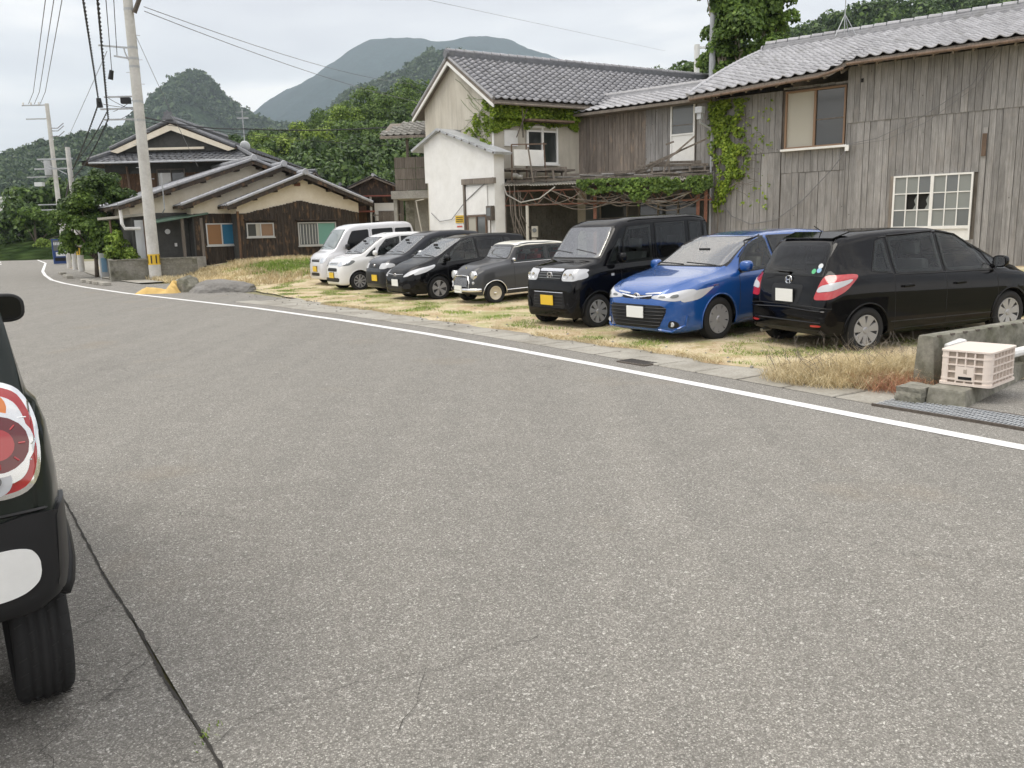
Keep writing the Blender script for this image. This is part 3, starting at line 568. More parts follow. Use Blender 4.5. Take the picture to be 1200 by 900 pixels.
# ------------------------------------------------------------------ building helpers
def planks(parent, x0, x1, z0, z1, y, w, material, holes=(), out=-1, top=None, thick=.02, seed=0, bottom=None):
    """upright boards side by side; 'out' is the sign of the outward direction on local y"""
    r = random.Random(seed); x = x0; me = PLANK
    while x < x1-.02:
        ww = min(w*r.uniform(.85, 1.12), x1-x); xc = x+ww/2; a = bottom(xc) if bottom else z0; bt = top(xc) if top else z1; segs = [(a, bt)]
        for (hx0, hx1, hz0, hz1) in holes:
            if hx0-.01 < xc < hx1+.01:
                ns = []
                for (p, q) in segs:
                    if hz0 > p: ns.append((p, min(q, hz0)))
                    if hz1 < q: ns.append((max(p, hz1), q))
                segs = [s_ for s_ in ns if s_[1]-s_[0] > .03] if (hz0 < bt and hz1 > a) else segs
        for (p, q) in segs:
            o = obj('plank', me, material, parent); o.location = (xc, y+out*r.uniform(0, .012), p+r.uniform(-.012, .012) if p > z0+.05 else p); o.scale = (ww*.95, thick*r.uniform(.8, 1.3), q-p)
            o.rotation_euler = (0, r.uniform(-.003, .003), 0)
        x += ww
def plank_mesh(material):
    b = MB().box(-.5,.5,-.5,.5,0,1); me = bpy.data.meshes.new('plank'); me.from_pydata(b.v, [], b.f); return me
class _P:
    pass
_pl = {}
def get_plank(material):
    if material not in _pl: me = plank_mesh(material); me.materials.append(MATS[material]); _pl[material] = me
    return _pl[material]
def planks_m(material):
    global PLANK; PLANK = get_plank(material)
def tile_arrays(tw, tl, h=.045, step=.032, th=.016, n=7):
    """one pantile: u 0..tw across, v 0..tl down the slope, raised roll along one side, lip at the lower end"""
    us = [0, .16, .34, .52, .68, .84, 1.0]; hs = [.9, .25, .0, .0, .25, .75, 1.0]; V = []
    for v, lift in ((-.04, 0.), (tl, step)):
        for u, q in zip(us, hs): V.append((u*tw, v, q*h+lift))
    for u, q in zip(us, hs): V.append((u*tw, tl, q*h+step-th-.012))
    F = [(i, i+7, i+8, i+1) for i in range(6)] + [(i+7, i+14, i+15, i+8) for i in range(6)]
    return np.array(V), F
def lay_tiles(parent, surf, nu, nv, tw, tl, material, limit, near, name='tile', h=.045, step=.032, offs=lambda j: 0., keep=None, jitter=1.):
    """surf(u_index, v_index)-> (origin, U, V, N) in the parent's space; 'near' ranks cells, lowest first"""
    A, F = tile_arrays(tw, tl, h, step); me = bpy.data.meshes.new(name); me.from_pydata([tuple(v) for v in A], [], F); me.materials.append(MATS[material]); me.shade_smooth()
    cells = [(i, j) for i in range(nu) for j in range(nv) if keep is None or keep(i, j)]; cells.sort(key=lambda c: near(*c)); r = random.Random(nu*nv)
    rest = []
    for n_, (i, j) in enumerate(cells):
        o_, U, V_, N = surf(i, j); M = Matrix((U, V_, N)).transposed()
        o_ = o_ + N*r.uniform(0, .006)*jitter + U*r.uniform(-.006, .006)*jitter
        if n_ < limit:
            o = obj(name, me, None, parent); M4 = M.to_4x4(); M4.translation = o_; o.matrix_basis = M4
        else: rest.append((np.array(o_), np.array(M)))
    if rest:
        Vs = np.concatenate([A @ m_.T + o_ for o_, m_ in rest]); k = len(A); F2 = np.array(F); Fs = np.concatenate([F2+k*i for i in range(len(rest))])
        o = obj('far_tiles', np_mesh('far_tiles', Vs, Fs, True), material, parent); tag(o, kind='stuff')
def window(parent, x0, x1, z0, z1, y, out, frame, panes, fw=.05, name='window', mull=None, depth=.06, sill=True):
    """panes: list of (fx0, fx1, fz0, fz1, material) in fractions; frame bars between them"""
    b = MB(); W_, H_ = x1-x0, z1-z0; d0, d1 = sorted((y, y+out*depth))
    b.box(x0, x1, d0, d1, z1-fw, z1); b.box(x0, x1, d0, d1, z0, z0+fw); b.box(x0, x0+fw, d0+.001, d1-.001, z0+fw, z1-fw); b.box(x1-fw, x1, d0+.001, d1-.001, z0+fw, z1-fw)
    for (a, c, bw) in (mull or []):   # ('x'|'z', fraction, width)
        if a == 'x': xc = x0+W_*c; b.box(xc-bw/2, xc+bw/2, d0+.002, d1-.002, z0+fw, z1-fw)
        else: zc = z0+H_*c; b.box(x0+fw, x1-fw, d0+.004, d1-.004, zc-bw/2, zc+bw/2)
    w_ = b.build(name, frame, parent)
    for (a, c, e, f, m_) in panes:
        p = MB(); q0, q1 = sorted((y+out*.012, y+out*.022)); p.box(x0+W_*a, x0+W_*c, q0, q1, z0+H_*e, z0+H_*f); p.build('pane', m_, w_)
    if sill:
        s_ = MB(); q0, q1 = sorted((y, y+out*(depth+.04))); s_.box(x0-.04, x1+.04, q0, q1, z0-.05, z0-.002); s_.build('sill', frame, w_)
    return w_
def vine(name, pts_fn, n, size, material, label, parent=None, seed=0, group=None, nrm=None):
    r = np.random.default_rng(seed); P = []; 
    while len(P) < n:
        p = pts_fn(r)
        if p is not None: P.append(p)
    P = np.array(P); m = len(P); n0 = np.array(nrm)+r.normal(0, .45, (m, 3)); n0 /= np.linalg.norm(n0, axis=1)[:,None]
    a = np.cross(n0, r.normal(0, 1, (m, 3))); a /= np.linalg.norm(a, axis=1)[:,None]; b_ = np.cross(n0, a); s = size*r.uniform(.5, 1.3, (m, 1))
    V = np.stack([P-a*s-b_*s*.4, P+a*s*.2-b_*s*.8, P+a*s+b_*s*.3, P-a*s*.1+b_*s*.9], 1).reshape(-1, 3)
    o = obj(name, np_mesh(name, V, np.arange(len(V)).reshape(-1, 4)), material, parent)
    return o
# ------------------------------------------------------------------ the boarded barn (local x along the wall to the left, local y towards the road)
BP = (12.905, 21.0); BA = R(90+51)
barn = empty('barn', (*BP, 0), BA, 'long weathered grey barn clad in upright boards under a silvery tiled roof', 'barn')
X0, X1, STEP = -4.5, 8.42, 4.45
b = MB(); b.box(X0, STEP, -8.9, -.05, .1, 5.82); b.box(STEP+.002, X1, -8.9, -.17, .1, 5.42)
for x in (X1-.02,): b.prism([(-8.9,5.42),(-.17,5.42),(-4.5,7.3)], X1-.02, X1, 'x')
b.build('wall', 'timber', barn)
WW = (1.22, 3.14, 1.12, 2.82); BW = (4.50, 6.26, 3.76, 5.42)
planks_m('wood_grey')
planks(barn, X0, STEP, .40, 4.32, -.02, .172, 'wood_grey', [WW], 1, seed=1)
planks(barn, X0, STEP, 4.33, 5.80, .0, .172, 'wood_grey', [], 1, seed=2)
planks(barn, STEP+.02, 6.32, .45, 3.08, -.145, .19, 'wood_grey', [BW], 1, seed=3)
planks(barn, STEP+.02, 6.32, 3.09, 5.48, -.13, .19, 'wood_grey', [BW], 1, seed=4)
planks(barn, 6.34, X1, .45, 3.70, -.145, .19, 'wood_grey', [], 1, seed=5)
planks(barn, 6.34, X1, 3.71, 5.42, -.13, .19, 'wood_grey', [], 1, seed=6)
b = None
for bx in ((STEP-.005, STEP+.02, -.16, .02, .4, 5.75), (X1-.01, X1+.08, -.2, -.08, .4, 5.4), (.98,1.08,.0,.035,.4,3.9)): MB().box(*bx).build('corner_board', 'wood_grey', barn)
b = MB(); b.box(X0, STEP, 0, .012, 4.315, 4.335); b.build('seam_batten', 'wood_grey', barn)
MB().box(X0, X1, -.4, .25, -.1, .42).build('footing', 'concrete_mossy', barn)
# white many-paned window with one pane broken out
b = MB(); x0, x1, z0, z1 = WW; fw = .045
b.box(x0, x1, -.03, .05, z1-fw, z1); b.box(x0, x1, -.03, .05, 1.40, 1.48); b.box(x0, x0+fw, -.03, .049, 1.10, z1-fw); b.box(x1-fw, x1, -.03, .049, 1.10, z1-fw); b.box((x0+x1)/2-.04, (x0+x1)/2+.04, -.03, .052, 1.48, z1-fw)
panes = []
for h in range(2):
    a0 = x0+fw if h == 0 else (x0+x1)/2+.04; a1 = (x0+x1)/2-.04 if h == 0 else x1-fw; w3 = (a1-a0)/3; h3 = (z1-fw-1.48)/3
    for i in range(1, 3): b.box(a0+i*w3-.013, a0+i*w3+.013, .0, .04, 1.48, z1-fw); b.box(a0, a1, .0, .038, 1.48+i*h3-.013, 1.48+i*h3+.013)
    for i in range(3):
        for j in range(3): panes.append((a0+i*w3, a0+(i+1)*w3, 1.48+j*h3, 1.48+(j+1)*h3, h, i, j))
ww = b.build('window', 'plaster_bright', barn)
for (a0, a1, c0, c1, h, i, j) in panes:
    if h == 1 and i in (0, 1) and j == 1:
        # broken: jagged remnant of glass over a dark hole
        MB().box(a0+.01, a1-.01, -.05, -.04, c0, c1).build('hole', 'dark_hole', ww)
        MB().prism([(a0,c0),(a0+.12,c0),(a0+.05,c0+.14),(a0+.09,c0+.25),(a0,c1)], .01, .014, 'y').build('broken_pane', 'glass_frost', ww); continue
    MB().box(a0, a1, .008, .016, c0, c1).build('pane', 'glass_frost' if (i+j+h) % 3 else 'glass_grey', ww)
b = MB(); b.box(x0+fw, x1-fw, -.02, .01, 1.1, 1.40); 
for i in range(9): b.box(x0+.1+i*.2, x0+.11+i*.2, .01, .016, 1.1, 1.40)
b.build('lower_panel', 'plaster_white', ww)
b = MB(); b.box(x1, x1+.09, -.04, .03, .9, z1); b.build('window_jamb', 'timber', ww)
# big sliding window
w_ = window(barn, BW[0]+.03, BW[1]-.02, BW[2], BW[3]-.05, -.16, 1, 'wood_frame', [(.02,.50,.02,.98,'glass_dark'),(.50,.98,.02,.98,'vinyl_beige')], .05, mull=[('x', .5, .06)], depth=.09)
MB().box(BW[0]+.06, (BW[0]+BW[1])/2-.03, -.145, -.125, 4.5, 4.53).build('rail', 'timber', w_)
MB().box(BW[0]-.06, BW[1]+.05, -.14, .04, BW[2]-.06, BW[2]-.0).build('sill_board', 'plaster_bright', w_)
# roof surface: ridge at y=-5, eave sagging lower over the left part
def barn_surf(x, y):
    f = (y+5)/5.6; base = 7.55-1.68*f
    if x > STEP-.1: ex = (.18+.20*(x-STEP)/4.4)*max(0, f)**2 * sm((x-STEP+.3)/.6); base -= ex
    return base
TW, TL, NV = .33, .30, 19
def bs(i, j):
    x = 9.05-(i+1)*TW; f = (5.62)/NV; y0 = -5+j*f; y1 = y0+f; z0 = barn_surf(x, y0); z1_ = barn_surf(x, y1)
    V_ = Vector((0, y1-y0, z1_-z0)).normalized(); z2 = barn_surf(x+TW, y0); U = Vector((TW, 0, z2-z0)).normalized(); N = U.cross(V_).normalized(); return Vector((x, y0, z0+.03)), U, N.cross(U), N
lay_tiles(barn, bs, 40, NV, TW, TL+.02, 'roof_tile', 300, lambda i, j: (NV-j)*1.0+abs(i-14)*.35, h=.07, step=.028, jitter=.5)
# roof body and rear slope, verge, soffit
xs = np.concatenate([np.linspace(X0-.2, STEP-.15, 6), np.linspace(STEP-.1, 9.0, 12)]); b = MB(); rows = []
V = []; F = []
for x in xs:
    prof = [(y, barn_surf(x, y)+.0) for y in np.linspace(-5, .60, 7)]; prof = [(-9.6, 5.9)] + prof
    lowr = [(y, z-.13) for (y, z) in reversed(prof)]; V += [(x, y, z) for (y, z) in prof+lowr]
k = 16
for i in range(len(xs)-1):
    for j in range(k): F.append((i*k+j, i*k+(j+1) % k, (i+1)*k+(j+1) % k, (i+1)*k+j))
F += [tuple(range(k)), tuple((len(xs)-1)*k+j for j in range(k-1, -1, -1))]
MB().add(V, F).build('roof', 'timber', barn)
# ridge: stacked flat courses with a round cap tile row and an end tile
b = MB()
for q in range(4): b.box(X0-.2, 8.98-.02*q, -5.16+q*.018, -4.84-q*.018, 7.50+q*.065, 7.555+q*.065)
b.build('ridge_courses', 'roof_tile', barn)
capb = MB()
for q in range(34):
    xa = 8.9-q*.40; capb.tube([(xa-.37, -5, 7.79), (xa-.01, -5, 7.795)], [.085, .097], 10)
capb.build('ridge_cap', 'roof_tile', barn, smooth=False)
MB().tube([(9.03,-5,7.62),(8.98,-5,7.62)], [.15,.16], 12).build('ridge_end_tile', 'roof_tile', barn)
b = MB(); b.tube([(9.02, y, barn_surf(9.0, y)+.065) for y in np.linspace(-4.9, .6, 14)], .06, 7); b.build('verge_roll', 'roof_tile', barn)
b = MB(); b.tube([(x, .68, barn_surf(x, .6)-.10) for x in np.linspace(X0, STEP-.12, 6)], .038, 8); b.build('gutter', 'timber_brown', barn)
b = MB(); b.tube([(x, .70, barn_surf(x, .6)-.12) for x in np.linspace(STEP-.05, 8.9, 8)], .038, 8)
b.build('gutter', 'timber_brown', barn)
b = MB()
for x in np.arange(X0, 9, .45): b.beam((x, -.3, barn_surf(x, -.3)-.17), (x, .52, barn_surf(x, .52)-.17), .05, .07)
b.build('rafters', 'timber', barn)
b = MB(); b.box(8.52, 8.74, .42, .64, 4.98, 5.16); b.box(8.56, 8.70, .46, .6, 4.8, 4.98); b.tube([(8.63,.53,4.8),(8.63,.5,4.7),(8.5,.1,4.55),(8.5,-.02,4.5),(8.5,-.02,1.0)], .035, 8); b.build('downpipe', 'galvanised', barn)
b = MB(); b.box(4.06,4.12,.02,.04,5.36,5.46); b.build('vent_hole', 'dark_hole', barn)
MB().box(4.35,4.45,.02,.10,3.58,3.74).build('junction_box', 'plaster_bright', barn)
b = MB(); b.tube([(4.4,.08,3.75),(3.6,.10,3.85),(2.6,.1,4.25),(1.4,.12,4.95),(.9,.2,5.7)], .008, 5); b.tube([(4.4,.08,3.72),(3.4,.10,3.78),(2.4,.1,4.15),(1.3,.12,4.9),(.8,.2,5.7)], .006, 5)
b.tube([(4.4,.09,3.6),(4.8,.06,3.1),(5.6,.0,2.3),(6.4,-.05,1.75),(7.2,-.06,1.65),(7.8,-.06,1.9),(8.3,-.05,2.5),(8.45,-.04,3.0)], .012, 5); b.build('cable', 'wire_grey', barn)
b = MB(); b.tube([(7.6,.0,2.9),(7.9,.02,2.75),(8.2,.03,2.45),(8.35,.05,2.2)], .02, 6); b.build('dead_branch', 'timber', barn)
MB().box(.98,1.08,.03,.09,3.2,3.75).build('wall_bracket', 'timber_brown', barn)
# climbing vine on the barn corner
def vp(r):
    x = r.uniform(6.6, 8.6); z = r.uniform(2.05, 5.35); c = 8.05-.25*math.sin(z*2.3); w = .42 if z < 3 else (.5+.35*sm((z-3)/1.5))
    if z < 3.3: w *= .5+.5*(z-2.05)/1.25
    d = abs(x-c)/w; stray = r.uniform() < .05 and x < 7.7 and noise.noise(Vector((x*6, z*6, 1))) > .15
    gap = noise.noise(Vector((x*3.5, z*3.5, 7))) < -.12 and d > .25
    return (x, r.uniform(-.12, .10), z) if (r.uniform() > d**1.3 and not gap and d < 1.6) or stray else None
vb = empty('climbing_vine', barn.matrix_basis @ Vector((8.1, 0, .5)) if False else (6.6, 26.1, .5), 0, 'bright green climbing vine on the left corner of the grey barn', 'vine')
def reparent_local(o, frame, root):
    """o was modelled in frame's space; hang it under root keeping its place"""
    Mf = Matrix.Translation(frame.location) @ frame.rotation_euler.to_matrix().to_4x4(); Mr = Matrix.Translation(root.location) @ root.rotation_euler.to_matrix().to_4x4()
    o.parent = root; o.matrix_basis = Mr.inverted() @ Mf @ o.matrix_basis
o = vine('foliage', vp, 4200, .045, 'leaf_vine', '', seed=4, nrm=(0,1,.3)); reparent_local(o, barn, vb)
b = MB(); r5 = random.Random(4)
for i in range(16):
    x = 8.2-r5.uniform(0,.5); z = r5.uniform(2.5, 4.9); pts = [(x, .01, z)]
    for k in range(6): x -= r5.uniform(.08,.2); z += r5.uniform(-.12,.1); pts.append((x, .012, z))
    b.tube(pts, .006, 4)
b.tube([(8.3,.02,.6),(8.2,.03,1.8),(8.3,.03,3),(8.0,.02,4.5)], .018, 5)
o = b.build('stems', 'timber', None); reparent_local(o, barn, vb)
# antenna on the barn ridge
an = empty('roof_antenna', (11.0, 28.3, 7.5), 0, 'thin metal antenna mast on four splayed legs on the barn ridge', 'antenna')
MB().tube([(0,0,.1),(0,0,1.5)], .014, 6).build('mast', 'galvanised', an)
for (x, y) in ((-.38,-.25),(.3,-.25),(-.25,.25),(.3,.28)): MB().tube([(0,0,.72),(x,y,.0)], .012, 5).build('leg', 'galvanised', an)
MB().beam((-.2,0,1.45),(.25,0,1.47),.02,.02).build('crossbar', 'galvanised', an)

# ------------------------------------------------------------------ boarded wing between barn and stucco house
WP = (6.38, 26.29)
wing = empty('boarded_wing', (*WP, 0), BA, 'grey boarded upper-floor wing between the barn and the stucco house with a white door', 'outbuilding')
b = MB(); b.box(.0, 6.2, -2.4, -.06, 3.3, 5.45); b.box(0, 6.2, -2.4, -2.3, 0, 3.3); b.build('wall', 'timber', wing)
DW = (.66, 1.5, 3.55, 5.4)
planks_m('wood_grey'); planks(wing, .02, 2.4, 3.42, 5.5, -.03, .15, 'wood_grey', [DW], 1, seed=11)
planks_m('wood_warm'); planks(wing, 2.4, 6.0, 3.50, 5.5, -.03, .15, 'wood_warm', [], 1, seed=12)
w_ = window(wing, DW[0], DW[1], DW[2], DW[3], -.04, 1, 'plaster_bright', [(.05,.95,.52,.97,'glass_grey')], .05, 'door', mull=[('z', .5, .05)], sill=False)
MB().box(DW[0]+.05, DW[1]-.05, -.03, -.01, DW[2]+.05, DW[2]+.9).build('door_panel', 'plaster_bright', w_)
MB().box(DW[0]+.06, DW[1]-.06, -.015, .0, 4.75, 4.77).build('bar', 'timber', w_)
def ws(i, j):
    V_ = Vector((0, .26, -.085)).normalized(); U = Vector((1,0,0)); N = U.cross(V_); N = N if N.z > 0 else -N; return Vector((6.1-(i+1)*.285, -1.35+j*.262, 6.06-j*.086)), U, V_, N
lay_tiles(wing, ws, 20, 7, .285, .27, 'roof_tile', 300, lambda i, j: 0)
b = MB(); b.prism([(-1.4,6.0),(.48,5.42),(.48,5.34),(-2.5,5.36),(-2.5,5.5)], .1, 6.15, 'x'); b.build('roof', 'timber', wing)
b = MB()
for q in range(3): b.box(.2, 6.4, -1.5+q*.02, -1.22-q*.02, 6.02+q*.06, 6.075+q*.06)
b.tube([(.2,-1.36,6.2),(6.4,-1.36,6.2)], .075, 8); b.build('ridge_courses', 'roof_tile', wing)
# rotten balcony deck, corrugated canopy, truss and posts: a frame of its own running from the shed to the barn corner
DP, DR, LXC = (-.15, 27.1, 0), math.atan2(-1.25, 6.4), 6.5
deck = empty('ruined_balcony', DP, DR, 'ruined timber balcony and rusty corrugated canopy under the boarded wing', 'balcony')
rb = random.Random(8)
def backy(x): return .45+2.45*min(1, x/2.6) if x < 2.6 else 2.9-2.55*(x-2.6)/3.9
for (x0, x1, z0, z1, y) in ((.3,2.0,3.50,3.55,.5),(1.9,4.5,3.34,3.40,.8),(4.2,6.4,3.52,3.50,.5),(.1,6.45,3.17,3.20,.22),(.2,6.4,3.22,3.24,1.0),(4.6,6.4,3.62,3.60,.7)): MB().beam((x0,y,z0),(x1,y,z1),.07,.075).build('beam', 'timber', deck)
for x in (.45,.95,1.6,1.95,2.6,3.3,4.25,4.7,5.2,5.85,6.3):
    o = MB().beam((0,0,0),(rb.uniform(-.06,.06),0,.34),.07,.07).build('post', 'timber', deck); o.location = (x, .5, 3.18)
for k in range(26):
    x = rb.uniform(.3, 6.2); L_ = rb.uniform(.4, 1.4); a = rb.gauss(0,.4); y = rb.uniform(.15, .9); z = 3.24+rb.uniform(0,.07)
    o = MB().box(-L_/2, L_/2, -.05, .05, -.012, .012).build('loose_board', 'wood_grey' if k % 3 else 'timber', deck, loc=(x, y, z)); o.rotation_euler = (rb.gauss(0,.15), rb.gauss(0,.07), a)
for (p0, p1) in (((4.1,.45,3.35),(6.35,.3,4.25)), ((4.3,.5,3.3),(5.6,.3,3.95)), ((5.2,.3,3.7),(6.0,.25,4.35)), ((4.15,.5,3.25),(4.5,.5,3.75)), ((4.35,.5,3.25),(4.75,.5,3.62)), ((1.0,.0,3.1),(.85,.0,4.2)), ((5.0,.3,3.2),(5.2,.3,3.7)), ((5.1,.3,4.12),(5.35,.3,4.2))):
    MB().beam(p0, p1, .045, .05).build('broken_rail', 'timber', deck)
def corr(x0, x1, n, dz, amp=.02):
    V = []; m = int(n)
    for i in range(m*4+1):
        x = x0+(x1-x0)*i/(m*4); q = amp*math.sin(i*math.pi/2)+dz
        V += [(x, 0-.02, 3.04+q), (x, backy(x), 3.24+q), (x, backy(x), 3.228+q), (x, -.02, 3.028+q)]
    F = []
    for i in range(m*4): a = i*4; F += [(a, a+1, a+5, a+4), (a+2, a+3, a+7, a+6), (a+3, a, a+4, a+7)]
    return MB().add(V, F)
x = .05; k = 0
while x < LXC-.05:
    w_ = min(.80, LXC-x); corr(x+.004, x+w_, 9, rb.uniform(-.025, .02)).build('corrugated_sheet', ('tin_streaked','corrugated','corrugated','tin_streaked')[k % 4], deck); x += w_; k += 1
ZA, ZB = 2.86, 2.42
for z in (ZA, ZB): MB().beam((0,.12,z),(LXC,.12,z),.045,.045).build('truss_chord', 'rust', deck)
for i in range(24):
    xa = i*LXC/24; xb = (i+1)*LXC/24; z0_, z1_ = (ZA, ZB) if i % 2 else (ZB, ZA); MB().beam((xa,.12,z0_),(xb,.12,z1_),.02,.02).build('truss_web', 'rust', deck)
for (x, w_, m_) in ((2.93,.10,'rust'),(6.1,.1,'rust'),(6.33,.1,'rust'),(.05,.06,'timber')): MB().beam((x,.13,.1),(x,.13,2.85),w_,w_).build('post', m_, deck)
MB().tube([(.78,.0,.1),(.78,.0,2.4)], .05, 8).build('pipe', 'pvc', deck)
b = MB()
for k in range(22):
    x0 = rb.uniform(.0, 4.8); x1 = min(6.4, x0+rb.uniform(.8, 2.6)); z0 = rb.uniform(2.4, 3.0); z1 = rb.uniform(2.4, 2.9); sg_ = rb.uniform(.1,.4); pts = []
    for i in range(9): f = i/8; pts.append((x0+(x1-x0)*f, -.03+.06*math.sin(f*5+k), z0+(z1-z0)*f-sg_*math.sin(math.pi*f)))
    b.tube(pts, rb.uniform(.006, .018), 5)
for k in range(12):
    x0 = .02+rb.uniform(0,.55); b.tube([(x0,0,rb.uniform(2.6,3.3)),(x0+.05,-.05,2.1),(x0+.12+rb.uniform(-.2,.4),0,1.3),(x0+.3,-.02,.6)], rb.uniform(.006,.016), 5)
b.build('creeper_stems', 'timber', deck)
MB().tube([(.03,-.06,3.1),(.15,-.1,2.75),(.6,-.1,2.5),(1.2,-.1,2.6),(1.7,-.08,2.95)], .022, 6).build('hose', 'hose_grey', deck); MB().tube([(3.4,.0,2.95),(4.2,-.05,2.45),(5.2,-.05,2.4),(6.4,-.02,2.85)], .018, 6).build('hose', 'hose_grey', deck)
for (x, z) in ((.35,3.35),(.5,3.3)): MB().tube([(x,.0,z),(x+.16,.0,z-.02)], .07, 9).build('old_lamp_fitting', 'roof_tile_worn', deck)
# back wall of the undercroft with dim windows and blocks
uc = empty('undercroft_wall', (*WP, 0), BA, 'dim concrete block wall and dark windows under the ruined balcony', 'wall')
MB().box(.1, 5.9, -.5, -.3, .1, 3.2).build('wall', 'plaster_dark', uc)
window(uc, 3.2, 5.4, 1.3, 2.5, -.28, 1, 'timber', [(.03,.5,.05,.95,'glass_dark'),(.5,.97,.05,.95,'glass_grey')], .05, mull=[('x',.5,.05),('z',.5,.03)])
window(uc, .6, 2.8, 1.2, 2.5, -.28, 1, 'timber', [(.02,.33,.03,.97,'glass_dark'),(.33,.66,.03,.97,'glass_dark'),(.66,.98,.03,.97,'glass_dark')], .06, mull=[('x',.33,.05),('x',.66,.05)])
MB().box(0, 6.2, -.5, 2.6, .02, .12).build('floor_slab', 'concrete', uc)
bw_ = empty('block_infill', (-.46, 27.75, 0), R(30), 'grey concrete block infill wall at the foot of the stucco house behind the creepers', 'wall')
blk = bpy.data.meshes.new('block_face'); q_ = MB().box(0,.385,0,.03,0,.19); blk.from_pydata(q_.v, [], q_.f); blk.materials.append(MATS['block_shade_tone'])
MB().box(-.03, 3.3, -.05, -.005, .1, 3.3).build('mortar', 'block_shade_tone', bw_)  # dark colour here paints the canopy's shade onto the wall
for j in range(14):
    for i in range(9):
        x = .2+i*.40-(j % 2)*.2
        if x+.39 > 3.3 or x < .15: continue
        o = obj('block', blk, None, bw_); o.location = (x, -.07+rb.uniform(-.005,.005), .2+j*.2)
em = empty('electric_meter', DP, DR, 'beige electric meter box on the pipe below the ruined canopy', 'meter')
MB().box(.92,1.12,-.06,.06,1.4,1.75).build('housing', 'vinyl_beige', em, bevel=.01); MB().tube([(1.02,-.06,1.62),(1.02,-.10,1.62)], .07, 12).build('dial', 'glass_grey', em); MB().box(.92,1.06,-.05,.05,1.12,1.36).build('breaker_box', 'vinyl_beige', em)
# vine over the canopy
def vp2(r):
    x = r.uniform(2.4, 6.5); lo = 2.72-.42*max(0, 1-abs(x-4.3)/.45)-.12*max(0, 1-abs(x-5.2)/.6)-.3*noise.noise(Vector((x*1.9, 0, 0)))+.25*max(0, 2.9-x)
    z = r.uniform(lo, 3.12); return (x, -.05-r.uniform(0,.2), z) if noise.noise(Vector((x*4, z*4, 2))) > -.22 else None
vb2 = empty('canopy_vine', (4.5, 26.2, 2.5), 0, 'green leafy vine hanging over the edge of the corrugated canopy', 'vine')
o = vine('foliage', vp2, 3400, .05, 'leaf_mid', '', seed=6, nrm=(0,-1,.4)); reparent_local(o, deck, vb2)
b = MB().tube([(2.4,-.1,2.55),(3.6,-.1,2.4),(5,-.1,2.5),(6.4,-.05,2.8)], .015, 5); o = b.build('stems', 'timber'); reparent_local(o, deck, vb2)

# ------------------------------------------------------------------ stucco house: local x along the front wall to the right, local y backwards
HP = (-.46, 27.75)
house = empty('stucco_house', (*HP, 0), R(30), 'tall beige stucco house with a big silvery tiled gable roof and vine on its corner', 'house')
RY, RZ, EYF, EZF, EYB, EZB = 2.6, 7.5, -.55, 5.68, 5.75, 5.95
def hz(y): return EZF+(RZ-EZF)*(y-EYF)/(RY-EYF) if y < RY else EZB+(RZ-EZB)*(EYB-y)/(EYB-RY)
b = MB(); b.prism([(0,.1),(5.1,.1),(5.1,hz(5.1)-.12),(RY,RZ-.14),(0,hz(0)-.12)], 0, 12.2, 'x'); b.build('wall', 'stucco', house)
NVh = 14; Lh = math.hypot(RY-EYF, RZ-EZF); TLh = Lh/NVh; TWh = .285
def hs(i, j):
    V_ = Vector((0, EYF-RY, EZF-RZ)).normalized(); U = Vector((-1,0,0)); N = U.cross(V_); N = N if N.z > 0 else -N
    o = Vector((-.25+(i+1)*TWh, RY, RZ+.03)) + V_*(j*TLh)
    return o, U, V_, N
lay_tiles(house, hs, 44, NVh, TWh, TLh+.02, 'roof_tile_grey', 300, lambda i, j: i+(NVh-j)*.4, h=.06, step=.05)
b = MB()
b.prism([(EYF,EZF),(RY,RZ),(EYB,EZB),(EYB,EZB-.13),(RY,RZ-.13),(EYF,EZF-.13)], -.22, 12.3, 'x'); b.build('roof', 'timber', house)
# verge boards of the gable, pale soffit
b = MB(); b.prism([(EYF,EZF-.12),(RY,RZ-.12),(RY,RZ-.23),(EYF,EZF-.22)], -.24, -.19, 'x'); b.build('bargeboard', 'plaster_white', house)
b = MB(); b.prism([(EYB,EZB-.12),(RY,RZ-.12),(RY,RZ-.23),(EYB,EZB-.22)], -.241, -.191, 'x'); b.build('bargeboard', 'plaster_white', house)
b = MB()
for (ya, za, yb, zb_) in ((EYF,EZF,RY,RZ),(EYB,EZB,RY,RZ)):
    b.tube([(-.2, ya+(yb-ya)*f, za+(zb_-za)*f+.05) for f in np.linspace(0,1,12)], .06, 7)
b.build('verge_roll', 'roof_tile', house)
b = MB()
for q in range(4): b.box(-.25, 12.3, RY-.15+q*.015, RY+.15-q*.015, RZ-.02+q*.055, RZ+.03+q*.055)
b.build('ridge_courses', 'roof_tile_dark', house)
b = MB()
for q in range(36): xa = -.25+q*.35; b.tube([(xa, RY, RZ+.235),(xa+.33, RY, RZ+.23)], [.085,.075], 8)
b.build('ridge_cap', 'roof_tile', house)
MB().tube([(-.3,RY,RZ+.12),(-.22,RY,RZ+.12)], [.15,.17], 10).build('ridge_end_tile', 'roof_tile_dark', house)
b = MB().tube([(-.2,EYF-.07,EZF-.1),(12,EYF-.07,EZF-.1)], .04, 7); b.build('gutter', 'timber', house)
w_ = window(house, 1.28, 2.5, 3.80, 5.02, -.02, -1, 'plaster_bright', [(.03,.5,.03,.85,'glass_dark'),(.5,.97,.03,.85,'glass_dark')], .06, mull=[('x',.5,.08),('z',.86,.05)], depth=.08)
MB().box(1.35,2.43,-.05,-.03,4.85,4.97).build('transom_panel', 'vinyl_beige', w_)
MB().box(1.1,2.9,-.5,-.0,5.12,5.18).build('window_hood', 'timber_brown', house)
MB().box(.45,.95,-.04,-.0,4.35,4.85).build('patch', 'plaster_white', house)
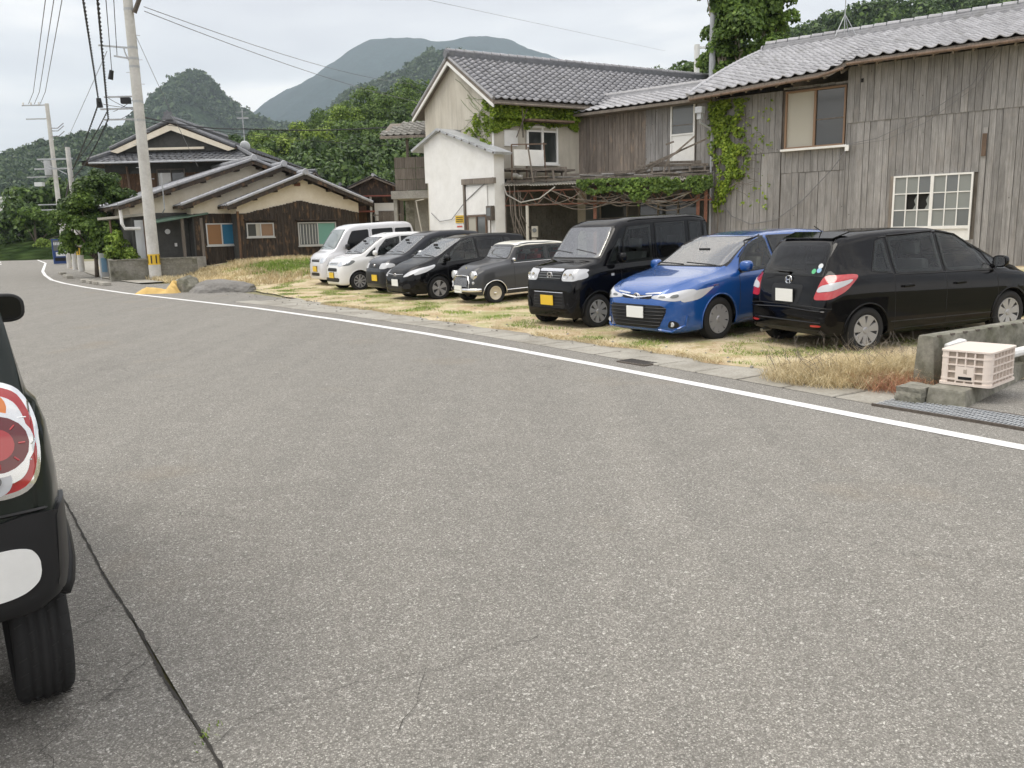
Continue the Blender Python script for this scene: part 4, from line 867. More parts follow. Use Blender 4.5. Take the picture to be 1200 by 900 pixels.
MB().tube([(.0,-.08,1.0),(.0,-.08,5.3)], .03, 8).build('drainpipe', 'plaster_bright', house)
b = MB(); b.beam((.75,-.3,4.6),(1.15,-.35,5.5),.03,.03); b.beam((1.0,-.3,4.6),(.95,-.35,5.55),.03,.03); b.build('bracket', 'timber', house)
# small balcony frame with a white board in front of the window
bal = empty('balcony_panel', (*HP, 0), R(30), 'white board hung on a thin metal railing in front of the upper window', 'railing')
MB().box(.25,1.35,-.98,-.95,3.65,4.15).build('board', 'plaster_bright', bal)
for (p0, p1) in (((.2,-.9,4.3),(1.5,-.9,4.36)), ((.2,-.9,3.2),(.2,-.9,4.3)), ((.75,-.9,3.2),(.75,-.9,4.32)), ((1.5,-.9,3.0),(1.4,-.9,4.4))): MB().beam(p0, p1, .035, .035).build('rail', 'timber_brown', bal)
MB().box(.1,2.6,-.95,-.1,3.52,3.58).build('deck', 'timber', bal)
for x in (.3,.9,1.5,2.1): MB().beam((x,-.85,3.25),(x+.05,-.85,3.52),.06,.06).build('strut', 'timber', bal)
# vine on gable and eave
def vp3(r):
    if r.uniform() < .55:   # under the front eave
        x = r.uniform(-.1, 3.3); z = r.uniform(4.75, 5.6); lo = 5.0+.25*noise.noise(Vector((x*2, 0, 2)))-.35*max(0, .8-x); return (x, -.05-r.uniform(0,.3)*(1 if z > 5.2 else .3), z) if z > lo else None
    y = 2.9*r.uniform()**1.3; up = 3.8+.35*y; lo = 3.95+.42*y*.0; z = r.uniform(3.7, 6.6); top_ = hz(y)-.35-.2*y*0; c = 5.05-.38*y; w = .95-.22*y
    spike = noise.noise(Vector(((y+z)*1.1, (z-y)*5, 3))) > .05
    return (-.05-r.uniform(0,.12), y, z) if z < top_ and abs(z-c) < w and spike and r.uniform() < 1.2-.3*y else None
vb3 = empty('corner_vine', (-.4, 27.7, 3.5), 0, 'green vine spreading over the stucco gable corner and along under its eave', 'vine')
o = vine('foliage', vp3, 6500, .045, 'leaf_vine', '', seed=9, nrm=(-.5,-.7,.3)); reparent_local(o, house, vb3)
b = MB(); r6 = random.Random(2)
for i in range(40):
    y = r6.uniform(0,.4); z = r6.uniform(4.0, 5.9); pts = [(-.03, y, z)]; dy = r6.uniform(.1,.22); dz = r6.uniform(-.16,.14)
    for k in range(r6.randint(5, 11)): y += dy; z += dz+r6.uniform(-.05,.05); pts.append((-.03, y, min(z, hz(y)-.3)))
    b.tube(pts, .007, 4)
o = b.build('stems', 'leaf_mid'); reparent_local(o, house, vb3)
# ------------------------------------------------------------------ white shed in front of the gable
SP = (-.47, 27.0)
shed = empty('white_shed', (*SP, 0), R(90+40), 'white plastered lean-to shed with a low gable in front of the stucco house', 'shed')
b = MB(); b.prism([(-.1,.1),(3.55,.1),(3.55,3.33),(3.74,3.33),(3.74,4.72),(2.74,4.98),(-.1,4.02)], -.42, 0, 'y'); b.build('wall', 'plaster_white', shed); MB().prism([(2.0,.1),(3.54,.1),(3.54,3.32),(3.73,3.32),(3.73,4.70),(2.74,4.96),(2.0,4.70)], -2.2, -.43, 'y').build('rear_wall', 'plaster_white', shed)
b = MB(); b.prism([(-.35,3.98),(2.74,5.0),(2.74,5.08),(-.38,4.06)], -.55, .16, 'y'); b.prism([(4.3,4.42),(2.745,5.0),(2.745,5.08),(4.33,4.50)], -2.4, .16, 'y'); b.build('roof', 'galvanised', shed)
b = MB()
for i in range(8): b.tube([(-.3+i*.4, .17, 4.03+i*.131),(-.3+i*.4+.02, .19, 4.04+i*.131)], .03, 6)
b.build('roof_clips', 'iron', shed)
b = MB(); b.beam((1.42,.05,.2),(1.42,.05,3.2),.07,.08); b.beam((-.2,.06,3.2),(1.5,.06,3.24),.1,.18); b.build('door_frame', 'timber', shed)
MB().box(.25,1.35,.01,.04,2.17,3.08).build('upper_panel', 'plaster_bright', shed)
window(shed, .3, 1.33, 1.0, 2.15, .005, 1, 'timber_brown', [(.04,.5,.03,.97,'glass_grey'),(.5,.96,.03,.97,'vinyl_beige')], .05, mull=[('x',.5,.05)], sill=False, name='door')
b = MB().tube([(3.4,.03,2.3),(2.9,.04,2.0),(2.2,.04,2.05),(1.4,.05,2.6),(.6,.06,3.0),(-.1,.06,3.3)], .012, 5); b.build('cable', 'wire_grey', shed)
sg = empty('warning_sign', (*SP, 0), R(90+40), 'small yellow sign with black lettering on the white shed wall', 'sign')
MB().box(1.53,2.0,.012,.03,1.93,2.17).build('board', 'sign_yellow', sg)
def text(parent, s, size, loc, rot, material, name='lettering', ext=.002):
    cu = bpy.data.curves.new(name, 'FONT'); cu.body = s; cu.size = size; cu.extrude = ext; cu.align_x = 'CENTER'; cu.align_y = 'CENTER'; cu.resolution_u = 2
    ob = bpy.data.objects.new(name, cu); col.objects.link(ob); dg = bpy.context.evaluated_depsgraph_get(); me = bpy.data.meshes.new_from_object(ob.evaluated_get(dg)); bpy.data.objects.remove(ob)
    o = obj(name, me, material, parent); o.location = loc; o.rotation_euler = rot; return o
b = MB()
for row, z in ((0, 2.11),(1, 2.04),(2, 1.98)):
    x = 1.58
    while x < 1.94: w_ = rb.uniform(.018,.035); b.box(x, x+w_, .03, .033, z-.018, z+.018); b.box(x+.004, x+w_-.004, .033, .0335, z-.006, z+.004); x += w_+.012
b.build('lettering', 'sign_black', sg); b = MB()
for x in np.arange(1.66,1.92,.05): b.box(x, x+.032, .004, .012, 1.78, 1.83)
b.build('red_marks', 'sign_red', sg)
mb = empty('meter_box', (*SP, 0), R(90+40), 'grey electricity meter box fixed to the right edge of the white shed', 'meter')
MB().box(-.12,.16,.03,.17,1.97,2.42).build('housing', 'iron', mb, bevel=.012); MB().box(-.08,.12,.17,.18,2.1,2.36).build('window', 'glass_grey', mb); MB().tube([(.02,.1,1.97),(.02,.1,.8)], .02, 6).build('conduit', 'iron', mb)
# ------------------------------------------------------------------ concrete carport with screened balcony left of the shed, pent roof
gar = empty('carport', (-4.45, 33.2, 0), R(-8), 'narrow concrete carport with screened balcony and small tiled pent roof beside the white shed', 'carport')
MB().box(0,.14,-.07,.07,.3,3.0).build('pillar', 'concrete', gar); MB().box(-.05,1.9,-.2,1.8,2.95,3.25).build('slab', 'concrete', gar); MB().box(0,1.9,1.7,1.8,.3,2.95).build('rear_wall', 'concrete_mossy', gar); MB().box(.5,1.9,1.2,1.25,.3,2.95).build('inner_panel', 'concrete', gar)
for j in range(3):
    for i in range(3): 
        o = MB().box(.12+i*.42,.12+i*.42+.40,-.12,-.09,3.27+j*.42,3.27+j*.42+.40).build('reed_panel', 'timber', gar)
b = MB()
for i in range(26): b.box(.13+i*.05,.14+i*.05,-.125,-.118,3.28,4.5)
b.build('reeds', 'timber', gar)
for x in (.55,): MB().box(x,x+.09,.1,.19,3.25,5.2).build('post', 'timber', gar)
def gsf(i, j):
    V_ = Vector((-.02, -.26, -.11)).normalized(); U = Vector((-1,0,0)); N = V_.cross(U); N = N if N.z > 0 else -N; return Vector((-.3+(i+1)*.27, 1.1-j*.26, 5.95-j*.11)), U, V_, N
lay_tiles(gar, gsf, 8, 6, .27, .27, 'roof_tile_worn', 300, lambda i, j: 0, keep=lambda i, j: i*.9+(6-j)*.0 > (5-j)*.55-1.0)
MB().prism([(1.1,5.93),(-.5,5.26),(-.5,5.18),(1.1,5.8)], -.3, 1.8, 'x').build('roof_boards', 'timber', gar)
MB().tube([(1.25,-.2,2.9),(.95,-.25,2.85),(1.0,-.25,2.5),(1.2,-.25,1.2),(1.3,-.25,.5)], .03, 6).build('drainpipe', 'pvc', gar)
# ------------------------------------------------------------------ small huts further back
def hut(loc, rz, w, d, ze, zr, label, roofm='roof_tile_dark', wallm='wood_dark', z0=0):
    h = empty('hut', loc, rz, label, 'hut', 'small tiled huts behind the lot'); b = MB(); b.prism([(-w/2,z0),(w/2,z0),(w/2,ze),(0,zr-.1),(-w/2,ze)], 0, d, 'y'); b.build('wall', wallm, h)
    for s in (-1, 1):
        L_ = math.hypot(w/2+.35, zr-ze+.15); n = max(3, int(L_/.3)); m = int(d/.3)+2; VV = []; A, F = tile_arrays(.3, L_/n)
        V_ = Vector((s*(w/2+.35), 0, -(zr-ze+.15))).normalized(); U = Vector((0,1,0)); N = V_.cross(U); N = N if N.z > 0 else -N; M = np.array(Matrix((U, V_, N)).transposed()); ps = []
        for i in range(m):
            for j in range(n): ps.append(A @ M.T + np.array((0,-.3+i*.3, zr+.02))+np.array(V_)*j*L_/n)
        F2 = np.array(F); k = len(A); o = obj('roof', np_mesh('roof', np.concatenate(ps), np.concatenate([F2+k*i for i in range(len(ps))]), True), roofm, h); tag(o, kind='stuff')
        b = MB().add([(0,-.3,zr),(s*(w/2+.35),-.3,ze-.15),(s*(w/2+.35),d+.3,ze-.15),(0,d+.3,zr),(0,-.3,zr-.08),(s*(w/2+.35),-.3,ze-.23),(s*(w/2+.35),d+.3,ze-.23),(0,d+.3,zr-.08)], [(0,1,2,3),(4,7,6,5),(0,4,5,1),(1,5,6,2),(2,6,7,3)]); b.build('roof_boards', 'timber', h)
    MB().tube([(0,-.35,zr+.07),(0,d+.35,zr+.07)], .09, 7).build('ridge', roofm, h); return h
h1 = hut((-6.9,44,.3), R(4), 2.6, 3.5, 3.7, 4.25, 'small dark hut with a grey tiled gable and rusty red eave sheet', 'roof_slate')
MB().box(-1.5,1.4,-.75,-.1,3.22,3.28).build('red_eave_sheet', 'red_sheet', h1); 
for x in (-.95,-.55,-.2): MB().box(x,x+.1,-.6,-.5,1.2,3.22).build('post', 'plaster_white', h1)
MB().box(.0,1.0,-.3,-.2,2.0,2.9).build('pale_panel', 'plaster_white', h1); MB().box(.2,1.2,-.35,-.3,1.6,2.5).build('lattice', 'timber', h1)
h2 = hut((-10.6,46,.3), R(75), 3.5, 6, 3.8, 4.7, 'long low tiled roof behind the cream gabled house', wallm='wood_brown')
h3 = hut((-8.2,41.8,.3), R(10), 2.4, 3, 3.0, 3.7, 'low hut with dark tiled roof right of the cream gables', wallm='wood_brown')
MB().box(-.9,1.6,-1.0,.0,2.4,2.46).build('red_eave_sheet', 'red_sheet', h3)
gate = empty('iron_gate', (-6.2,38.5,1.1), 0, 'black iron railing gate beside the carport', 'gate')
for i in range(9): MB().box(i*.16,i*.16+.03,0,.03,0,1.45).build('bar', 'iron', gate)
MB().box(0,1.4,.001,.04,1.35,1.4).build('rail', 'iron', gate); MB().box(0,1.4,.001,.04,.2,.25).build('rail', 'iron', gate)
# ------------------------------------------------------------------ cream house with three stepped gables (local x along the facade, local y backwards)
gh = empty('cream_house', (-12, 37, 0), R(36), 'single-storey cream and dark-boarded house with three stepped tiled gables', 'house')
PITCH = .335
def gable(xr, zr, xl, y, xR=None, depth=8, PITCH=.385):
    """ridge at (xr,zr), left eave xl, right eave xR, front plane y"""
    zl = zr-(xr-xl)*PITCH; xR = xR if xR is not None else xr+3.1; zR = zr-(xR-xr)*PITCH
    lw = xl+.55; rw = xR-.5
    MB().prism([(lw,2.66),(rw,2.66),(rw,zR+.02),(xr,zr-.18),(lw,zl+.02)], y, y+depth, 'y').build('wall', 'plaster_cream', gh); MB().box(lw+.02, rw-.02, y+.02, y+depth-.02, .1, 2.66).build('lower_wall', 'plaster_dark', gh)
    for s, xe, ze in ((-1, xl, zl), (1, xR, zR)):
        MB().add([(xr,y-.55,zr),(xe,y-.55,ze),(xe,y+depth,ze),(xr,y+depth,zr),(xr,y-.55,zr-.10),(xe,y-.55,ze-.10),(xe,y+depth,ze-.10),(xr,y+depth,zr-.10)], [(0,1,2,3),(4,7,6,5),(0,4,5,1),(1,5,6,2),(2,6,7,3)]).build('roof_boards', 'wood_dark', gh)
        L_ = math.hypot(xe-xr, ze-zr); n = int(L_/.27); V_ = Vector((xe-xr, 0, ze-zr)).normalized(); U = Vector((0,1,0)); N = V_.cross(U); N = N if N.z > 0 else -N; M = np.array(Matrix((U, V_, N)).transposed()); A, F = tile_arrays(.29, L_/n, .03, .025); ps = []
        for i in range(int((depth+.5)/.29)):
            for j in range(n): ps.append(A @ M.T + np.array((xr, y-.5+i*.29, zr+.02))+np.array(V_)*j*L_/n)
        F2 = np.array(F); k = len(A); o = obj('roof_tiles', np_mesh('roof_tiles', np.concatenate(ps), np.concatenate([F2+k*i for i in range(len(ps))]), True), 'roof_slate', gh); tag(o, kind='stuff')
        b = MB().tube([(xr+(xe-xr)*f, y-.52, zr+(ze-zr)*f+.05) for f in np.linspace(0,1,14)], .075, 7); b.build('verge_roll', 'roof_slate', gh)
        b = MB().beam((xr+.01*s,y-.56,zr-.13),(xe,y-.56,ze-.13),.04,.13); b.build('bargeboard', 'wood_dark', gh)
        for f in (.12,.38,.64,.9): MB().box(xr+(xe-xr)*f-.07, xr+(xe-xr)*f+.07, y-.48, y, zr+(ze-zr)*f-.26, zr+(ze-zr)*f-.13).build('purlin_end', 'wood_dark', gh)
    MB().tube([(xr,y-.6,zr+.1),(xr,y+depth,zr+.1)], .11, 8).build('ridge', 'roof_slate', gh)
    MB().tube([(xr,y-.66,zr+.1),(xr,y-.6,zr+.1)], [.13,.15], 10).build('ridge_end_tile', 'roof_slate', gh)
gable(1.45, 5.06, -4.42, 1.6, 4.2, PITCH=.345); gable(2.53, 4.76, -2.11, .8, 5.4, PITCH=.378); gable(3.2, 4.36, -.42, 0, 6.5)
# boarding of the front gable and of the bays
planks_m('wood_dark')
W1 = (-1.02,.30,1.30,2.26); W2 = (.50,1.74,1.62,2.24); W3 = (2.87,4.75,1.18,2.24)
planks(gh, .14, 5.98, .4, 3.2, -.03, .155, 'wood_dark', [W2, W3], -1, top=lambda x: 3.22-abs(x-3.05)*(.22 if x < 3.05 else .19), seed=21, bottom=lambda x: .48+.07*x)
planks(gh, -1.5, .13, .35, 2.68, .77, .155, 'wood_dark', [(W1[0],W1[1]+.1,W1[2],W1[3])], -1, seed=22)
MB().box(.12,.205,-.12,.0,.3,2.75).build('corner_post', 'wood_brown', gh)
window(gh, W1[0], W1[1], W1[2], W1[3], .76, -1, 'aluminium', [(.03,.5,.04,.96,'brown_panel'),(.52,.97,.04,.96,'blue_panel')], .05, mull=[('x',.51,.05)])
window(gh, W2[0], W2[1], W2[2], W2[3], -.04, -1, 'aluminium', [(.03,.34,.04,.96,'glass_dark'),(.34,.5,.04,.96,'vinyl_beige'),(.52,.97,.04,.96,'wood_frame')], .05, mull=[('x',.51,.05)])
window(gh, W3[0], W3[1], W3[2], W3[3], -.04, -1, 'aluminium', [(.03,.5,.04,.96,'glass_grey'),(.52,.97,.04,.96,'teal_panel')], .05, mull=[('x',.51,.05)])
for (x0, x1, z) in ((W3[0]-.1, W3[1]+.1, 2.32), (W2[0]-.1, W2[1]+.1, 2.35)): MB().box(x0, x1, -.22, -.03, z, z+.05).build('lintel_board', 'wood_dark', gh)
MB().box(2.85,3.15,-.03,-.004,3.86,4.02).build('gable_vent', 'rust', gh)
for x in np.linspace(2.98,3.7,6): MB().box(x,x+.025,-.068,-.062,1.25,2.15).build('curtain_fold', 'curtain', gh)
# porch
MB().box(-2.9,-1.0,1.5,1.58,.2,2.75).build('porch_wall', 'plaster_dark', gh); MB().box(-3.75,-2.9,1.5,1.58,.2,2.45).build('white_screen', 'white_tin', gh)
for i in range(6): MB().box(-3.72+i*.14,-3.69+i*.14,1.47,1.50,.3,2.4).build('screen_rib', 'white_tin', gh)
MB().add([(-3.1,.6,2.36),(-.9,.6,2.72),(-.9,1.9,2.85),(-3.1,1.9,2.5),(-3.1,.6,2.30),(-.9,.6,2.66),(-.9,1.9,2.79),(-3.1,1.9,2.44)], [(0,1,2,3),(4,7,6,5),(0,4,5,1),(1,5,6,2),(2,6,7,3),(3,7,4,0)]).build('porch_roof', 'roof_green', gh)
for x in (-2.05,-1.25): MB().box(x,x+.12,.75,.87,.3,2.5).build('porch_post', 'timber', gh)
MB().box(-1.55,-1.35,1.46,1.5,.4,2.3).build('door_gap', 'dark_hole', gh)
MB().tube([(-2.45,1.45,1.95),(-2.45,1.5,1.95)], .11, 12).build('meter', 'white_tin', gh); MB().box(-2.2,-2.1,1.46,1.5,1.3,1.45).build('doorbell', 'plaster_white', gh)
MB().tube([(-2.6,1.0,4.4),(-2.6,1.0,2.9),(-2.6,1.4,2.75)], .025, 6).build('antenna_mast', 'galvanised', gh)
MB().box(-2.0,-1.2,.5,.75,.1,.85).build('step_block', 'concrete', gh)
MB().box(-4.6,-2.05,.45,.65,.0,.85).build('garden_wall', 'block', gh)
MB().tube([(-4.3,1.3,3.0),(-4.3,1.25,2.3),(-4.2,1.25,2.1),(-3.6,1.25,2.1)], .07, 8).build('drainpipe', 'plaster_bright', gh)
MB().box(-1.3,6.0,-.28,.9,-.1,.45).build('footing', 'concrete_mossy', gh)
MB().add([(.3,-.5,0),(6.4,-.5,0),(6.4,0,0),(.3,0,0),(.3,-.45,.42),(6.4,-.45,.88),(6.4,0,.88),(.3,0,.45)], [(0,3,2,1),(4,5,6,7),(0,1,5,4),(1,2,6,5),(2,3,7,6),(3,0,4,7)]).build('terrace', 'concrete_mossy', gh)
# carport roof plate of the garden
cp = empty('garden_canopy', (-17.2, 36.3, 0), 0, 'beige flat canopy on thin posts among the garden trees', 'canopy')
MB().box(-.1,1.9,-.3,.6,2.5,2.6).build('roof', 'vinyl_beige', cp).rotation_euler = (0, R(-4), 0); MB().box(.15,.22,-.2,-.13,0,2.5).build('post', 'timber_brown', cp); MB().box(1.6,1.68,-.2,-.13,0,2.5).build('post', 'timber_brown', cp)
# ------------------------------------------------------------------ two-storey house behind
bh = empty('tiled_house', (-16.6, 43, 0), 0, 'two-storey house with a hipped-gable tiled roof and brown boards behind the utility pole', 'house')
MB().box(-3.9,3.5,.6,8,0,5.4).build('wall', 'plaster_dark', bh)
planks_m('wood_brown'); planks(bh, -3.9, 3.5, 3.0, 4.95, .57, .2, 'wood_brown', [(-1.25,.25,4.15,5.2)], -1, seed=31)
MB().box(-2.6,2.6,.5,.58,4.95,5.45).build('panel_band', 'plaster_dark', bh)
window(bh, -1.25, .2, 4.2, 5.15, .55, -1, 'timber', [(.04,.5,.04,.96,'plaster_white'),(.52,.96,.04,.96,'glass_grey')], .06, mull=[('x',.51,.05)])
def slope(parent, p0, p1, p2, p3, m, tw=.3, tl=.27, name='roof_tiles'):
    """tiles over the quad: p0-p1 top edge, p3-p2 bottom edge"""
    p0, p1, p2, p3 = map(Vector, (p0, p1, p2, p3)); n = max(2, int((p3-p0).length/tl)); mlen = max((p1-p0).length, (p2-p3).length); ps = []; A0, F = tile_arrays(1, 1, .035, .03); cnt = 0
    for j in range(n):
        a = p0.lerp(p3, j/n); b_ = p1.lerp(p2, j/n); a2 = p0.lerp(p3, (j+1)/n); b2 = p1.lerp(p2, (j+1)/n); w = max((b_-a).length, .05); mm_ = max(1, int(round(w/tw))); U = (b_-a).normalized()
        for i in range(mm_):
            o = a.lerp(b_, i/mm_); o2 = a2.lerp(b2, i/mm_); V_ = (o2-o); N = U.cross(V_).normalized(); N = N if N.z > 0 else -N
            P_ = np.outer(A0[:,0], np.array(U)*w/mm_)+np.outer(A0[:,1], np.array(V_))+np.outer(A0[:,2]+.02, np.array(N)); ps.append(P_+np.array(o)); cnt += 1
    F2 = np.array(F); k = len(A0); o = obj(name, np_mesh(name, np.concatenate(ps), np.concatenate([F2+k*i for i in range(len(ps))]), True), m, parent); tag(o, kind='stuff')
    q = MB().add([p0, p1, p2, p3, p0-Vector((0,0,.1)), p1-Vector((0,0,.1)), p2-Vector((0,0,.1)), p3-Vector((0,0,.1))], [(0,1,2,3),(4,7,6,5),(0,4,5,1),(1,5,6,2),(2,6,7,3),(3,7,4,0)]); q.build('roof_boards', 'wood_dark', parent)
zr = 7.35
slope(bh, (0,-.3,zr), (0,8,zr), (-4.7,9,5.5), (-3.0,-.3,6.05), 'roof_tile_dark'); slope(bh, (0,8,zr), (0,-.3,zr), (3.0,-.3,6.1), (4.6,9,5.5), 'roof_tile_dark')
slope(bh, (-3.0,.3,5.97), (3.0,.3,5.97), (3.9,-.7,5.42), (-4.0,-.7,5.42), 'roof_tile_dark')
slope(bh, (-3.0,9,6.1), (-3.0,.3,6.02), (-4.4,-.7,5.42), (-4.6,9,5.42), 'roof_tile_dark'); slope(bh, (3.0,.3,6.02), (3.0,9,6.1), (4.6,9,5.42), (4.1,-.7,5.42), 'roof_tile_dark')
MB().prism([(-3.0,5.95),(3.0,5.95),(0,7.2)], -.02, .1, 'y').build('gable_wall', 'plaster_dark', bh)
for s in (-1, 1):
    MB().add([(0,-.34,zr-.12),(s*3.1,-.34,5.98),(s*2.75,-.34,5.88),(0,-.34,zr-.42),(0,-.26,zr-.12),(s*3.1,-.26,5.98),(s*2.75,-.26,5.88),(0,-.26,zr-.42)], [(0,1,2,3),(4,7,6,5),(0,4,5,1),(1,5,6,2),(2,6,7,3),(3,7,4,0)]).build('bargeboard', 'plaster_cream', bh)
    MB().tube([(0,-.3,zr+.08),(s*3.1,-.3,6.12)], .1, 7).build('verge_roll', 'roof_tile_dark', bh)
    MB().tube([(s*3.0,.3,6.1),(s*4.1,-.7,5.55)], .12, 7).build('hip_roll', 'roof_tile_dark', bh)
MB().box(-1.6,1.5,-.15,-.03,6.02,6.13).build('gable_beam', 'plaster_cream', bh)
MB().tube([(0,-.5,zr+.15),(0,8,zr+.15)], .16, 8).build('ridge', 'roof_tile_dark', bh)
b = MB(); b.box(-.16,.16,-.6,-.45,zr+.05,zr+.42); b.prism([(-.3,zr+.05),(.3,zr+.05),(0,zr+.5)], -.62, -.5, 'y'); b.build('ridge_end_tile', 'roof_tile_dark', bh)
b = MB().tube([(-4.0,-.8,5.4),(3.9,-.8,5.4)], .05, 6); b.build('gutter', 'galvanised', bh)
MB().tube([(-2.7,.4,5.3),(-2.6,.4,3.6),(-2.4,.3,2.6)], .06, 8).build('downpipe', 'timber_brown', bh)
MB().tube([(2.9,2,5.8),(2.9,2,8.2)], .03, 6).build('antenna_mast', 'galvanised', bh)
at = MB()
for i in range(5): at.beam((2.65,2-.3+i*.15,8.0+.02*i),(3.15,2-.3+i*.15,8.0+.02*i),.02,.02)
at.beam((2.9,1.6,8.0),(2.9,2.5,8.1),.025,.025); at.box(2.6,3.2,1.98,2.02,7.7,7.78); at.build('antenna', 'galvanised', bh)
b = MB(); b.lathe([(0,-.06),(.12,-.045),(.22,-.015),(.27,.02),(.25,.03),(.2,.0),(0,-.03)], 20, Matrix.Translation((3.0,1.7,6.3)) @ Matrix.Rotation(R(20),4,'X')); b.build('satellite_dish', 'white_tin', bh, smooth=True)
# ------------------------------------------------------------------ block garden wall by the road
def blockwall(p0, p1, h, label, z0=0.):
    p0, p1 = Vector(p0), Vector(p1); L_ = (p1-p0).length; w = empty('block_wall', (p0.x, p0.y, z0), math.atan2(p1.y-p0.y, p1.x-p0.x), label, 'wall'); rows = int(h/.2); me = bpy.data.meshes.new('block'); q = MB().box(.005,.39,-.06,.06,.005,.19); me.from_pydata(q.v, [], q.f); me.materials.append(MATS['block'])
    MB().box(0, L_, -.05, .05, 0, rows*.2).build('mortar', 'concrete_mossy', w)
    for j in range(rows):
        x = -.2*(j % 2)
        while x < L_-.2:
            if x >= 0: o = obj('block', me, None, w); o.location = (x, rb.uniform(-.004,.004), j*.2)
            x += .4
    MB().box(-.02, L_+.02, -.08, .08, rows*.2+.002, rows*.2+.06).build('coping', 'concrete_mossy', w); return w
blockwall((-15.9,33.6,0), (-13.0,34.9,0), .8, 'low mossy concrete block wall in front of the porch behind the utility pole')
blockwall((-18.6,38.8,0), (-15.95,33.6,0), .85, 'mossy block wall running back along the road beside the garden trees')
bn = empty('banner', (-17.35, 36.0, 0), R(60), 'faded blue and white banner standing against the block wall', 'banner'); MB().box(-.25,.25,-.02,.02,.1,1.1).build('cloth', 'white_tin', bn); MB().box(-.2,.05,-.03,-.021,.3,.9).build('print', 'sticker_blue', bn); MB().tube([(-.27,0,0),(-.27,0,1.15)], .012, 5).build('rod', 'white_tin', bn)
vm = empty('vending_machine', (-33.0, 61.8, 0), R(30), 'dark blue vending machine at the roadside near the far bend', 'vending machine')
MB().box(-.5,.5,-.35,.35,.05,1.85).build('body', 'machine_blue', vm, bevel=.02); MB().box(-.42,.42,-.375,-.352,1.0,1.75).build('display', 'glass_grey', vm); MB().box(-.4,.4,-.38,-.352,.25,.5).build('delivery_flap', 'plastic_black', vm)
for i in range(8): MB().box(-.38+i*.1,-.32+i*.1,-.385,-.376,1.4,1.6).build('bottle', 'white_tin', vm)
text(vm, 'DRINK', .2, (0,-.36,.75), (R(90),0,0), 'white_tin') if False else MB().box(-.3,.3,-.365,-.352,.6,.9).build('white_logo_patch', 'white_tin', vm)
# kerb stones along the bend
for k, t in enumerate((33.5, 34.6, 35.8, 37.1, 42, 43.4, 47)):
    p = ST(line_s(t)+.75, t, 0); o = MB().box(-.14,.14,-.42,.42,0,.13).build('kerb_stone', 'concrete_slab', None, bevel=.03, loc=p); o.rotation_euler = (0,0,R(36)+rb.uniform(-.1,.1)); tag(o, ('nearest broken kerb stone beside the white line on the bend','second kerb stone from the front along the white line','third kerb stone from the front along the white line','fourth kerb stone along the white line','kerb stone just before the sharp bend','kerb stone in the sharp bend of the line','farthest kerb stone past the bend')[k], 'kerb stone', 'kerb stones along the bend')
tag(strip('pavement', lambda t: line_s(t)+1.9, lambda t: line_s(t)+4.6, 33.5, 75, 60, .03, 'concrete_slab'), kind='structure')
# rocks, slab mound and yellow debris at the pole
def rock(name, loc, sx, sy, sz_, material, label, cat, seed, kind=None, sub=3, amp=.25):
    bm = bmesh.new(); bmesh.ops.create_icosphere(bm, subdivisions=sub, radius=1)
    for v in bm.verts:
        n_ = noise.noise(v.co*1.3+Vector((seed, 0, 0)))*amp+noise.noise(v.co*4+Vector((seed, 3, 0)))*amp*.4; v.co *= 1+n_; v.co.x *= sx; v.co.y *= sy; v.co.z = max(v.co.z, -.25)*sz_
    me = bpy.data.meshes.new(name); bm.to_mesh(me); bm.free(); o = obj(name, me, material, None, loc); tag(o, label, cat, kind=kind); return o
rock('stone', (-10.0,25.9,.08), .42, .35, .42, 'concrete_mossy', 'grey boulder between the yellow tarp and the asphalt mound', 'stone', 3)
rock('asphalt_mound', (-8.9,25.8,.0), 1.05, .95, .36, 'gravel_grey', 'low rounded mound of grey gravel and old asphalt at the edge of the lot', 'mound', 9, sub=4, amp=.18)
def tarp():
    nx, ny = 26, 18; V = []
    for i in range(nx):
        for j in range(ny):
            x = (i/(nx-1)-.5)*1.25; y = (j/(ny-1)-.5)*.6; h = .10+.16*noise.noise(Vector((x*2.2, y*3, 2)))+.10*noise.noise(Vector((x*6, y*7, 5)))+.18*math.exp(-((x-.48)/.18)**2)
            e = min(1, min(i, nx-1-i)/2.5, min(j, ny-1-j)/2.5); V.append((x*(1+.1*math.sin(j)), y, max(.0, h*e)))
    I = np.arange(nx*ny).reshape(nx, ny); F = np.stack([I[:-1,:-1], I[1:,:-1], I[1:,1:], I[:-1,1:]], -1).reshape(-1, 4); return obj('tarp', np_mesh('tarp', V, F, True), 'tarp_yellow', None, (-10.75,25.5,.0))
tag(tarp(), 'crumpled dirty yellow tarp lying on the verge beside the stone', 'tarp')
# ------------------------------------------------------------------ utility poles
def bands(p, z, r, n=8):
    o = MB().tube([(0,0,z),(0,0,z+.42)], r+.004, 16, False).build('yellow_band', 'sign_yellow', p); k = MB()
    for i in range(n):
        a = 2*math.pi*i/n; c, s_ = math.cos(a)*(r+.007), math.sin(a)*(r+.007); t_ = Vector((-math.sin(a), math.cos(a), 0))*.028
        k.add([Vector((c,s_,z+.05))-t_, Vector((c,s_,z+.05))+t_, Vector((c,s_,z+.37))+t_, Vector((c,s_,z+.37))-t_], [(0,1,2,3)])
    k.build('black_stripe', 'sign_black', o)
pole = empty('utility_pole', (-14.40, 34.0, 0), 0, 'thick pale concrete utility pole nearest the camera, with black and yellow band', 'utility pole', 'utility poles along the road')
MB().tube([(0,0,-.1),(0,0,13)], [.235,.16], 20).build('shaft', 'pole_concrete', pole, smooth=False); bands(pole, .62, .233)
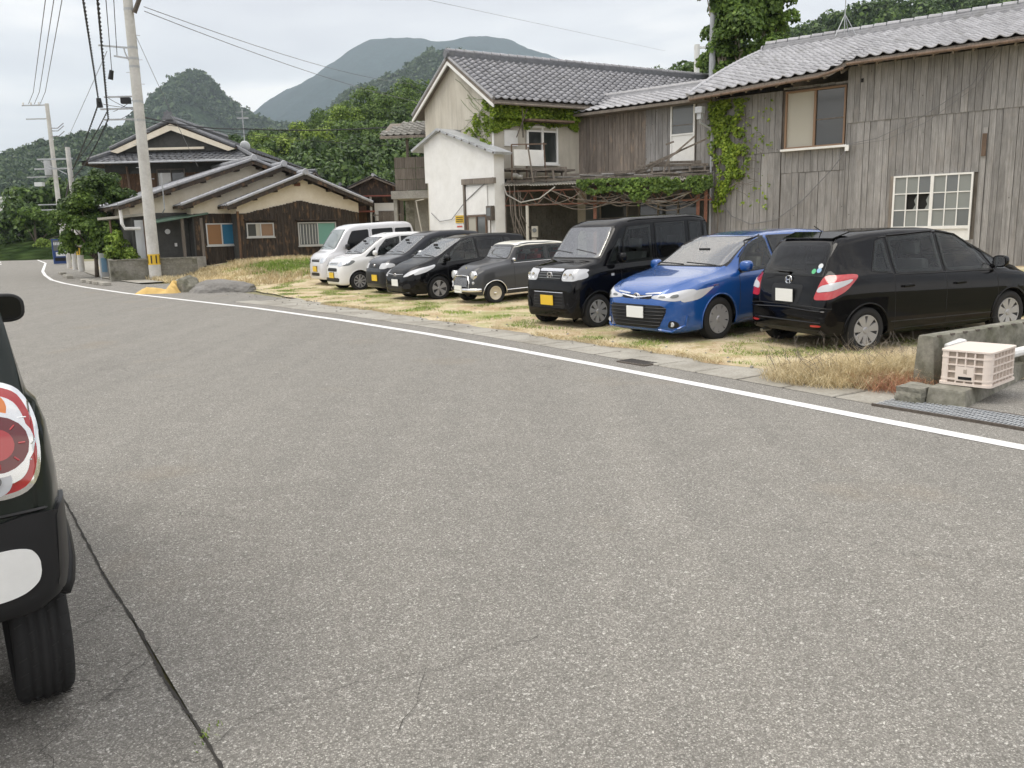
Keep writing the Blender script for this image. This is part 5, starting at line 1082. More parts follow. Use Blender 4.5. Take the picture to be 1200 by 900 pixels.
for (z, L_) in ((8.95,1.3),(8.55,.75),(6.3,1.4),(6.7,1.5),(7.15,1.3)):
    MB().beam((-.1,0,z),(-L_,0,z+.12 if z > 8 else z),.05,.06).build('crossarm', 'galvanised', pole)
MB().tube([(-.15,0,8.4),(-.3,0,8.75),(-.35,0,9.0)], .025, 6).build('brace', 'galvanised', pole)
for z in (8.9, 8.5, 8.2, 6.9, 6.2, 10.3): MB().tube([(0,0,z),(0,0,z+.09)], .225-z*.004, 16, False).build('clamp', 'galvanised', pole)
MB().box(-.62,-.28,-.15,.05,6.88,7.1).build('junction_box', 'plastic_black', pole); MB().tube([(.25,-.1,10.2),(.5,-.1,10.7),(.35,-.1,11.0)], .09, 8).build('insulator', 'iron', pole)
for k in range(13): MB().tube([((-1)**k*.16,0,4+k*.45),((-1)**k*.34,0,4+k*.45)], .011, 5).build('step_bolt', 'galvanised', pole)
def far_pole(loc, h, r, lab, arms=(), band=False):
    p = empty('utility_pole', loc, 0, lab, 'utility pole', 'utility poles along the road'); MB().tube([(0,0,-.1),(0,0,h)], [r, r*.7], 14).build('shaft', 'pole_concrete', p)
    for (z, a, b_) in arms: MB().beam((a,0,z),(b_,0,z),.07,.08).build('crossarm', 'galvanised', p)
    if band: bands(p, .9, r)
    return p
P2 = far_pole((-34.9, 66, 0), 12.0, .2, 'tall slim utility pole with three high wires and crossarms beyond the garden tree', [(11.9,-1.9,.1),(10.9,-1.7,.1),(6.6,-2.2,.3),(4.5,-1.6,.3),(4.1,-1.4,.3)])
for x in (-1.8,-1.2,-.6): MB().tube([(x,0,11.95),(x,0,12.12)], .06, 6).build('insulator', 'insulator', P2)
for (z, s_) in ((10.2,1),(10.0,1),(9.6,1)): MB().tube([(.1,0,z),(.6,0,z-.02),(1.1,0,z+.35)], .03, 5).build('arm_wire', 'wire_grey', P2)
b = MB(); b.tube([(-.45,0,6.7),(-.45,0,7.8)], .3, 12); b.build('transformer', 'galvanised', P2)
MB().box(-1.6,-1.0,-.2,.2,5.9,6.2).build('white_fitting', 'white_tin', P2)
P3 = far_pole((-23.5, 46, 0), 6.6, .17, 'shorter concrete pole with yellow band standing in the garden trees', [(6.0,-1.7,.2),(5.5,-1.9,.2)], True)
MB().beam((-1.5,0,5.9),(-.2,0,5.2),.04,.04).build('brace', 'galvanised', P3)
far_pole((-25.4,49,0), 2.9, .14, 'short concrete post right behind the banded pole', ()); far_pole((-27.3,52,0), 3.0, .14, 'short concrete post between the vending machine and the banded pole', ())
far_pole((-95.8,170,0), 9.0, .35, 'distant grey pole at the far left beside the white building', ()); far_pole((-62,115,0), 5.2, .22, 'distant thin pole on the bank by the far bend', ()); far_pole((-60,112,0), 3.6, .22, 'short leaning post on the bank by the far bend', ())
MP = empty('metal_pole', (8.35, 35, 0), 0, 'pale metal pole standing behind the wing roof beside the tall tree', 'pole'); MB().tube([(0,0,0),(0,0,10.1)], [.16,.12], 12).build('shaft', 'galvanised', MP)
HF = empty('pole_frame', (15.3, 62, 0), 0, 'pale pair of posts with a crossbar beyond the stucco house ridge', 'utility pole')
for x, h in ((-1.6,14.3),(.1,14.2)): MB().tube([(x,0,0),(x,0,h)], .2, 8).build('post', 'white_tin', HF)
MB().beam((-1.8,0,14.1),(1.3,0,14.1),.12,.14).build('crossbar', 'white_tin', HF)
# ------------------------------------------------------------------ wires
def wire(pts, r, lab, m='wire_black', sag=0., twist=0):
    P_ = []; 
    for (a, b_) in zip(pts[:-1], pts[1:]):
        a, b_ = Vector(a), Vector(b_)
        for i in range(14): f = i/14; P_.append(a.lerp(b_, f)-Vector((0,0,sag*4*f*(1-f))))
    P_.append(Vector(pts[-1])); q = MB()
    if twist:
        L_ = 0; A = []; Bm = []
        dense = []
        for a, b_ in zip(P_[:-1], P_[1:]):
            for i in range(8): dense.append(a.lerp(b_, i/8))
        for i, p in enumerate(dense): ph = i*1.1; o_ = Vector((math.cos(ph), 0, math.sin(ph)))*r; A.append(p+o_); Bm.append(p-o_)
        q.tube(A, r*.8, 5); q.tube(Bm, r*.8, 5)
    else: q.tube(P_, r, 5)
    o = q.build('power_line', m, None, fixn=False); tag(o, lab, 'wire', 'overhead wires'); return o
p2t = Vector((-34.9,66,0))
for k, (x, xt) in enumerate(((-35.54,-20.65),(-35.09,-20.27),(-34.64,-19.9))):
    dx = (xt-x)/25.5; wire([(xt+dx*28, 12, 12.0), (xt, 40, 12.37), (x, 65.5, 12.76), (x-.75, 66, 12.0)], .02, ('leftmost','middle','rightmost')[k]+' of the three thin high wires dropping to the far slim pole', 'wire_grey', 0)
wire([(-3.0,6,7.9), (-9.94,21,7.24), (-15.46,33,6.8)], .022, 'left twisted black cable sloping down from the top edge', twist=1, sag=0)
wire([(-2.6,6,7.9), (-9.6,21,7.23), (-15.17,33,6.17)], .024, 'thick right-hand black cable sloping down from the top edge', sag=0, twist=1)
wire([(-3.5,6,10), (-11.65,26,8.57), (-14.85,33,7.87)], .013, 'thin black wire ending in a splice left of the near pole', sag=0)
wire([(-3.3,6,11), (-12.3,28,9.1), (-14.81,33.5,8.58)], .013, 'thin black wire ending at the upper crossarm of the near pole', sag=0)
wire([(-15.46,33,6.8), (-23.37,46,5.4)], .022, 'thick bundled cable running from the near crossarms to the banded pole', sag=.1, twist=1)
wire([(-15.17,33,6.48), (-23.17,46,5.8)], .018, 'upper bundled cable running back to the banded pole', sag=.15, twist=1)
wire([(-15.17,33,6.2), (-23.4,46,5.0)], .020, 'lower bundled cable running back to the banded pole', sag=.25, twist=1)
wire([(-23.5,46,5.3), (-34.9,66,4.2)], .05, 'sagging bundled cable between the two farther poles', sag=.5)
wire([(-15.4,34,8.85), (-30.88,60,8.15), (-34.9,66,8.0)], .012, 'thin grey wire from the upper crossarm towards the far pole', 'wire_grey', 0)
wire([(-13.8,34,10.43), (-9.86,90,16.9), (-6,120,18.5)], .016, 'upper of the long wires crossing the sky over the mountains to the right', 'wire_grey', .5); wire([(-13.8,34,10.27), (-6,80,13.2), (4,120,15)], .016, 'lower of the long wires crossing the sky over the mountains to the right', 'wire_grey', .5)
wire([(-5,36,11.0), (-3.44,40,12.0), (16.6,90,19.5)], .008, 'single faint wire high across the sky above the stucco house', 'wire_grey', 0)
wire([(-14.4,34,6.4), (-13.7,45,7.2), (-5,46,7.3)], .03, 'dark cable from the near pole past the hipped roof ridge', sag=.15)
wire([(-14.4,34,6.2), (4,60,7.6)], .012, 'thin dark wire low across the wooded hillside', sag=.6)
wire([(-14.3,34,9.6), (-13.0,36,4.6)], .01, 'thin wire dropping from the near pole to the cream house roof', 'wire_grey', .1)
for k, (z0, z1) in enumerate(((6.9,6.75),(7.15,6.6),(6.6,7.1),(6.3,6.7))): wire([(-15.8+.2*k,34,z0), (-14.5,34,z1)], .010, ('topmost','second','third','lowest')[k]+' short jumper wire beside the near pole crossarms', 'wire_black', .05)
sp = MB().tube([(-15.46,33,6.95),(-15.44,33,6.62)], [.09,.12], 8).build('cable_splice', 'plastic_black'); tag(sp, 'black cable splice hanging on the left twisted cable', 'cable splice', 'cable splices'); sp = MB().tube([(-14.85,33,7.95),(-14.93,33,7.62)], [.08,.1], 8).build('cable_splice', 'plastic_black'); tag(sp, 'small black splice right of the thick cable', 'cable splice', 'cable splices')
# ------------------------------------------------------------------ far white building and roofs at the left
fb = empty('white_building', (-92, 168, 0), R(0), 'long white building with flat roof far down the road', 'building')
MB().box(-14,-4,0,10,0,10.3).build('wall', 'plaster_bright', fb)
for j in range(2):
    for i in range(3): MB().box(-12.5+i*2.6,-11.2+i*2.6,-.08,.0,3.4+j*3.1,4.9+j*3.1).build('window', 'glass_grey', fb)
MB().box(-14.3,-3.7,-.3,10.3,10.3,10.7).build('parapet', 'plaster_white', fb)
hut((-76,130,0), R(20), 9, 9, 4.0, 6.2, 'grey roofed house at the far end of the road below the white building', wallm='plaster_dark'); hut((-88,135,0), R(-10), 8, 9, 3.2, 5.4, 'second grey roofed house at the far left edge', wallm='plaster_white')
# ------------------------------------------------------------------ cars (local x forward, y left, z up)
def pw(tab, x): return float(np.interp(x, [a for a, _ in tab], [b for _, b in tab]))
def smooth_tab(tab, L):
    """soften the corners of a profile a little"""
    xs = np.unique(np.concatenate([np.linspace(0, L, 160), [a for a, _ in tab]])); ys = np.interp(xs, [a for a, _ in tab], [b for _, b in tab]); out = []
    for x, y in zip(xs, ys):
        w = min(.05, x*.6, (L-x)*.6); q = np.linspace(-w, w, 7); out.append((x, float(np.mean(np.interp(x+q, xs, ys)))))
    return out
def inside(p, P, m=0.):
    """point in polygon and at least m from every edge"""
    x, y = p; c = False; n = len(P)
    for i in range(n):
        (x1, y1), (x2, y2) = P[i], P[(i+1) % n]
        if (y1 > y) != (y2 > y) and x < (x2-x1)*(y-y1)/(y2-y1)+x1: c = not c
        L2 = (x2-x1)**2+(y2-y1)**2; t = max(0, min(1, ((x-x1)*(x2-x1)+(y-y1)*(y2-y1))/max(L2, 1e-9)))
        if m and math.hypot(x-x1-t*(x2-x1), y-y1-t*(y2-y1)) < m: return False
    return c
class Car:
    def __init__(s, name, spec, label, loc, yaw, pitch=0., ref=0., group='cars parked in the dirt lot', cat='car'):
        s.sp = spec; L = spec['L']; s.L = L; s.ref = ref
        for k in ('top','belt','bot','w','wr'): setattr(s, k, smooth_tab(spec[k], L))
        s.root = empty(name, loc, 0, label, cat, group, rot=None); s.root.rotation_euler = (0, pitch, yaw)
        s.paint = spec['paint']; s.body()
    def section(s, x):
        zb, zt, be, w, wr = pw(s.bot, x), pw(s.top, x), pw(s.belt, x), pw(s.w, x), pw(s.wr, x)
        be = min(be, zt-.015); be = max(be, zb+.05); h = be-zb; d = min(.09, (zt-be)*.45); tum = s.sp.get('tumble', .0)
        g = lambda f: (w-.05+(wr-(w-.05))*f**.9, be+(zt-d-be)*f)
        P = [(0, zb), (.55*w, zb), (.90*w, zb+.004), (.975*w, zb+.05*min(1, h/.3)), (w*.992, zb+.16*h+.03), (w, zb+.42*h), (w*1.0, zb+.66*h), (w-.010, zb+.86*h), (w-.028, zb+.96*h), (w-.05, be), g(.2), g(.5), g(.8), g(1.0), (wr-.035, zt-d*.45), (wr-.12*min(1, wr*2), zt-d*.14), (wr*.5, zt-d*.02), (0, zt)]
        out = []
        for i in range(len(P)-1):
            a, b_ = P[i], P[i+1]; n = 2 if math.dist(a, b_) < .12 else (3 if math.dist(a, b_) < .3 else 4)
            if i in (0, 15, 16): n = 2
            s_n = s.seg[i] if s.seg else n
            for k in range(s_n): f = k/s_n; out.append((a[0]+(b_[0]-a[0])*f, a[1]+(b_[1]-a[1])*f))
        return out + [P[-1]]
    def body(s):
        s.seg = [2,2,1,1,2,3,3,2,1,2,4,4,4,2,1,1,2] if s.sp.get('open') else [2,2,1,1,2,3,3,2,1,1,2,3,3,2,1,1,2]; L = s.L
        xs = sorted(set([round(v, 4) for v in list(np.linspace(.0, L, int(L/(.03 if s.sp.get('open') else .045))))+[.012,.03,.055,L-.055,L-.03,L-.012]]))
        V = []; K = None
        for x in xs:
            q = s.section(x); ring = [(x, -y, z) for y, z in q] + [(x, y, z) for y, z in reversed(q[1:-1])]; K = len(ring); V += ring
        F = []; n = len(xs)
        for i in range(n-1):
            for k in range(K): F.append((i*K+k, i*K+(k+1) % K, (i+1)*K+(k+1) % K, (i+1)*K+k))
        bm = bmesh.new(); bv = [bm.verts.new((v[0]-s.ref, v[1], v[2])) for v in V]
        for f in F: bm.faces.new([bv[i] for i in f])
        # rounded closing faces at both ends
        for base, sgn in ((0, -1), ((n-1)*K, 1)):
            bm.faces.new([bv[base+k] for k in (range(K) if sgn < 0 else range(K-1, -1, -1))])
        bmesh.ops.recalc_face_normals(bm, faces=bm.faces[:]); bm.normal_update(); s.bvh = BVHTree.FromBMesh(bm)
        # openings behind the glass
        if s.sp.get('open'):
            kz = []
            for f in bm.faces:
                if len(f.verts) != 4: continue
                ms = [v.co for v in f.verts]; hit = False; c = f.calc_center_median()
                if c.z < .8: continue
                for ax, P in s.sp['open']:
                    if ax == 'y':
                        if abs(f.normal.y) < .45: continue
                        q = [(v.x+s.ref, v.z) for v in ms]
                    elif ax == 'f':
                        if f.normal.x < .2 or c.x+s.ref < s.L*.5: continue
                        q = [(v.y, v.z) for v in ms]
                    else:
                        if f.normal.x > -.2 or c.x+s.ref > s.L*.5: continue
                        q = [(v.y, v.z) for v in ms]
                    if all(inside(a, P, .006) for a in q): hit = True; break
                if hit: kz.append(f)
            s.holes = kz
        # wheel arches
        s.wheels = []; kill = []
        for wx in s.sp['wheels']:
            X = wx-s.ref; r = s.sp['r']; Ra = r+s.sp.get('gap', .045); zc = r; snap = {}
            for f in bm.faces:
                c = f.calc_center_median()
                if abs(c.y) > .32 and c.z < zc+Ra+.02 and (c.x-X)**2+(c.z-zc)**2 < Ra*Ra and len(f.verts) == 4: kill.append(f)
        ks = set(kill)
        for wx in s.sp['wheels']:
            X = wx-s.ref; r = s.sp['r']; Ra = r+s.sp.get('gap', .045)
            for v in bm.verts:
                a = [f in ks for f in v.link_faces]
                if any(a) and not all(a) and abs(v.co.x-X) < Ra+.1 and abs(v.co.y) > .4:
                    dx, dz = v.co.x-X, v.co.z-r; d = math.hypot(dx, dz)
                    if d > .5*Ra: v.co.x = X+dx/d*Ra; v.co.z = max(r+dz/d*Ra, v.co.z if dz < -.1 else -1)
        bmesh.ops.delete(bm, geom=list(ks | set(getattr(s, 'holes', []))), context='FACES')
        me = bpy.data.meshes.new('body'); bm.to_mesh(me); bm.free(); me.shade_smooth(); s.bodyo = obj('body', me, s.paint, s.root)
        for wx in s.sp['wheels']:
            for sd in (-1, 1): s.wheel(wx-s.ref, sd)
    def wheel(s, X, sd):
        r = s.sp['r']; w = pw(s.w, X+s.ref); Ra = r+s.sp.get('gap', .045); tw = s.sp.get('tw', .175)
        # liner
        b = MB(); n = 20; V = []
        for i in range(n+1):
            a0 = s.sp.get('liner', .05); a = a0+(math.pi-2*a0)*i/n; V += [(X+Ra*math.cos(a), sd*(w-.012), r+Ra*math.sin(a)), (X+Ra*math.cos(a), sd*(w-.34), r+Ra*math.sin(a))]
        F = [(2*i, 2*i+1, 2*i+3, 2*i+2) for i in range(n)]; F.append(tuple(2*i+1 for i in range(n+1))); b.add(V, F); b.build('wheel_arch', 'seal_black', s.root)
        # arch lip following the body side
        lip = MB(); pts = []
        for i in range(25):
            a = -.25+(math.pi+.5)*i/24; a = a if not s.sp.get('liner') else .3+(math.pi-.6)*i/24; x = X+(Ra+.006)*math.cos(a); z = r+(Ra+.006)*math.sin(a); h = s.bvh.ray_cast(Vector((x, sd*2, z)), Vector((0, -sd, 0)))
            if h[0] and z > .16: pts.append(Vector(h[0])+Vector((0, sd*.001, 0)))
        if len(pts) > 4: lip.tube(pts, s.sp.get('lip_r', .011), 6); lip.build('arch_lip', s.sp.get('lip', s.paint), s.root, smooth=True)
        M = Matrix.Translation((X, sd*(w-.018-tw/2), r)); k = .61 if s.sp.get('fat') else .66
        wh = empty('wheel', (0,0,0)); wh.parent = s.root; wh.location = M.translation
        g = .006; hw = tw/2; prof = [(r*k, -hw*.86), (r*.80, -hw), (r*.93, -hw*.98), (r*.985, -hw*.80)]
        for q in (-.5, -.18, .18, .5): prof += [(r, hw*(q-.10)), (r-g, hw*(q-.06)), (r-g, hw*(q+.06)), (r, hw*(q+.10))]
        prof += [(r*.985, hw*.80), (r*.93, hw*.98), (r*.80, hw), (r*k, hw*.86)]
        T = MB().lathe(prof, 40, None, True); T.build('tyre', 'tyre_wall', wh, smooth=True)
        rim = MB(); o_ = sd*hw; rr_ = r*k+.004; f = lambda h: o_*h
        rim.lathe([(rr_, f(.86)), (rr_*.97, f(.93)), (rr_*.90, f(.90)), (rr_*.86, f(.55)), (rr_*.30, f(.45)), (0.001, f(.45))], 32)
        ro = rim.build('rim', 'wheel_dark' if s.sp['spokes'] > 0 else s.sp['wheel_m'], wh, smooth=True)
        sp = MB(); ns = abs(s.sp['spokes'])
        if s.sp['spokes'] > 0:
            wd = s.sp.get('spoke_w', .5)
            for i in range(ns):
                a = 2*math.pi*i/ns+.2; c, s_ = math.cos(a), math.sin(a); t = Vector((-s_, 0, c)); d = Vector((c, 0, s_)); h0, h1 = rr_*.16, rr_*.93; w0, w1 = rr_*.13*wd*1.5, rr_*math.pi/ns*wd*1.05
                p = [d*h0-t*w0, d*h0+t*w0, d*h1+t*w1, d*h1-t*w1]; q0 = Vector((0, f(.80), 0)); q1 = Vector((0, f(.93), 0)); q2 = Vector((0, f(.55), 0))
                sp.add([p[0]+q0, p[1]+q0, p[2]+q1, p[3]+q1, p[0]+q2, p[1]+q2, p[2]+q2, p[3]+q2], [(0,1,2,3),(0,4,5,1),(1,5,6,2),(2,6,7,3),(3,7,4,0)])
            sp.lathe([(rr_*1.0, f(.88)), (rr_*.985, f(.97)), (rr_*.92, f(.95)), (rr_*.90, f(.6))], 32)
        sp.lathe([(.001, f(.97)), (rr_*.17, f(.95)), (rr_*.23, f(.78)), (rr_*.24, f(.5))], 16)
        sp.build('spokes' if s.sp['spokes'] > 0 else 'hub_cap', s.sp['wheel_m'] if s.sp['spokes'] > 0 else 'chrome', wh)
    def cast(s, axis, u, v, side=1):
        if axis == 'y': o, d = Vector((u-s.ref, side*3, v)), Vector((0, -side, 0))
        elif axis == 'q':
            k = 2**-.5; d = Vector((k, -side*k, 0)); e = Vector((k, side*k, 0)); o = Vector((-s.ref, side*.85, v))+e*u-d*3
        elif axis == 'f': o, d = Vector((s.L+2, u, v)), Vector((-1, 0, 0))
        elif axis == 'r': o, d = Vector((-3-s.ref, u, v)), Vector((1, 0, 0))
        else: o, d = Vector((u-s.ref, v, 4)), Vector((0, 0, -1))
        h = s.bvh.ray_cast(o, d)
        return (h[0], h[1]) if h[0] is not None else (None, None)
    def patch(s, name, axis, poly, m, off=.004, side=1, parent=None, N=18, Mv=8, rnd=2, skirt=.012, label=None, maxd=None):
        P = [tuple(p) for p in poly]
        for _ in range(rnd):   # round the corners slightly, keeping edges long
            Q = []
            for i in range(len(P)):
                a, b_ = P[i], P[(i+1) % len(P)]; L_ = math.dist(a, b_); f = min(.25, (.03 if _ == 0 else .012)/max(L_, 1e-5))
                Q += [(a[0]+(b_[0]-a[0])*f, a[1]+(b_[1]-a[1])*f), (b_[0]+(a[0]-b_[0])*f, b_[1]+(a[1]-b_[1])*f)]
            P = Q
        u0, u1 = min(p[0] for p in P), max(p[0] for p in P); G_ = []
        for i in range(N+1):
            u = u0+(u1-u0)*(.002+.996*(.5-.5*math.cos(math.pi*i/N))) if N > 6 else u0+(u1-u0)*(.002+.996*i/N); ys = []
            for a in range(len(P)):
                p, q = P[a], P[(a+1) % len(P)]
                if (p[0]-u)*(q[0]-u) <= 0 and p[0] != q[0]: ys.append(p[1]+(q[1]-p[1])*(u-p[0])/(q[0]-p[0]))
            if len(ys) < 2: G_.append(None); continue
            lo, hi = min(ys), max(ys); row = []
            for j in range(Mv+1):
                h, n = s.cast(axis, u, lo+(hi-lo)*j/Mv, side); row.append([h, n] if h is not None else None)
            G_.append(row)
        # average positions' normals over the grid so that layered pieces stay parallel
        for _ in range(3):
            NN = {}
            for i in range(N+1):
                if not G_[i]: continue
                for j in range(Mv+1):
                    if G_[i][j] is None: continue
                    acc = G_[i][j][1]*1.0
                    for a, b_ in ((i-1,j),(i+1,j),(i,j-1),(i,j+1)):
                        if 0 <= a <= N and 0 <= b_ <= Mv and G_[a] and G_[a][b_] is not None: acc = acc+G_[a][b_][1]
                    NN[(i, j)] = acc.normalized()
            for (i, j), v in NN.items(): G_[i][j][1] = v
        G_ = [None if not row else [None if q is None else (q[0]+q[1]*off, q[0]-q[1]*skirt) for q in row] for row in G_]
        V = []; idx = {}; F = []
        def vid(i, j, k):
            if (i, j, k) not in idx: idx[(i, j, k)] = len(V); V.append(G_[i][j][k])
            return idx[(i, j, k)]
        cells = {(i, j) for i in range(N) for j in range(Mv) if G_[i] and G_[i+1] and all(G_[a][b_] is not None for a in (i, i+1) for b_ in (j, j+1))}
        if maxd: cells = {c for c in cells if max((G_[c[0]+a][c[1]+b_][0]-G_[c[0]][c[1]][0]).length for a in (0,1) for b_ in (0,1)) < maxd}
        if not cells: return None
        for (i, j) in cells:
            F.append((vid(i,j,0), vid(i+1,j,0), vid(i+1,j+1,0), vid(i,j+1,0)))
            for (di, dj, a, b_) in ((-1,0,(i,j),(i,j+1)), (1,0,(i+1,j),(i+1,j+1)), (0,-1,(i,j),(i+1,j)), (0,1,(i,j+1),(i+1,j+1))):
                if (i+di, j+dj) not in cells: F.append((vid(*a,0), vid(*b_,0), vid(*b_,1), vid(*a,1)))
        bm = bmesh.new(); vv = [bm.verts.new(v) for v in V]
        for f in F:
            try: bm.faces.new([vv[i] for i in f])
            except ValueError: pass
        bmesh.ops.recalc_face_normals(bm, faces=bm.faces[:]); me = bpy.data.meshes.new(name); bm.to_mesh(me); bm.free()
        # outward orientation
        c = sum((Vector(v) for v in V), Vector())/len(V)
        o = obj(name, me, m, parent or s.root); me.polygons.foreach_set('use_smooth', [True]*len(me.polygons)); 
        try: me.set_sharp_from_angle(angle=R(50))
        except Exception: pass
        if label: o['label'] = label
        return o
    def frame(s, name, axis, poly, m, wi=.040, wo=.012, off=.004, side=1):
        """band of even width following the edge of a pane: wo outside it, wi inside it"""
        P = [tuple(p) for p in poly]
        A = sum(P[i][0]*P[(i+1) % len(P)][1]-P[(i+1) % len(P)][0]*P[i][1] for i in range(len(P)))
        if A < 0: P = P[::-1]
        def inset(d):
            n = len(P); out = []
            for i in range(n):
                p, a, b_ = Vector(P[i]), Vector(P[i-1]), Vector(P[(i+1) % n]); e1 = (p-a).normalized(); e2 = (b_-p).normalized(); n1 = Vector((-e1.y, e1.x)); n2 = Vector((-e2.y, e2.x)); k = (n1+n2); L2 = max(k.dot(k), .35); out.append(p+k*(2*d/L2))
            return out
        O, I = inset(-wo), inset(wi); n = len(P); rows = []
        for i in range(n):
            a, b_, c_, d_ = O[i], O[(i+1) % n], I[i], I[(i+1) % n]; m_ = max(3, int((b_-a).length/.05))
            for k in range(m_):
                f = k/m_; o_, q = a.lerp(b_, f), c_.lerp(d_, f); row = []
                for j in range(4):
                    pt = o_.lerp(q, j/3); h, nn = s.cast(axis, pt.x, pt.y, side); row.append([h, nn] if h is not None else None)
                rows.append(row)
        N_ = len(rows); V = []; F = []
        if any(r is None or any(q is None for q in r) for r in rows): rows = [r for r in rows if all(q is not None for q in r)]; N_ = len(rows)
        for _ in range(3):
            for i in range(N_):
                for j in range(4): rows[i][j][1] = (rows[i][j][1]*2+rows[i-1][j][1]+rows[(i+1) % N_][j][1]+rows[i][max(0,j-1)][1]+rows[i][min(3,j+1)][1]).normalized()
        for r in rows:
            for h, nn in r: V.append(h+nn*off)
            V.append(r[3][0]-r[3][1]*.02)
        for i in range(N_):
            k = (i+1) % N_
            for j in range(4): F.append((i*5+j, k*5+j, k*5+j+1, i*5+j+1))
        return MB().add(V, F).build(name, m, s.root, smooth=False)
    def cabin(s, front, rear, dash, floor=.36, cloth='seat_cloth', zseat=.55, roofz=1.4):
        w = pw(s.w, dash)-.13; X = lambda x: x-s.ref
        MB().box(X(rear-.35), X(dash+.25), -w, w, .25, floor).build('cabin_floor', 'cabin_dark', s.root)
        zb = pw(s.belt, dash); MB().prism([(X(dash-.28),zb-.28),(X(dash-.18),zb-.02),(X(dash+.12),zb+.005),(X(dash+.30),zb-.04),(X(dash+.3),.45),(X(dash-.2),.45)], -w, w, 'y').build('dashboard', 'cabin_dark', s.root, bevel=.02)
        sw = MB(); M = Matrix.Translation((X(dash-.40), -.33, zb-.02)) @ Matrix.Rotation(R(62), 4, 'Y'); ring = [M @ Vector((.17*math.cos(a), .17*math.sin(a), 0)) for a in np.linspace(0, 2*math.pi, 25)]; sw.tube(ring, .014, 6); sw.beam(ring[0], ring[12], .03, .02); sw.beam(M @ Vector((0,0,0)), M @ Vector((0,0,-.15)), .05, .05); sw.build('steering_wheel', 'cabin_dark', s.root)
        for (x, ys) in ((front, (-.33,.33)), (rear, (-.33,.33))):
            for y in ys:
                b = MB(); b.box(X(x)-.04, X(x)+.46, y-.24, y+.24, floor, zseat); b.prism([(X(x)-.02,zseat-.06),(X(x)+.10,zseat-.06),(X(x)-.04,zseat+.55),(X(x)-.15,zseat+.55)], y-.23, y+.23, 'y'); b.prism([(X(x)-.14,zseat+.60),(X(x)-.05,zseat+.60),(X(x)-.07,zseat+.78),(X(x)-.16,zseat+.78)], y-.12, y+.12, 'y'); b.build('seat', cloth, s.root, bevel=.025, smooth=True)
        x1_ = front+.4
        while pw(s.top, x1_) < pw(s.top, front)-.035: x1_ -= .05
        hb = min(pw(s.top, x1_), pw(s.top, rear))-.07; MB().box(X(rear-.1), X(x1_), -.48, .48, hb, hb+.015).build('headliner', 'seat_beige', s.root)
        MB().box(X(dash-.12), X(dash-.10), -.10, .10, hb-.13, hb-.07).build('rear_view_mirror', 'cabin_dark', s.root)
    def line(s, name, axis, pts, w, m, off=.0015, side=1, parent=None, r=None):
        """thin strip or bead following the surface through 2D points"""
        D = []
        for a, b_ in zip(pts[:-1], pts[1:]):
            n = max(2, int(math.dist(a, b_)/.04))
            for i in range(n): D.append((a[0]+(b_[0]-a[0])*i/n, a[1]+(b_[1]-a[1])*i/n))
        D.append(pts[-1]); Q = []
        for u, v in D:
            h, n = s.cast(axis, u, v, side)
            if h is not None: Q.append(h+n*off)
        if len(Q) > 1: return MB().tube(Q, w/2, 4).build(name, m, parent or s.root)
    def both(s, fn):
        for sd in (-1, 1): fn(sd)
    def mir(s, poly, sd): return [(u*sd, v) for u, v in poly] if sd > 0 else [(u*sd, v) for u, v in reversed(poly)]
    def side_windows(s, wins, handles=(), seams=(), sides=(-1, 1)):
        for sd in sides:
            for w_ in wins:
                c = (sum(p[0] for p in w_)/len(w_), sum(p[1] for p in w_)/len(w_)); big = [(c[0]+(p[0]-c[0])*1.0+(.014 if p[0] > c[0] else -.014), c[1]+(p[1]-c[1])*1.0+(.014 if p[1] > c[1] else -.014)) for p in w_]
                
                if s.sp.get('open'): s.frame('window_seal', 'y', w_, 'seal_black', side=sd); s.patch('side_window', 'y', w_, 'glass_clear' if c[0] > s.sp.get('privacy', 0) else 'glass_tint', .0085, sd, N=14, Mv=5, skirt=-.004)
                else: s.patch('window_seal', 'y', big, 'seal_black', .003, sd, N=14, Mv=5); s.patch('side_window', 'y', w_, 'glass_car', .0065, sd, N=14, Mv=5)
            for (x, z) in handles:
                h, n = s.cast('y', x, z, sd)
                if h: MB().box(-.085,.085,-.012,.012,-.014,.014).build('door_handle', s.sp.get('handle', s.paint), s.root, bevel=.006, loc=h+n*.022); s.patch('handle_cup', 'y', [(x-.09,z-.02),(x+.09,z-.02),(x+.09,z+.02),(x-.09,z+.02)], 'seal_black', .0015, sd, N=7, Mv=2)
            for q in seams: s.line('door_seam', 'y', q, .007, 'seal_black', .0005, sd)
    def mirror(s, x, z, sd, size=(.07,.10,.075), m=None, glass='chrome'):
        h, n = s.cast('y', x, z-.03, sd); y = (h.y if h else sd*.8); X = x-s.ref; a, b_, c = size
        mo = empty('wing_mirror', (X, y+sd*(b_*.9+.05), z)); mo.parent = s.root
        bm = bmesh.new(); bmesh.ops.create_uvsphere(bm, u_segments=20, v_segments=12, radius=1)
        for v in bm.verts:
            co = v.co; co.x, co.y, co.z = [math.copysign(abs(t)**.7, t) for t in co]; k = 1.0 if co.x > 0 else 1.06; co.x = max(co.x, -.45)*a; co.y *= b_*k; co.z *= c*k
        me = bpy.data.meshes.new('housing'); bm.to_mesh(me); bm.free(); me.shade_smooth(); obj('housing', me, m or s.paint, mo)
        g = MB(); P = [(math.copysign(abs(math.cos(t))**.6, math.cos(t))*b_*.86, math.copysign(abs(math.sin(t))**.6, math.sin(t))*c*.84) for t in np.linspace(0, 2*math.pi, 24, endpoint=False)]
        g.prism(P, -.45*a-.004, -.45*a-.001, 'x'); g.build('mirror_glass', glass, mo)
        MB().beam((0, -sd*b_*.6, -c*.5), (0, -sd*(b_*.9+.07), -c*.9), a*.8, .035).build('arm', 'plastic_black', mo)
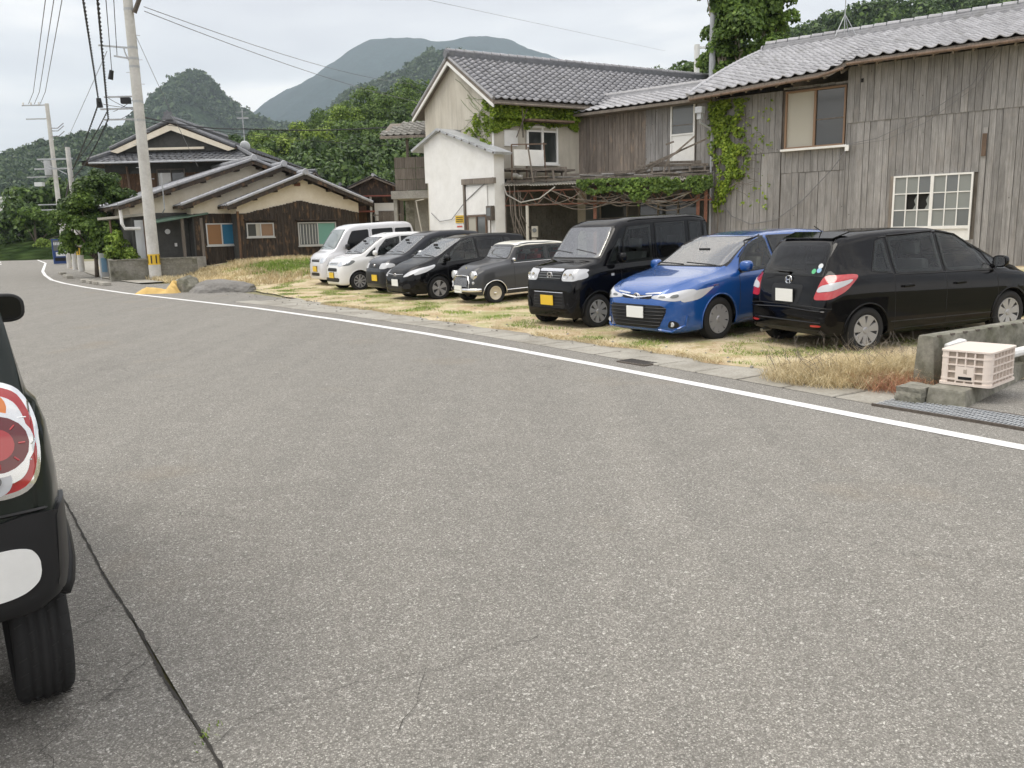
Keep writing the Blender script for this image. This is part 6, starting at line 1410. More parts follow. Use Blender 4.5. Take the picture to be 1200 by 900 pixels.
    def plate(s, axis, y, z, m, w=.165, h=.082, tilt=0.):
        hx, n = s.cast(axis, y, z); sg = 1 if axis == 'f' else -1; o = MB().box(-.008, .004, -w, w, -h, h).build('number_plate', m, s.root, bevel=.003, loc=hx+Vector((sg*.022, 0, 0))); o.rotation_euler = (0, tilt, 0)
        MB().box(-.016,.0,-w-.008,w+.008,-h-.008,h+.008).build('plate_frame', 'plastic_black', s.root, loc=hx+Vector((sg*.010,0,0))).rotation_euler = (0, tilt, 0)
    def emblem_h(s, axis, y, z, k=.045):
        h, n = s.cast(axis, y, z); sg = 1 if axis == 'f' else -1; b = MB(); X = sg*.012
        ring = [(math.copysign(abs(math.cos(t))**.7, math.cos(t))*k*1.15, math.copysign(abs(math.sin(t))**.7, math.sin(t))*k*.95) for t in np.linspace(0, 2*math.pi, 21)]
        b.tube([(X, a, c) for a, c in ring], k*.13, 5)
        b.beam((X, -k*.55, -k*.7), (X, -k*.72, k*.75), k*.28, k*.3); b.beam((X, k*.55, -k*.7), (X, k*.72, k*.75), k*.28, k*.3); b.beam((X, -k*.6, 0), (X, k*.6, 0), k*.28, k*.26); b.build('emblem', 'chrome', s.root, loc=h)
    def emblem_oval(s, axis, y, z, k=.05):
        h, n = s.cast(axis, y, z); sg = 1 if axis == 'f' else -1; X = sg*.012; b = MB(); ov = lambda a, c: [(X, a*math.cos(t), c*math.sin(t)) for t in np.linspace(0, 2*math.pi, 21)]
        b.tube(ov(k*1.3, k*.9), k*.1, 5); b.tube(ov(k*.42, k*.85), k*.1, 5); b.tube([(X, a, c+k*.3) for _, a, c in ov(k*.85, k*.45)], k*.09, 5); b.build('emblem', 'chrome', s.root, loc=h)
    def wipers(s, x, y0, y1, z=None):
        for (a, b_) in ((y0, y1), (y0-.62, y1-.55)):
            p = []
            for i in range(9):
                f = i/8; h, n = s.cast('z', x-.05*f-.02, a+(b_-a)*f)
                if h is not None: p.append(h+n*.012)
            if len(p) > 1: MB().tube(p, .008, 4).build('wiper', 'seal_black', s.root)
    def screen(s, poly, m='glass_screen', axis='f', name='windscreen'):
        big = [(y*1.02+(.012 if y > 0 else -.012), z+(.012 if z > 1.1 else -.012)) for y, z in poly]
        if s.sp.get('open'): s.frame(name+'_seal', axis, poly, 'seal_black', off=.005); return s.patch(name, axis, poly, {'f':'glass_front','r':'glass_tint'}[axis], .009, N=20, Mv=10, skirt=-.005)
        s.patch(name+'_seal', axis, big, 'seal_black', .003, N=20, Mv=10); return s.patch(name, axis, poly, m, .007, N=20, Mv=10)
mat('wheel_dark', (.05,.05,.052), .5, .3)
rotp = R(2.0)
def at(x, y): return Vector((x, y, gz(x, y)-.003))

# --- compact hatchback (two in the lot: one rear-on at the right, one nose-on)
FIT = dict(L=3.9, wheels=(.60, 3.10), r=.292, paint='paint_black', spokes=7, spoke_w=.62, wheel_m='wheel_silver',
  top=[(0,.58),(.02,.72),(.06,.88),(.12,1.02),(.22,1.22),(.33,1.40),(.42,1.465),(.8,1.51),(1.4,1.525),(1.9,1.505),(2.2,1.455),(2.45,1.36),(2.8,1.17),(3.08,1.02),(3.2,.975),(3.5,.89),(3.7,.80),(3.83,.69),(3.88,.60),(3.9,.50)],
  belt=[(0,.56),(.08,.86),(.25,.99),(.6,1.0),(1.5,.95),(2.4,.90),(3.0,.87),(3.3,.84),(3.6,.76),(3.83,.64),(3.88,.57),(3.9,.48)],
  bot=[(0,.34),(.04,.27),(.12,.24),(.5,.20),(3.4,.17),(3.8,.19),(3.88,.24),(3.9,.32)],
  w=[(0,.60),(.02,.67),(.06,.735),(.15,.785),(.35,.83),(.6,.846),(3.1,.846),(3.4,.825),(3.6,.785),(3.75,.71),(3.84,.60),(3.88,.50),(3.9,.40)],
  wr=[(0,.52),(.1,.59),(.3,.59),(.6,.60),(1.4,.61),(2.0,.60),(2.5,.61),(3.0,.68),(3.4,.66),(3.7,.54),(3.88,.40),(3.9,.34)])
FITW = [[(.72,1.03),(1.02,.985),(1.02,1.40),(.90,1.37)], [(1.09,.98),(1.88,.945),(1.88,1.43),(1.09,1.41)], [(1.95,.94),(2.78,.905),(2.60,1.16),(2.30,1.36),(1.95,1.425)], [(2.86,.90),(3.08,.885),(2.88,1.03),(2.75,1.11)]]
FITSCR = [(-.62,1.03),(.62,1.03),(.53,1.42),(-.53,1.42)]; FITREAR = [(-.56,1.00),(.56,1.00),(.53,1.30),(.46,1.395),(-.46,1.395),(-.53,1.30)]
FIT['open'] = [('y', w_) for w_ in FITW]+[('f', FITSCR), ('r', FITREAR)]; FIT['privacy'] = 0
FITS = [[(1.05,.30),(1.04,.9),(1.05,1.45)], [(1.92,.28),(1.92,.9),(1.92,1.44)], [(2.86,.30),(2.85,.7),(2.82,.90)], [(1.05,.27),(2.86,.25)]]
c = Car('parked_car', FIT, 'glossy black hatchback parked rear-on at the right end of the row, by the dry weeds', Vector((4.17,11.09,-.015)), R(21.5), R(-2.0), ref=.60)
c.side_windows(FITW, [(1.25,.80),(2.15,.77)], FITS)
c.line('sill_line', 'y', [(.98,.37),(2.75,.33)], .01, 'seal_black', .001, -1); c.line('belt_moulding', 'y', [(1.05,.955),(2.8,.89)], .012, 'seal_black', .004, -1)
c.line('window_chrome', 'y', [(.95,1.42),(1.5,1.45),(2.1,1.435),(2.45,1.31),(2.85,1.06),(3.1,.90)], .016, 'seal_black', .004, -1)
for sd in (-1, 1): c.line('rain_visor', 'y', [(1.1,1.435),(1.88,1.45)], .02, 'plastic_black', .014, sd); c.line('rain_visor', 'y', [(1.96,1.445),(2.3,1.38),(2.58,1.19)], .02, 'plastic_black', .014, sd)
c.screen(FITREAR, axis='r', name='rear_window'); c.cabin(1.92, .98, 2.78)
for (y, z, m_) in ((-.41,1.045,'sticker_green'),(-.49,1.06,'sticker_blue'),(-.49,1.11,'white_tin')):
    h, n = c.cast('r', y, z); q = MB().tube([(0,0,0),(-.002,0,0)], .035, 16).build('sticker', m_, c.root, loc=h+n*.011); q.rotation_euler = n.to_track_quat('-X', 'Z').to_euler()
for sd in (-1, 1):
    c.patch('tail_lamp', 'q', [(-.22,.70),(.0,.715),(.17,.81),(.31,.985),(.24,1.01),(-.08,1.00),(-.13,.93)], 'lens_red', .008, sd, N=30, Mv=14)
    c.patch('reverse_lamp', 'q', [(-.185,.79),(.02,.82),(.20,.90),(.25,.955),(.08,.925),(-.14,.87)], 'lens_white', .014, sd, N=30, Mv=8)
    c.patch('reflector', 'r', c.mir([(.50,.365),(.66,.37),(.66,.395),(.50,.392)], sd), 'lens_red', .006, N=8, Mv=2)
c.patch('bumper_trim', 'r', [(-.72,.27),(.72,.27),(.66,.33),(-.66,.33)], 'plastic_black', .004, N=14, Mv=3)
c.line('bumper_crease', 'r', [(-.70,.56),(0,.585),(.70,.56)], .022, 'paint_black', .004); c.line('bumper_seam', 'r', [(-.76,.60),(-.5,.62),(.5,.62),(.76,.60)], .008, 'seal_black', .001)
c.line('bumper_lip', 'r', [(-.66,.42),(.66,.42)], .02, 'paint_black', .004)
c.line('hatch_seam', 'r', [(-.50,.63),(-.54,.80),(-.585,1.0),(-.54,1.3),(-.48,1.43)], .008, 'seal_black', .001); c.line('hatch_seam', 'r', [(.50,.63),(.54,.80),(.585,1.0),(.54,1.3),(.48,1.43)], .008, 'seal_black', .001)
c.patch('plate_recess', 'r', [(-.26,.64),(.26,.64),(.30,.88),(-.30,.88)], 'plastic_black', .002); c.plate('r', .0, .74, 'plate_white'); c.emblem_h('r', 0, .935, .05)
h, n = c.cast('r', 0, 1.0); MB().tube([h+n*.012+Vector((0,.02,-.0)), h+n*.02+Vector((0,.0,.03)), h+n*.03+Vector((.02,.25,.03))], .012, 5).build('rear_wiper', 'seal_black', c.root)
b = MB(); 
h, n = c.cast('z', .45, 0); 
MB().add([(-.24,-.47,1.435),(-.24,.47,1.435),(.0,.50,1.505),(.0,-.50,1.505),(-.24,-.47,1.452),(-.24,.47,1.452),(.0,.50,1.522),(.0,-.50,1.522)], [(0,3,2,1),(4,5,6,7),(0,1,5,4),(1,2,6,5),(2,3,7,6),(3,0,4,7)]).build('spoiler', 'paint_black', c.root, bevel=.006)
MB().tube([(.05,0,1.5),(-.12,0,1.60)], .006, 5).build('roof_aerial', 'seal_black', c.root)
c.mirror(2.85, 1.0, -1); c.mirror(2.85, 1.0, 1); c.screen([(-.62,1.03),(.62,1.03),(.53,1.42),(-.53,1.42)])
MB().tube([(-.45,.45,.24),(-.60,.45,.235)], .025, 10).build('exhaust', 'metal_silver', c.root)

def nose_car(name, spec, label, x, y, yaw, ref):
    return Car(name, spec, label, at(x, y), R(yaw), rotp, ref=ref)
F2 = dict(FIT); F2['privacy'] = 1.9; F2['wheel_m'] = 'wheel_silver'; F2['spokes'] = 5; F2['spoke_w'] = .5; F2['paint'] = 'paint_black'
c = nose_car('parked_car', F2, 'black hatchback with swept-back headlamps just left of the small grey classic car', -2.15, 20.9, 214, 3.10)
c.cabin(1.92, .98, 2.78); c.side_windows(FITW, [(1.25,.80),(2.15,.77)], FITS); c.screen([(-.62,1.03),(.62,1.03),(.53,1.43),(-.53,1.43)]); c.wipers(3.05, .5, -.05)
for sd in (-1, 1):
    c.patch('headlamp', 'f', c.mir([(.40,.60),(.58,.62),(.76,.72),(.80,.82),(.74,.82),(.52,.73)], sd), 'lens_white', .006); c.mirror(2.85, 1.0, sd)
    c.patch('headlamp', 'y', [(3.2,.80),(3.45,.70),(3.72,.64),(3.7,.72),(3.42,.82),(3.15,.87)], 'lens_white', .006, sd)
    c.patch('fog_recess', 'f', c.mir([(.42,.32),(.66,.34),(.64,.46),(.48,.44)], sd), 'plastic_black', .003)
c.patch('grille', 'f', [(-.38,.60),(.38,.60),(.42,.66),(-.42,.66)], 'plastic_black', .004); c.line('grille_bar', 'f', [(-.38,.665),(0,.65),(.38,.665)], .018, 'chrome', .008); c.emblem_h('f', 0, .64, .05)
c.patch('lower_grille', 'f', [(-.36,.26),(.36,.26),(.40,.40),(-.40,.40)], 'plastic_black', .003); c.plate('f', .06, .47, 'plate_white'); c.line('bumper_lip', 'f', [(-.6,.235),(.6,.235)], .02, 'paint_black', .008)

# --- blue estate
FLD = dict(L=4.41, wheels=(.95, 3.55), r=.312, paint='paint_blue', spokes=9, spoke_w=.72, wheel_m='wheel_silver',
  top=[(0,.55),(.03,.75),(.08,.95),(.2,1.12),(.42,1.38),(.6,1.43),(1.2,1.475),(2.0,1.47),(2.4,1.43),(2.7,1.33),(3.05,1.16),(3.32,1.02),(3.45,.985),(3.9,.915),(4.15,.84),(4.28,.77),(4.35,.70),(4.39,.60),(4.41,.48)],
  belt=[(0,.53),(.08,.9),(.4,.98),(2,.95),(3.0,.93),(3.3,.92),(3.9,.85),(4.15,.76),(4.28,.71),(4.35,.66),(4.39,.57),(4.41,.46)],
  bot=[(0,.35),(.06,.25),(.5,.2),(3.9,.17),(4.3,.17),(4.39,.20),(4.41,.26)],
  w=[(0,.6),(.05,.7),(.2,.8),(.5,.84),(3.6,.846),(3.85,.84),(4.05,.805),(4.2,.735),(4.3,.64),(4.37,.51),(4.41,.38)],
  wr=[(0,.55),(.2,.58),(.5,.58),(1.5,.6),(2.3,.585),(3.2,.69),(3.7,.70),(4.0,.63),(4.2,.52),(4.33,.42),(4.41,.32)])
FLDW = [[(.55,1.03),(1.30,.99),(1.30,1.37),(.80,1.36)], [(1.37,.985),(2.15,.96),(2.15,1.405),(1.37,1.38)], [(2.22,.955),(3.05,.93),(2.90,1.12),(2.60,1.32),(2.22,1.40)]]
FLD['open'] = [('y', w_) for w_ in FLDW]+[('f', [(-.66,1.035),(.66,1.035),(.54,1.40),(-.54,1.40)])]; FLD['privacy'] = 2.2
c = nose_car('parked_car', FLD, 'bright blue estate car with chrome-edged nose parked nose-out beside the black hatchback', 2.50, 12.45, 216.5, 3.55)
c.cabin(2.38, 1.45, 3.0, cloth='seat_beige')
c.side_windows(FLDW, [(1.50,.80),(2.35,.78)], [[(1.33,.3),(1.33,1.4)], [(2.18,.3),(2.18,1.42)], [(3.12,.32),(3.1,.9)], [(1.33,.28),(3.1,.26)]])
c.screen([(-.66,1.035),(.66,1.035),(.54,1.40),(-.54,1.40)]); c.wipers(3.30, .55, -.05)
for sd in (-1, 1):
    c.line('rain_visor', 'y', [(2.24,1.42),(2.6,1.35),(2.92,1.14)], .02, 'plastic_black', .012, sd); c.mirror(3.02, 1.02, sd)
    c.patch('headlamp', 'f', c.mir([(.28,.655),(.40,.645),(.66,.62),(.80,.66),(.80,.78),(.72,.775),(.50,.715),(.30,.695)], sd), 'lens_white', .006, N=22)
    c.patch('headlamp_upper_chrome', 'f', c.mir([(.16,.700),(.42,.722),(.42,.742),(.14,.718)], sd), 'chrome', .010, N=12, Mv=2)
    c.patch('headlamp', 'y', [(3.66,.79),(3.95,.64),(4.22,.60),(4.22,.70),(4.0,.76)], 'lens_white', .006, sd)
    c.patch('headlamp_inner', 'f', c.mir([(.40,.665),(.52,.66),(.52,.695),(.42,.69)], sd), 'glass_grey', .012, N=8, Mv=4); c.patch('headlamp_inner', 'f', c.mir([(.58,.665),(.68,.67),(.68,.72),(.60,.71)], sd), 'glass_grey', .012, N=8, Mv=4)
    c.patch('fog_recess', 'f', c.mir([(.56,.24),(.70,.26),(.68,.34),(.58,.36)], sd), 'plastic_black', .004); h, n = c.cast('f', .62*sd, .30)
    if h: MB().lathe([(.001,.0),(.03,.004),(.036,-.01)], 14, Matrix.Rotation(R(-90),4,'Z')).build('fog_lamp', 'lens_white', c.root, loc=h+Vector((.012,0,0)))
    c.line('bumper_blade', 'f', [(.44*sd,.23),(.60*sd,.20),(.74*sd,.28),(.76*sd,.42)], .035, 'paint_blue', .01)
c.patch('grille', 'f', [(-.50,.565),(.50,.565),(.56,.50),(.44,.24),(-.44,.24),(-.56,.50)], 'plastic_black', .004, N=22, Mv=10)
for k in range(6):
    z = .285+k*.048; y = .44+(.10*(z-.24)/.26); c.line('grille_slat', 'f', [(-y,z),(0,z-.004),(y,z)], .016, 'plastic_black', .014)
c.patch('upper_grille', 'f', [(-.28,.645),(.28,.645),(.30,.695),(-.30,.695)], 'plastic_black', .005, N=14, Mv=3); c.line('grille_bar', 'f', [(-.30,.688),(0,.655),(.30,.688)], .03, 'chrome', .012); c.emblem_oval('f', 0, .675, .052); c.plate('f', .02, .46, 'plate_white')
h, n = c.cast('y', 3.62, .80, 1); text(c.root, 'HYBRID', .035, h+n*.004, (R(90), 0, R(180)), 'chrome', 'badge') if h else None

# --- tall black box-shaped kei wagon
NB = dict(L=3.395, wheels=(.40, 2.92), r=.282, paint='paint_black', spokes=8, spoke_w=.55, wheel_m='wheel_silver', tw=.155,
  top=[(0,.6),(.02,1.0),(.06,1.3),(.12,1.62),(.22,1.73),(.6,1.775),(1.9,1.77),(2.2,1.735),(2.38,1.66),(2.75,1.19),(2.83,1.11),(3.05,1.06),(3.24,1.01),(3.33,.93),(3.38,.78),(3.395,.55)],
  belt=[(0,.58),(.02,.9),(.1,1.04),(2.4,1.0),(2.7,.99),(3.0,.98),(3.24,.94),(3.33,.86),(3.38,.73),(3.395,.53)],
  bot=[(0,.3),(.1,.22),(3.2,.19),(3.37,.19),(3.395,.24)],
  w=[(0,.60),(.04,.68),(.12,.72),(.3,.735),(2.9,.735),(3.1,.73),(3.24,.70),(3.33,.655),(3.38,.60),(3.395,.54)],
  wr=[(0,.56),(.2,.62),(.5,.63),(2.2,.62),(2.75,.665),(3.0,.675),(3.2,.64),(3.33,.56),(3.395,.46)])
NBW = [[(.12,1.10),(.30,1.08),(.30,1.60),(.16,1.60)], [(.38,1.08),(.68,1.06),(.68,1.62),(.38,1.62)], [(.80,1.06),(1.52,1.045),(1.52,1.63),(.80,1.635)], [(1.64,1.04),(2.32,1.03),(2.27,1.40),(2.16,1.60),(1.64,1.63)], [(2.42,1.03),(2.68,1.03),(2.50,1.28),(2.38,1.42),(2.34,1.42)]]
NB['open'] = [('y', w_) for w_ in NBW]+[('f', [(-.60,1.14),(.60,1.14),(.54,1.62),(-.54,1.62)])]; NB['privacy'] = 1.6
c = nose_car('parked_car', NB, 'tall black box-shaped wagon with yellow plate between the blue estate and grey classic car', 1.05, 14.2, 215.5, 2.92)
c.cabin(1.78, .85, 2.52, zseat=.62); c.side_windows(NBW, [(.92,.88),(1.78,.88)], [[(.74,.3),(.74,1.65)], [(1.58,.3),(1.58,1.66)], [(2.40,.3),(2.40,1.0),(2.36,1.45)], [(.74,.28),(2.40,.27)], [(.74,.98),(.3,.98)]])
c.screen([(-.60,1.14),(.60,1.14),(.54,1.62),(-.54,1.62)]); c.wipers(2.76, .5, -.05)
for sd in (-1, 1):
    c.line('roof_rail', 'z', [(.3,.60*sd),(1.2,.60*sd),(2.1,.585*sd)], .02, 'seal_black', .004); c.mirror(2.45, 1.13, sd, (.06,.085,.08))
    c.patch('headlamp', 'f', c.mir([(.325,.80),(.62,.80),(.69,.84),(.69,.985),(.60,.99),(.325,.975)], sd), 'lens_white', .008, N=16, Mv=8); c.patch('headlamp', 'y', [(3.10,.86),(3.26,.82),(3.36,.82),(3.34,.95),(3.14,.97)], 'lens_white', .008, sd, N=8, Mv=5)
    for q in (.42,.55):
        h, n = c.cast('f', q*sd, .88); MB().lathe([(.001,-.004),(.036,.0),(.05,.016),(.056,.012)], 18, Matrix.Rotation(R(-90),4,'Z')).build('lamp_reflector', 'lens_chrome', c.root, loc=h+Vector((.008,0,0)))
    c.patch('fog_recess', 'f', c.mir([(.46,.34),(.64,.36),(.62,.54),(.50,.52)], sd), 'paint_black', .01)
c.patch('grille', 'f', [(-.305,.81),(.305,.81),(.305,.975),(-.305,.975)], 'plastic_black', .003, N=14, Mv=4); c.patch('grille_chrome', 'f', [(-.31,.945),(.31,.945),(.31,.99),(-.31,.99)], 'chrome', .012, N=14, Mv=3)
for z in (.84,.88,.92): c.line('grille_slat', 'f', [(-.29,z),(.29,z)], .014, 'glass_grey', .010)
c.emblem_h('f', 0, .885, .055); c.patch('lower_grille', 'f', [(-.42,.36),(.42,.36),(.40,.60),(-.40,.60)], 'plastic_black', .003); c.line('bumper_chrome', 'f', [(-.38,.61),(.38,.61)], .014, 'chrome', .008)
for z in (.40,.45,.50,.55): c.line('grille_slat', 'f', [(-.38,z),(.38,z)], .014, 'plastic_black', .012)
c.plate('f', -.03, .48, 'plate_yellow'); h, n = c.cast('y', 2.60, .86, 1); MB().box(-.03,.03,-.004,.004,-.02,.02).build('side_marker', 'lens_white', c.root, loc=h+n*.004)

# --- small grey classic car
MN = dict(L=3.05, wheels=(.49, 2.53), r=.25, paint='paint_grey', spokes=-1, wheel_m='wheel_cream', tw=.15, lip='chrome', lip_r=.012, gap=.03, fat=True,
  top=[(0,.5),(.03,.72),(.1,.84),(.16,.9),(.34,1.20),(.45,1.28),(.9,1.33),(1.5,1.35),(1.76,1.325),(1.88,1.27),(2.08,.99),(2.16,.955),(2.5,.915),(2.75,.87),(2.9,.79),(2.98,.69),(3.03,.58),(3.05,.44)],
  belt=[(0,.48),(.05,.75),(.2,.87),(1.9,.87),(2.15,.87),(2.5,.83),(2.75,.78),(2.9,.70),(2.98,.62),(3.03,.54),(3.05,.42)],
  bot=[(0,.3),(.1,.24),(.4,.2),(2.8,.2),(3.0,.25),(3.05,.32)],
  w=[(0,.45),(.05,.58),(.15,.65),(.4,.69),(2.3,.705),(2.6,.69),(2.8,.64),(2.92,.57),(3.0,.48),(3.05,.36)],
  wr=[(0,.4),(.2,.5),(.5,.545),(1.8,.545),(2.15,.56),(2.5,.52),(2.8,.44),(3.0,.34),(3.05,.28)])
MNW = [[(.42,.92),(1.02,.905),(1.02,1.20),(.58,1.19)], [(1.10,.90),(1.96,.90),(1.86,1.12),(1.74,1.21),(1.10,1.215)]]
MN['open'] = [('y', w_) for w_ in MNW]+[('f', [(-.50,.99),(.50,.99),(.45,1.235),(-.45,1.235)])]
c = nose_car('parked_car', MN, 'small dark grey classic car with cream roof and round headlamps', -.66, 19.28, 212, 2.53)
c.cabin(1.32, .66, 1.98, cloth='seat_red', zseat=.48); c.side_windows(MNW, [(1.22,.76)], [[(1.06,.28),(1.06,.86)], [(2.02,.32),(2.02,.86)]])
c.patch('roof_panel', 'z', [(.42,-.50),(.80,-.535),(1.7,-.535),(1.84,-.50),(1.84,.50),(1.7,.535),(.80,.535),(.42,.50)], 'paint_cream', .006, N=24, Mv=16, skirt=.05)
c.screen([(-.50,.99),(.50,.99),(.45,1.235),(-.45,1.235)]); c.wipers(2.12, .4, -.0)
for sd in (-1, 1):
    c.line('roof_gutter', 'y', [(.40,1.235),(.8,1.26),(1.6,1.262),(1.88,1.22)], .02, 'paint_cream', .008, sd); c.line('belt_chrome', 'y', [(.4,.885),(2.0,.88)], .012, 'chrome', .006, sd); c.line('sill_chrome', 'y', [(.78,.30),(2.24,.30)], .02, 'chrome', .006, sd)
    h, n = c.cast('f', .44*sd, .66); b = MB().lathe([(.001,.035),(.05,.03),(.082,.012),(.092,.0),(.095,-.06)], 24, Matrix.Rotation(R(-90),4,'Z')); b.build('headlamp', 'lens_white', c.root, loc=h+Vector((.02,0,0)), smooth=True)
    MB().lathe([(.082,.016),(.094,.022),(.102,.008),(.10,-.06)], 24, Matrix.Rotation(R(-90),4,'Z')).build('headlamp_ring', 'chrome', c.root, loc=h+Vector((.02,0,0)), smooth=True)
    h, n = c.cast('f', .47*sd, .50); MB().lathe([(.001,.02),(.03,.01),(.035,-.02)], 14, Matrix.Rotation(R(-90),4,'Z')).build('indicator', 'lens_white', c.root, loc=h)
c.patch('grille', 'f', [(-.30,.40),(.30,.40),(.33,.52),(.24,.62),(-.24,.62),(-.33,.52)], 'plastic_black', .003)
for k in range(9): c.line('grille_slat', 'f', [(-.29+.0*k,.42+k*.022),(.29,.42+k*.022)], .008, 'chrome', .01)
c.line('grille_surround', 'f', [(-.36,.40),(-.37,.52),(-.27,.64),(0,.655),(.27,.64),(.37,.52),(.36,.40)], .024, 'chrome', .01)
b = MB(); P_ = []
for i in range(15):
    y = -.64+1.28*i/14; P_.append((3.05-2.53+.045-.22*(abs(y)/.64)**3, y, .34))
b.tube(P_, .045, 8); b.build('bumper', 'chrome', c.root, smooth=True); c.plate('f', .0, .36, 'plate_white'); [o for o in c.root.children if o.name.startswith('number_plate')][0].location.x += .06
for x_ in (.16, 1.0): pass
h, n = c.cast('f', 0, .80); MB().tube([h+Vector((0,0,0)), h+Vector((.01,0,.05))], .015, 6).build('bonnet_badge', 'chrome', c.root); c.mirror(2.02, .96, 1, (.03,.05,.04), 'chrome')

# --- kei hatch body shared by the dark and the white one
def kei(H=1.63, **kw):
    s_ = H/1.63; d = dict(L=3.395, wheels=(.42, 2.83), r=.28, paint='paint_graphite', spokes=8, wheel_m='wheel_silver', tw=.155,
      top=[(0,.6),(.03,.9),(.1,1.2),(.2,1.48),(.3,1.56),(.8,1.62),(1.5,1.63),(1.85,1.57),(2.05,1.48),(2.6,1.13),(2.75,1.045),(3.0,.99),(3.2,.93),(3.31,.83),(3.37,.70),(3.395,.52)],
      belt=[(0,.58),(.05,.9),(.2,1.0),(2.2,.96),(2.7,.94),(3.0,.91),(3.2,.84),(3.31,.75),(3.37,.65),(3.395,.5)],
      bot=[(0,.3),(.1,.22),(3.1,.18),(3.35,.18),(3.395,.24)],
      w=[(0,.60),(.04,.67),(.14,.71),(.35,.735),(2.8,.735),(3.05,.72),(3.2,.68),(3.3,.62),(3.36,.55),(3.395,.46)],
      wr=[(0,.54),(.2,.6),(.5,.61),(1.9,.60),(2.6,.65),(2.95,.66),(3.2,.58),(3.395,.42)]); d['top'] = [(x, z*s_ if z > 1.1 else z) for x, z in d['top']]; d.update(kw); return d
KW = [[(.30,1.06),(.62,1.04),(.62,1.46),(.40,1.45)], [(.70,1.03),(1.36,1.01),(1.36,1.49),(.70,1.485)], [(1.44,1.005),(2.22,.985),(2.10,1.20),(1.86,1.42),(1.44,1.485)], [(2.30,.98),(2.55,.975),(2.40,1.10),(2.24,1.20)]]
KS = [[(.66,.3),(.66,1.5)], [(1.40,.3),(1.40,1.52)], [(2.36,.3),(2.34,.97)], [(.66,.28),(2.36,.26)]]
KO = [('y', w_) for w_ in KW]+[('f', [(-.58,1.06),(.58,1.06),(.52,1.49),(-.52,1.49)])]
c = nose_car('parked_car', kei(open=KO, privacy=1.4), 'dark graphite compact car squeezed between the white car and the black hatchback', -3.24, 23.15, 214, 2.83)
c.cabin(1.6, .75, 2.38); c.side_windows(KW, [(.85,.86),(1.6,.84)], KS); c.screen([(-.58,1.06),(.58,1.06),(.52,1.50),(-.52,1.50)]); c.wipers(2.68, .5, -.05)
for sd in (-1, 1): c.patch('headlamp', 'f', c.mir([(.34,.70),(.60,.70),(.68,.78),(.62,.86),(.36,.84)], sd), 'lens_white', .010); c.mirror(2.32, 1.06, sd, m='lens_chrome'); c.patch('headlamp', 'y', [(3.04,.76),(3.2,.72),(3.3,.74),(3.2,.84),(3.08,.84)], 'lens_white', .010, sd, N=8)
c.patch('grille', 'f', [(-.30,.72),(.30,.72),(.30,.82),(-.30,.82)], 'plastic_black', .004); c.emblem_oval('f', 0, .78, .045); c.patch('bumper_intake', 'f', [(-.56,.30),(.56,.30),(.60,.62),(-.60,.62)], 'plastic_black', .004); c.plate('f', .1, .46, 'plate_yellow')
c = nose_car('parked_car', kei(1.62, paint='paint_white', spokes=9, spoke_w=.34, open=KO, privacy=1.4), 'pearl white compact car with alloy wheels second from the left end of the row', -4.75, 25.0, 213, 2.83)
c.cabin(1.6, .75, 2.38); c.side_windows(KW, [(.85,.86),(1.6,.84)], KS); c.screen([(-.60,1.06),(.60,1.06),(.53,1.49),(-.53,1.49)]); c.wipers(2.68, .5, -.05)
for sd in (-1, 1):
    c.patch('headlamp', 'f', c.mir([(.34,.74),(.52,.72),(.68,.80),(.69,.89),(.40,.84)], sd), 'lens_chrome', .008); c.mirror(2.32, 1.06, sd); c.patch('headlamp', 'y', [(2.92,.85),(3.1,.75),(3.32,.74),(3.24,.84),(2.98,.90)], 'glass_grey', .008, sd, N=8)
c.patch('grille', 'f', [(-.33,.76),(.33,.76),(.34,.84),(-.34,.84)], 'chrome', .008); c.patch('upper_intake', 'f', [(-.36,.58),(.36,.58),(.34,.68),(-.34,.68)], 'plastic_black', .004); c.patch('lower_intake', 'f', [(-.48,.28),(.48,.28),(.50,.40),(-.50,.40)], 'plastic_black', .004); c.plate('f', -.02, .47, 'plate_yellow')
# --- silver kei van
VAN = dict(L=3.395, wheels=(.46, 2.80), r=.27, paint='paint_silver', spokes=8, wheel_m='wheel_silver', tw=.15,
      top=[(0,.6),(.02,1.2),(.06,1.6),(.14,1.83),(.3,1.895),(.8,1.91),(2.1,1.89),(2.35,1.83),(2.5,1.73),(2.92,1.16),(3.0,1.09),(3.2,1.02),(3.31,.93),(3.37,.78),(3.395,.52)],
      belt=[(0,.58),(.05,1.0),(.2,1.1),(2.2,1.05),(2.8,1.02),(3.0,1.0),(3.2,.94),(3.31,.85),(3.37,.72),(3.395,.5)],
      bot=[(0,.3),(.1,.24),(3.1,.2),(3.35,.2),(3.395,.26)],
      w=[(0,.62),(.04,.68),(.14,.72),(.35,.737),(2.9,.737),(3.1,.725),(3.24,.69),(3.33,.63),(3.37,.57),(3.395,.5)],
      wr=[(0,.56),(.2,.62),(.5,.63),(2.2,.62),(2.9,.67),(3.1,.66),(3.3,.56),(3.395,.46)])
c = nose_car('parked_van', VAN, 'tall silver kei van at the far left end of the parked row', -5.72, 27.2, 213, 2.80)
c.side_windows([[(.18,1.16),(.78,1.13),(.78,1.68),(.20,1.68)], [(.88,1.13),(1.60,1.11),(1.60,1.69),(.88,1.695)], [(1.74,1.10),(2.52,1.08),(2.48,1.34),(2.30,1.66),(1.74,1.69)]], [(1.0,.95),(1.85,.92)], [[(.83,.3),(.83,1.72)], [(1.67,.3),(1.67,1.74)], [(2.62,.5),(2.6,1.06)]])
c.screen([(-.61,1.13),(.61,1.13),(.54,1.72),(-.54,1.72)]); c.wipers(2.93, .5, -.05)
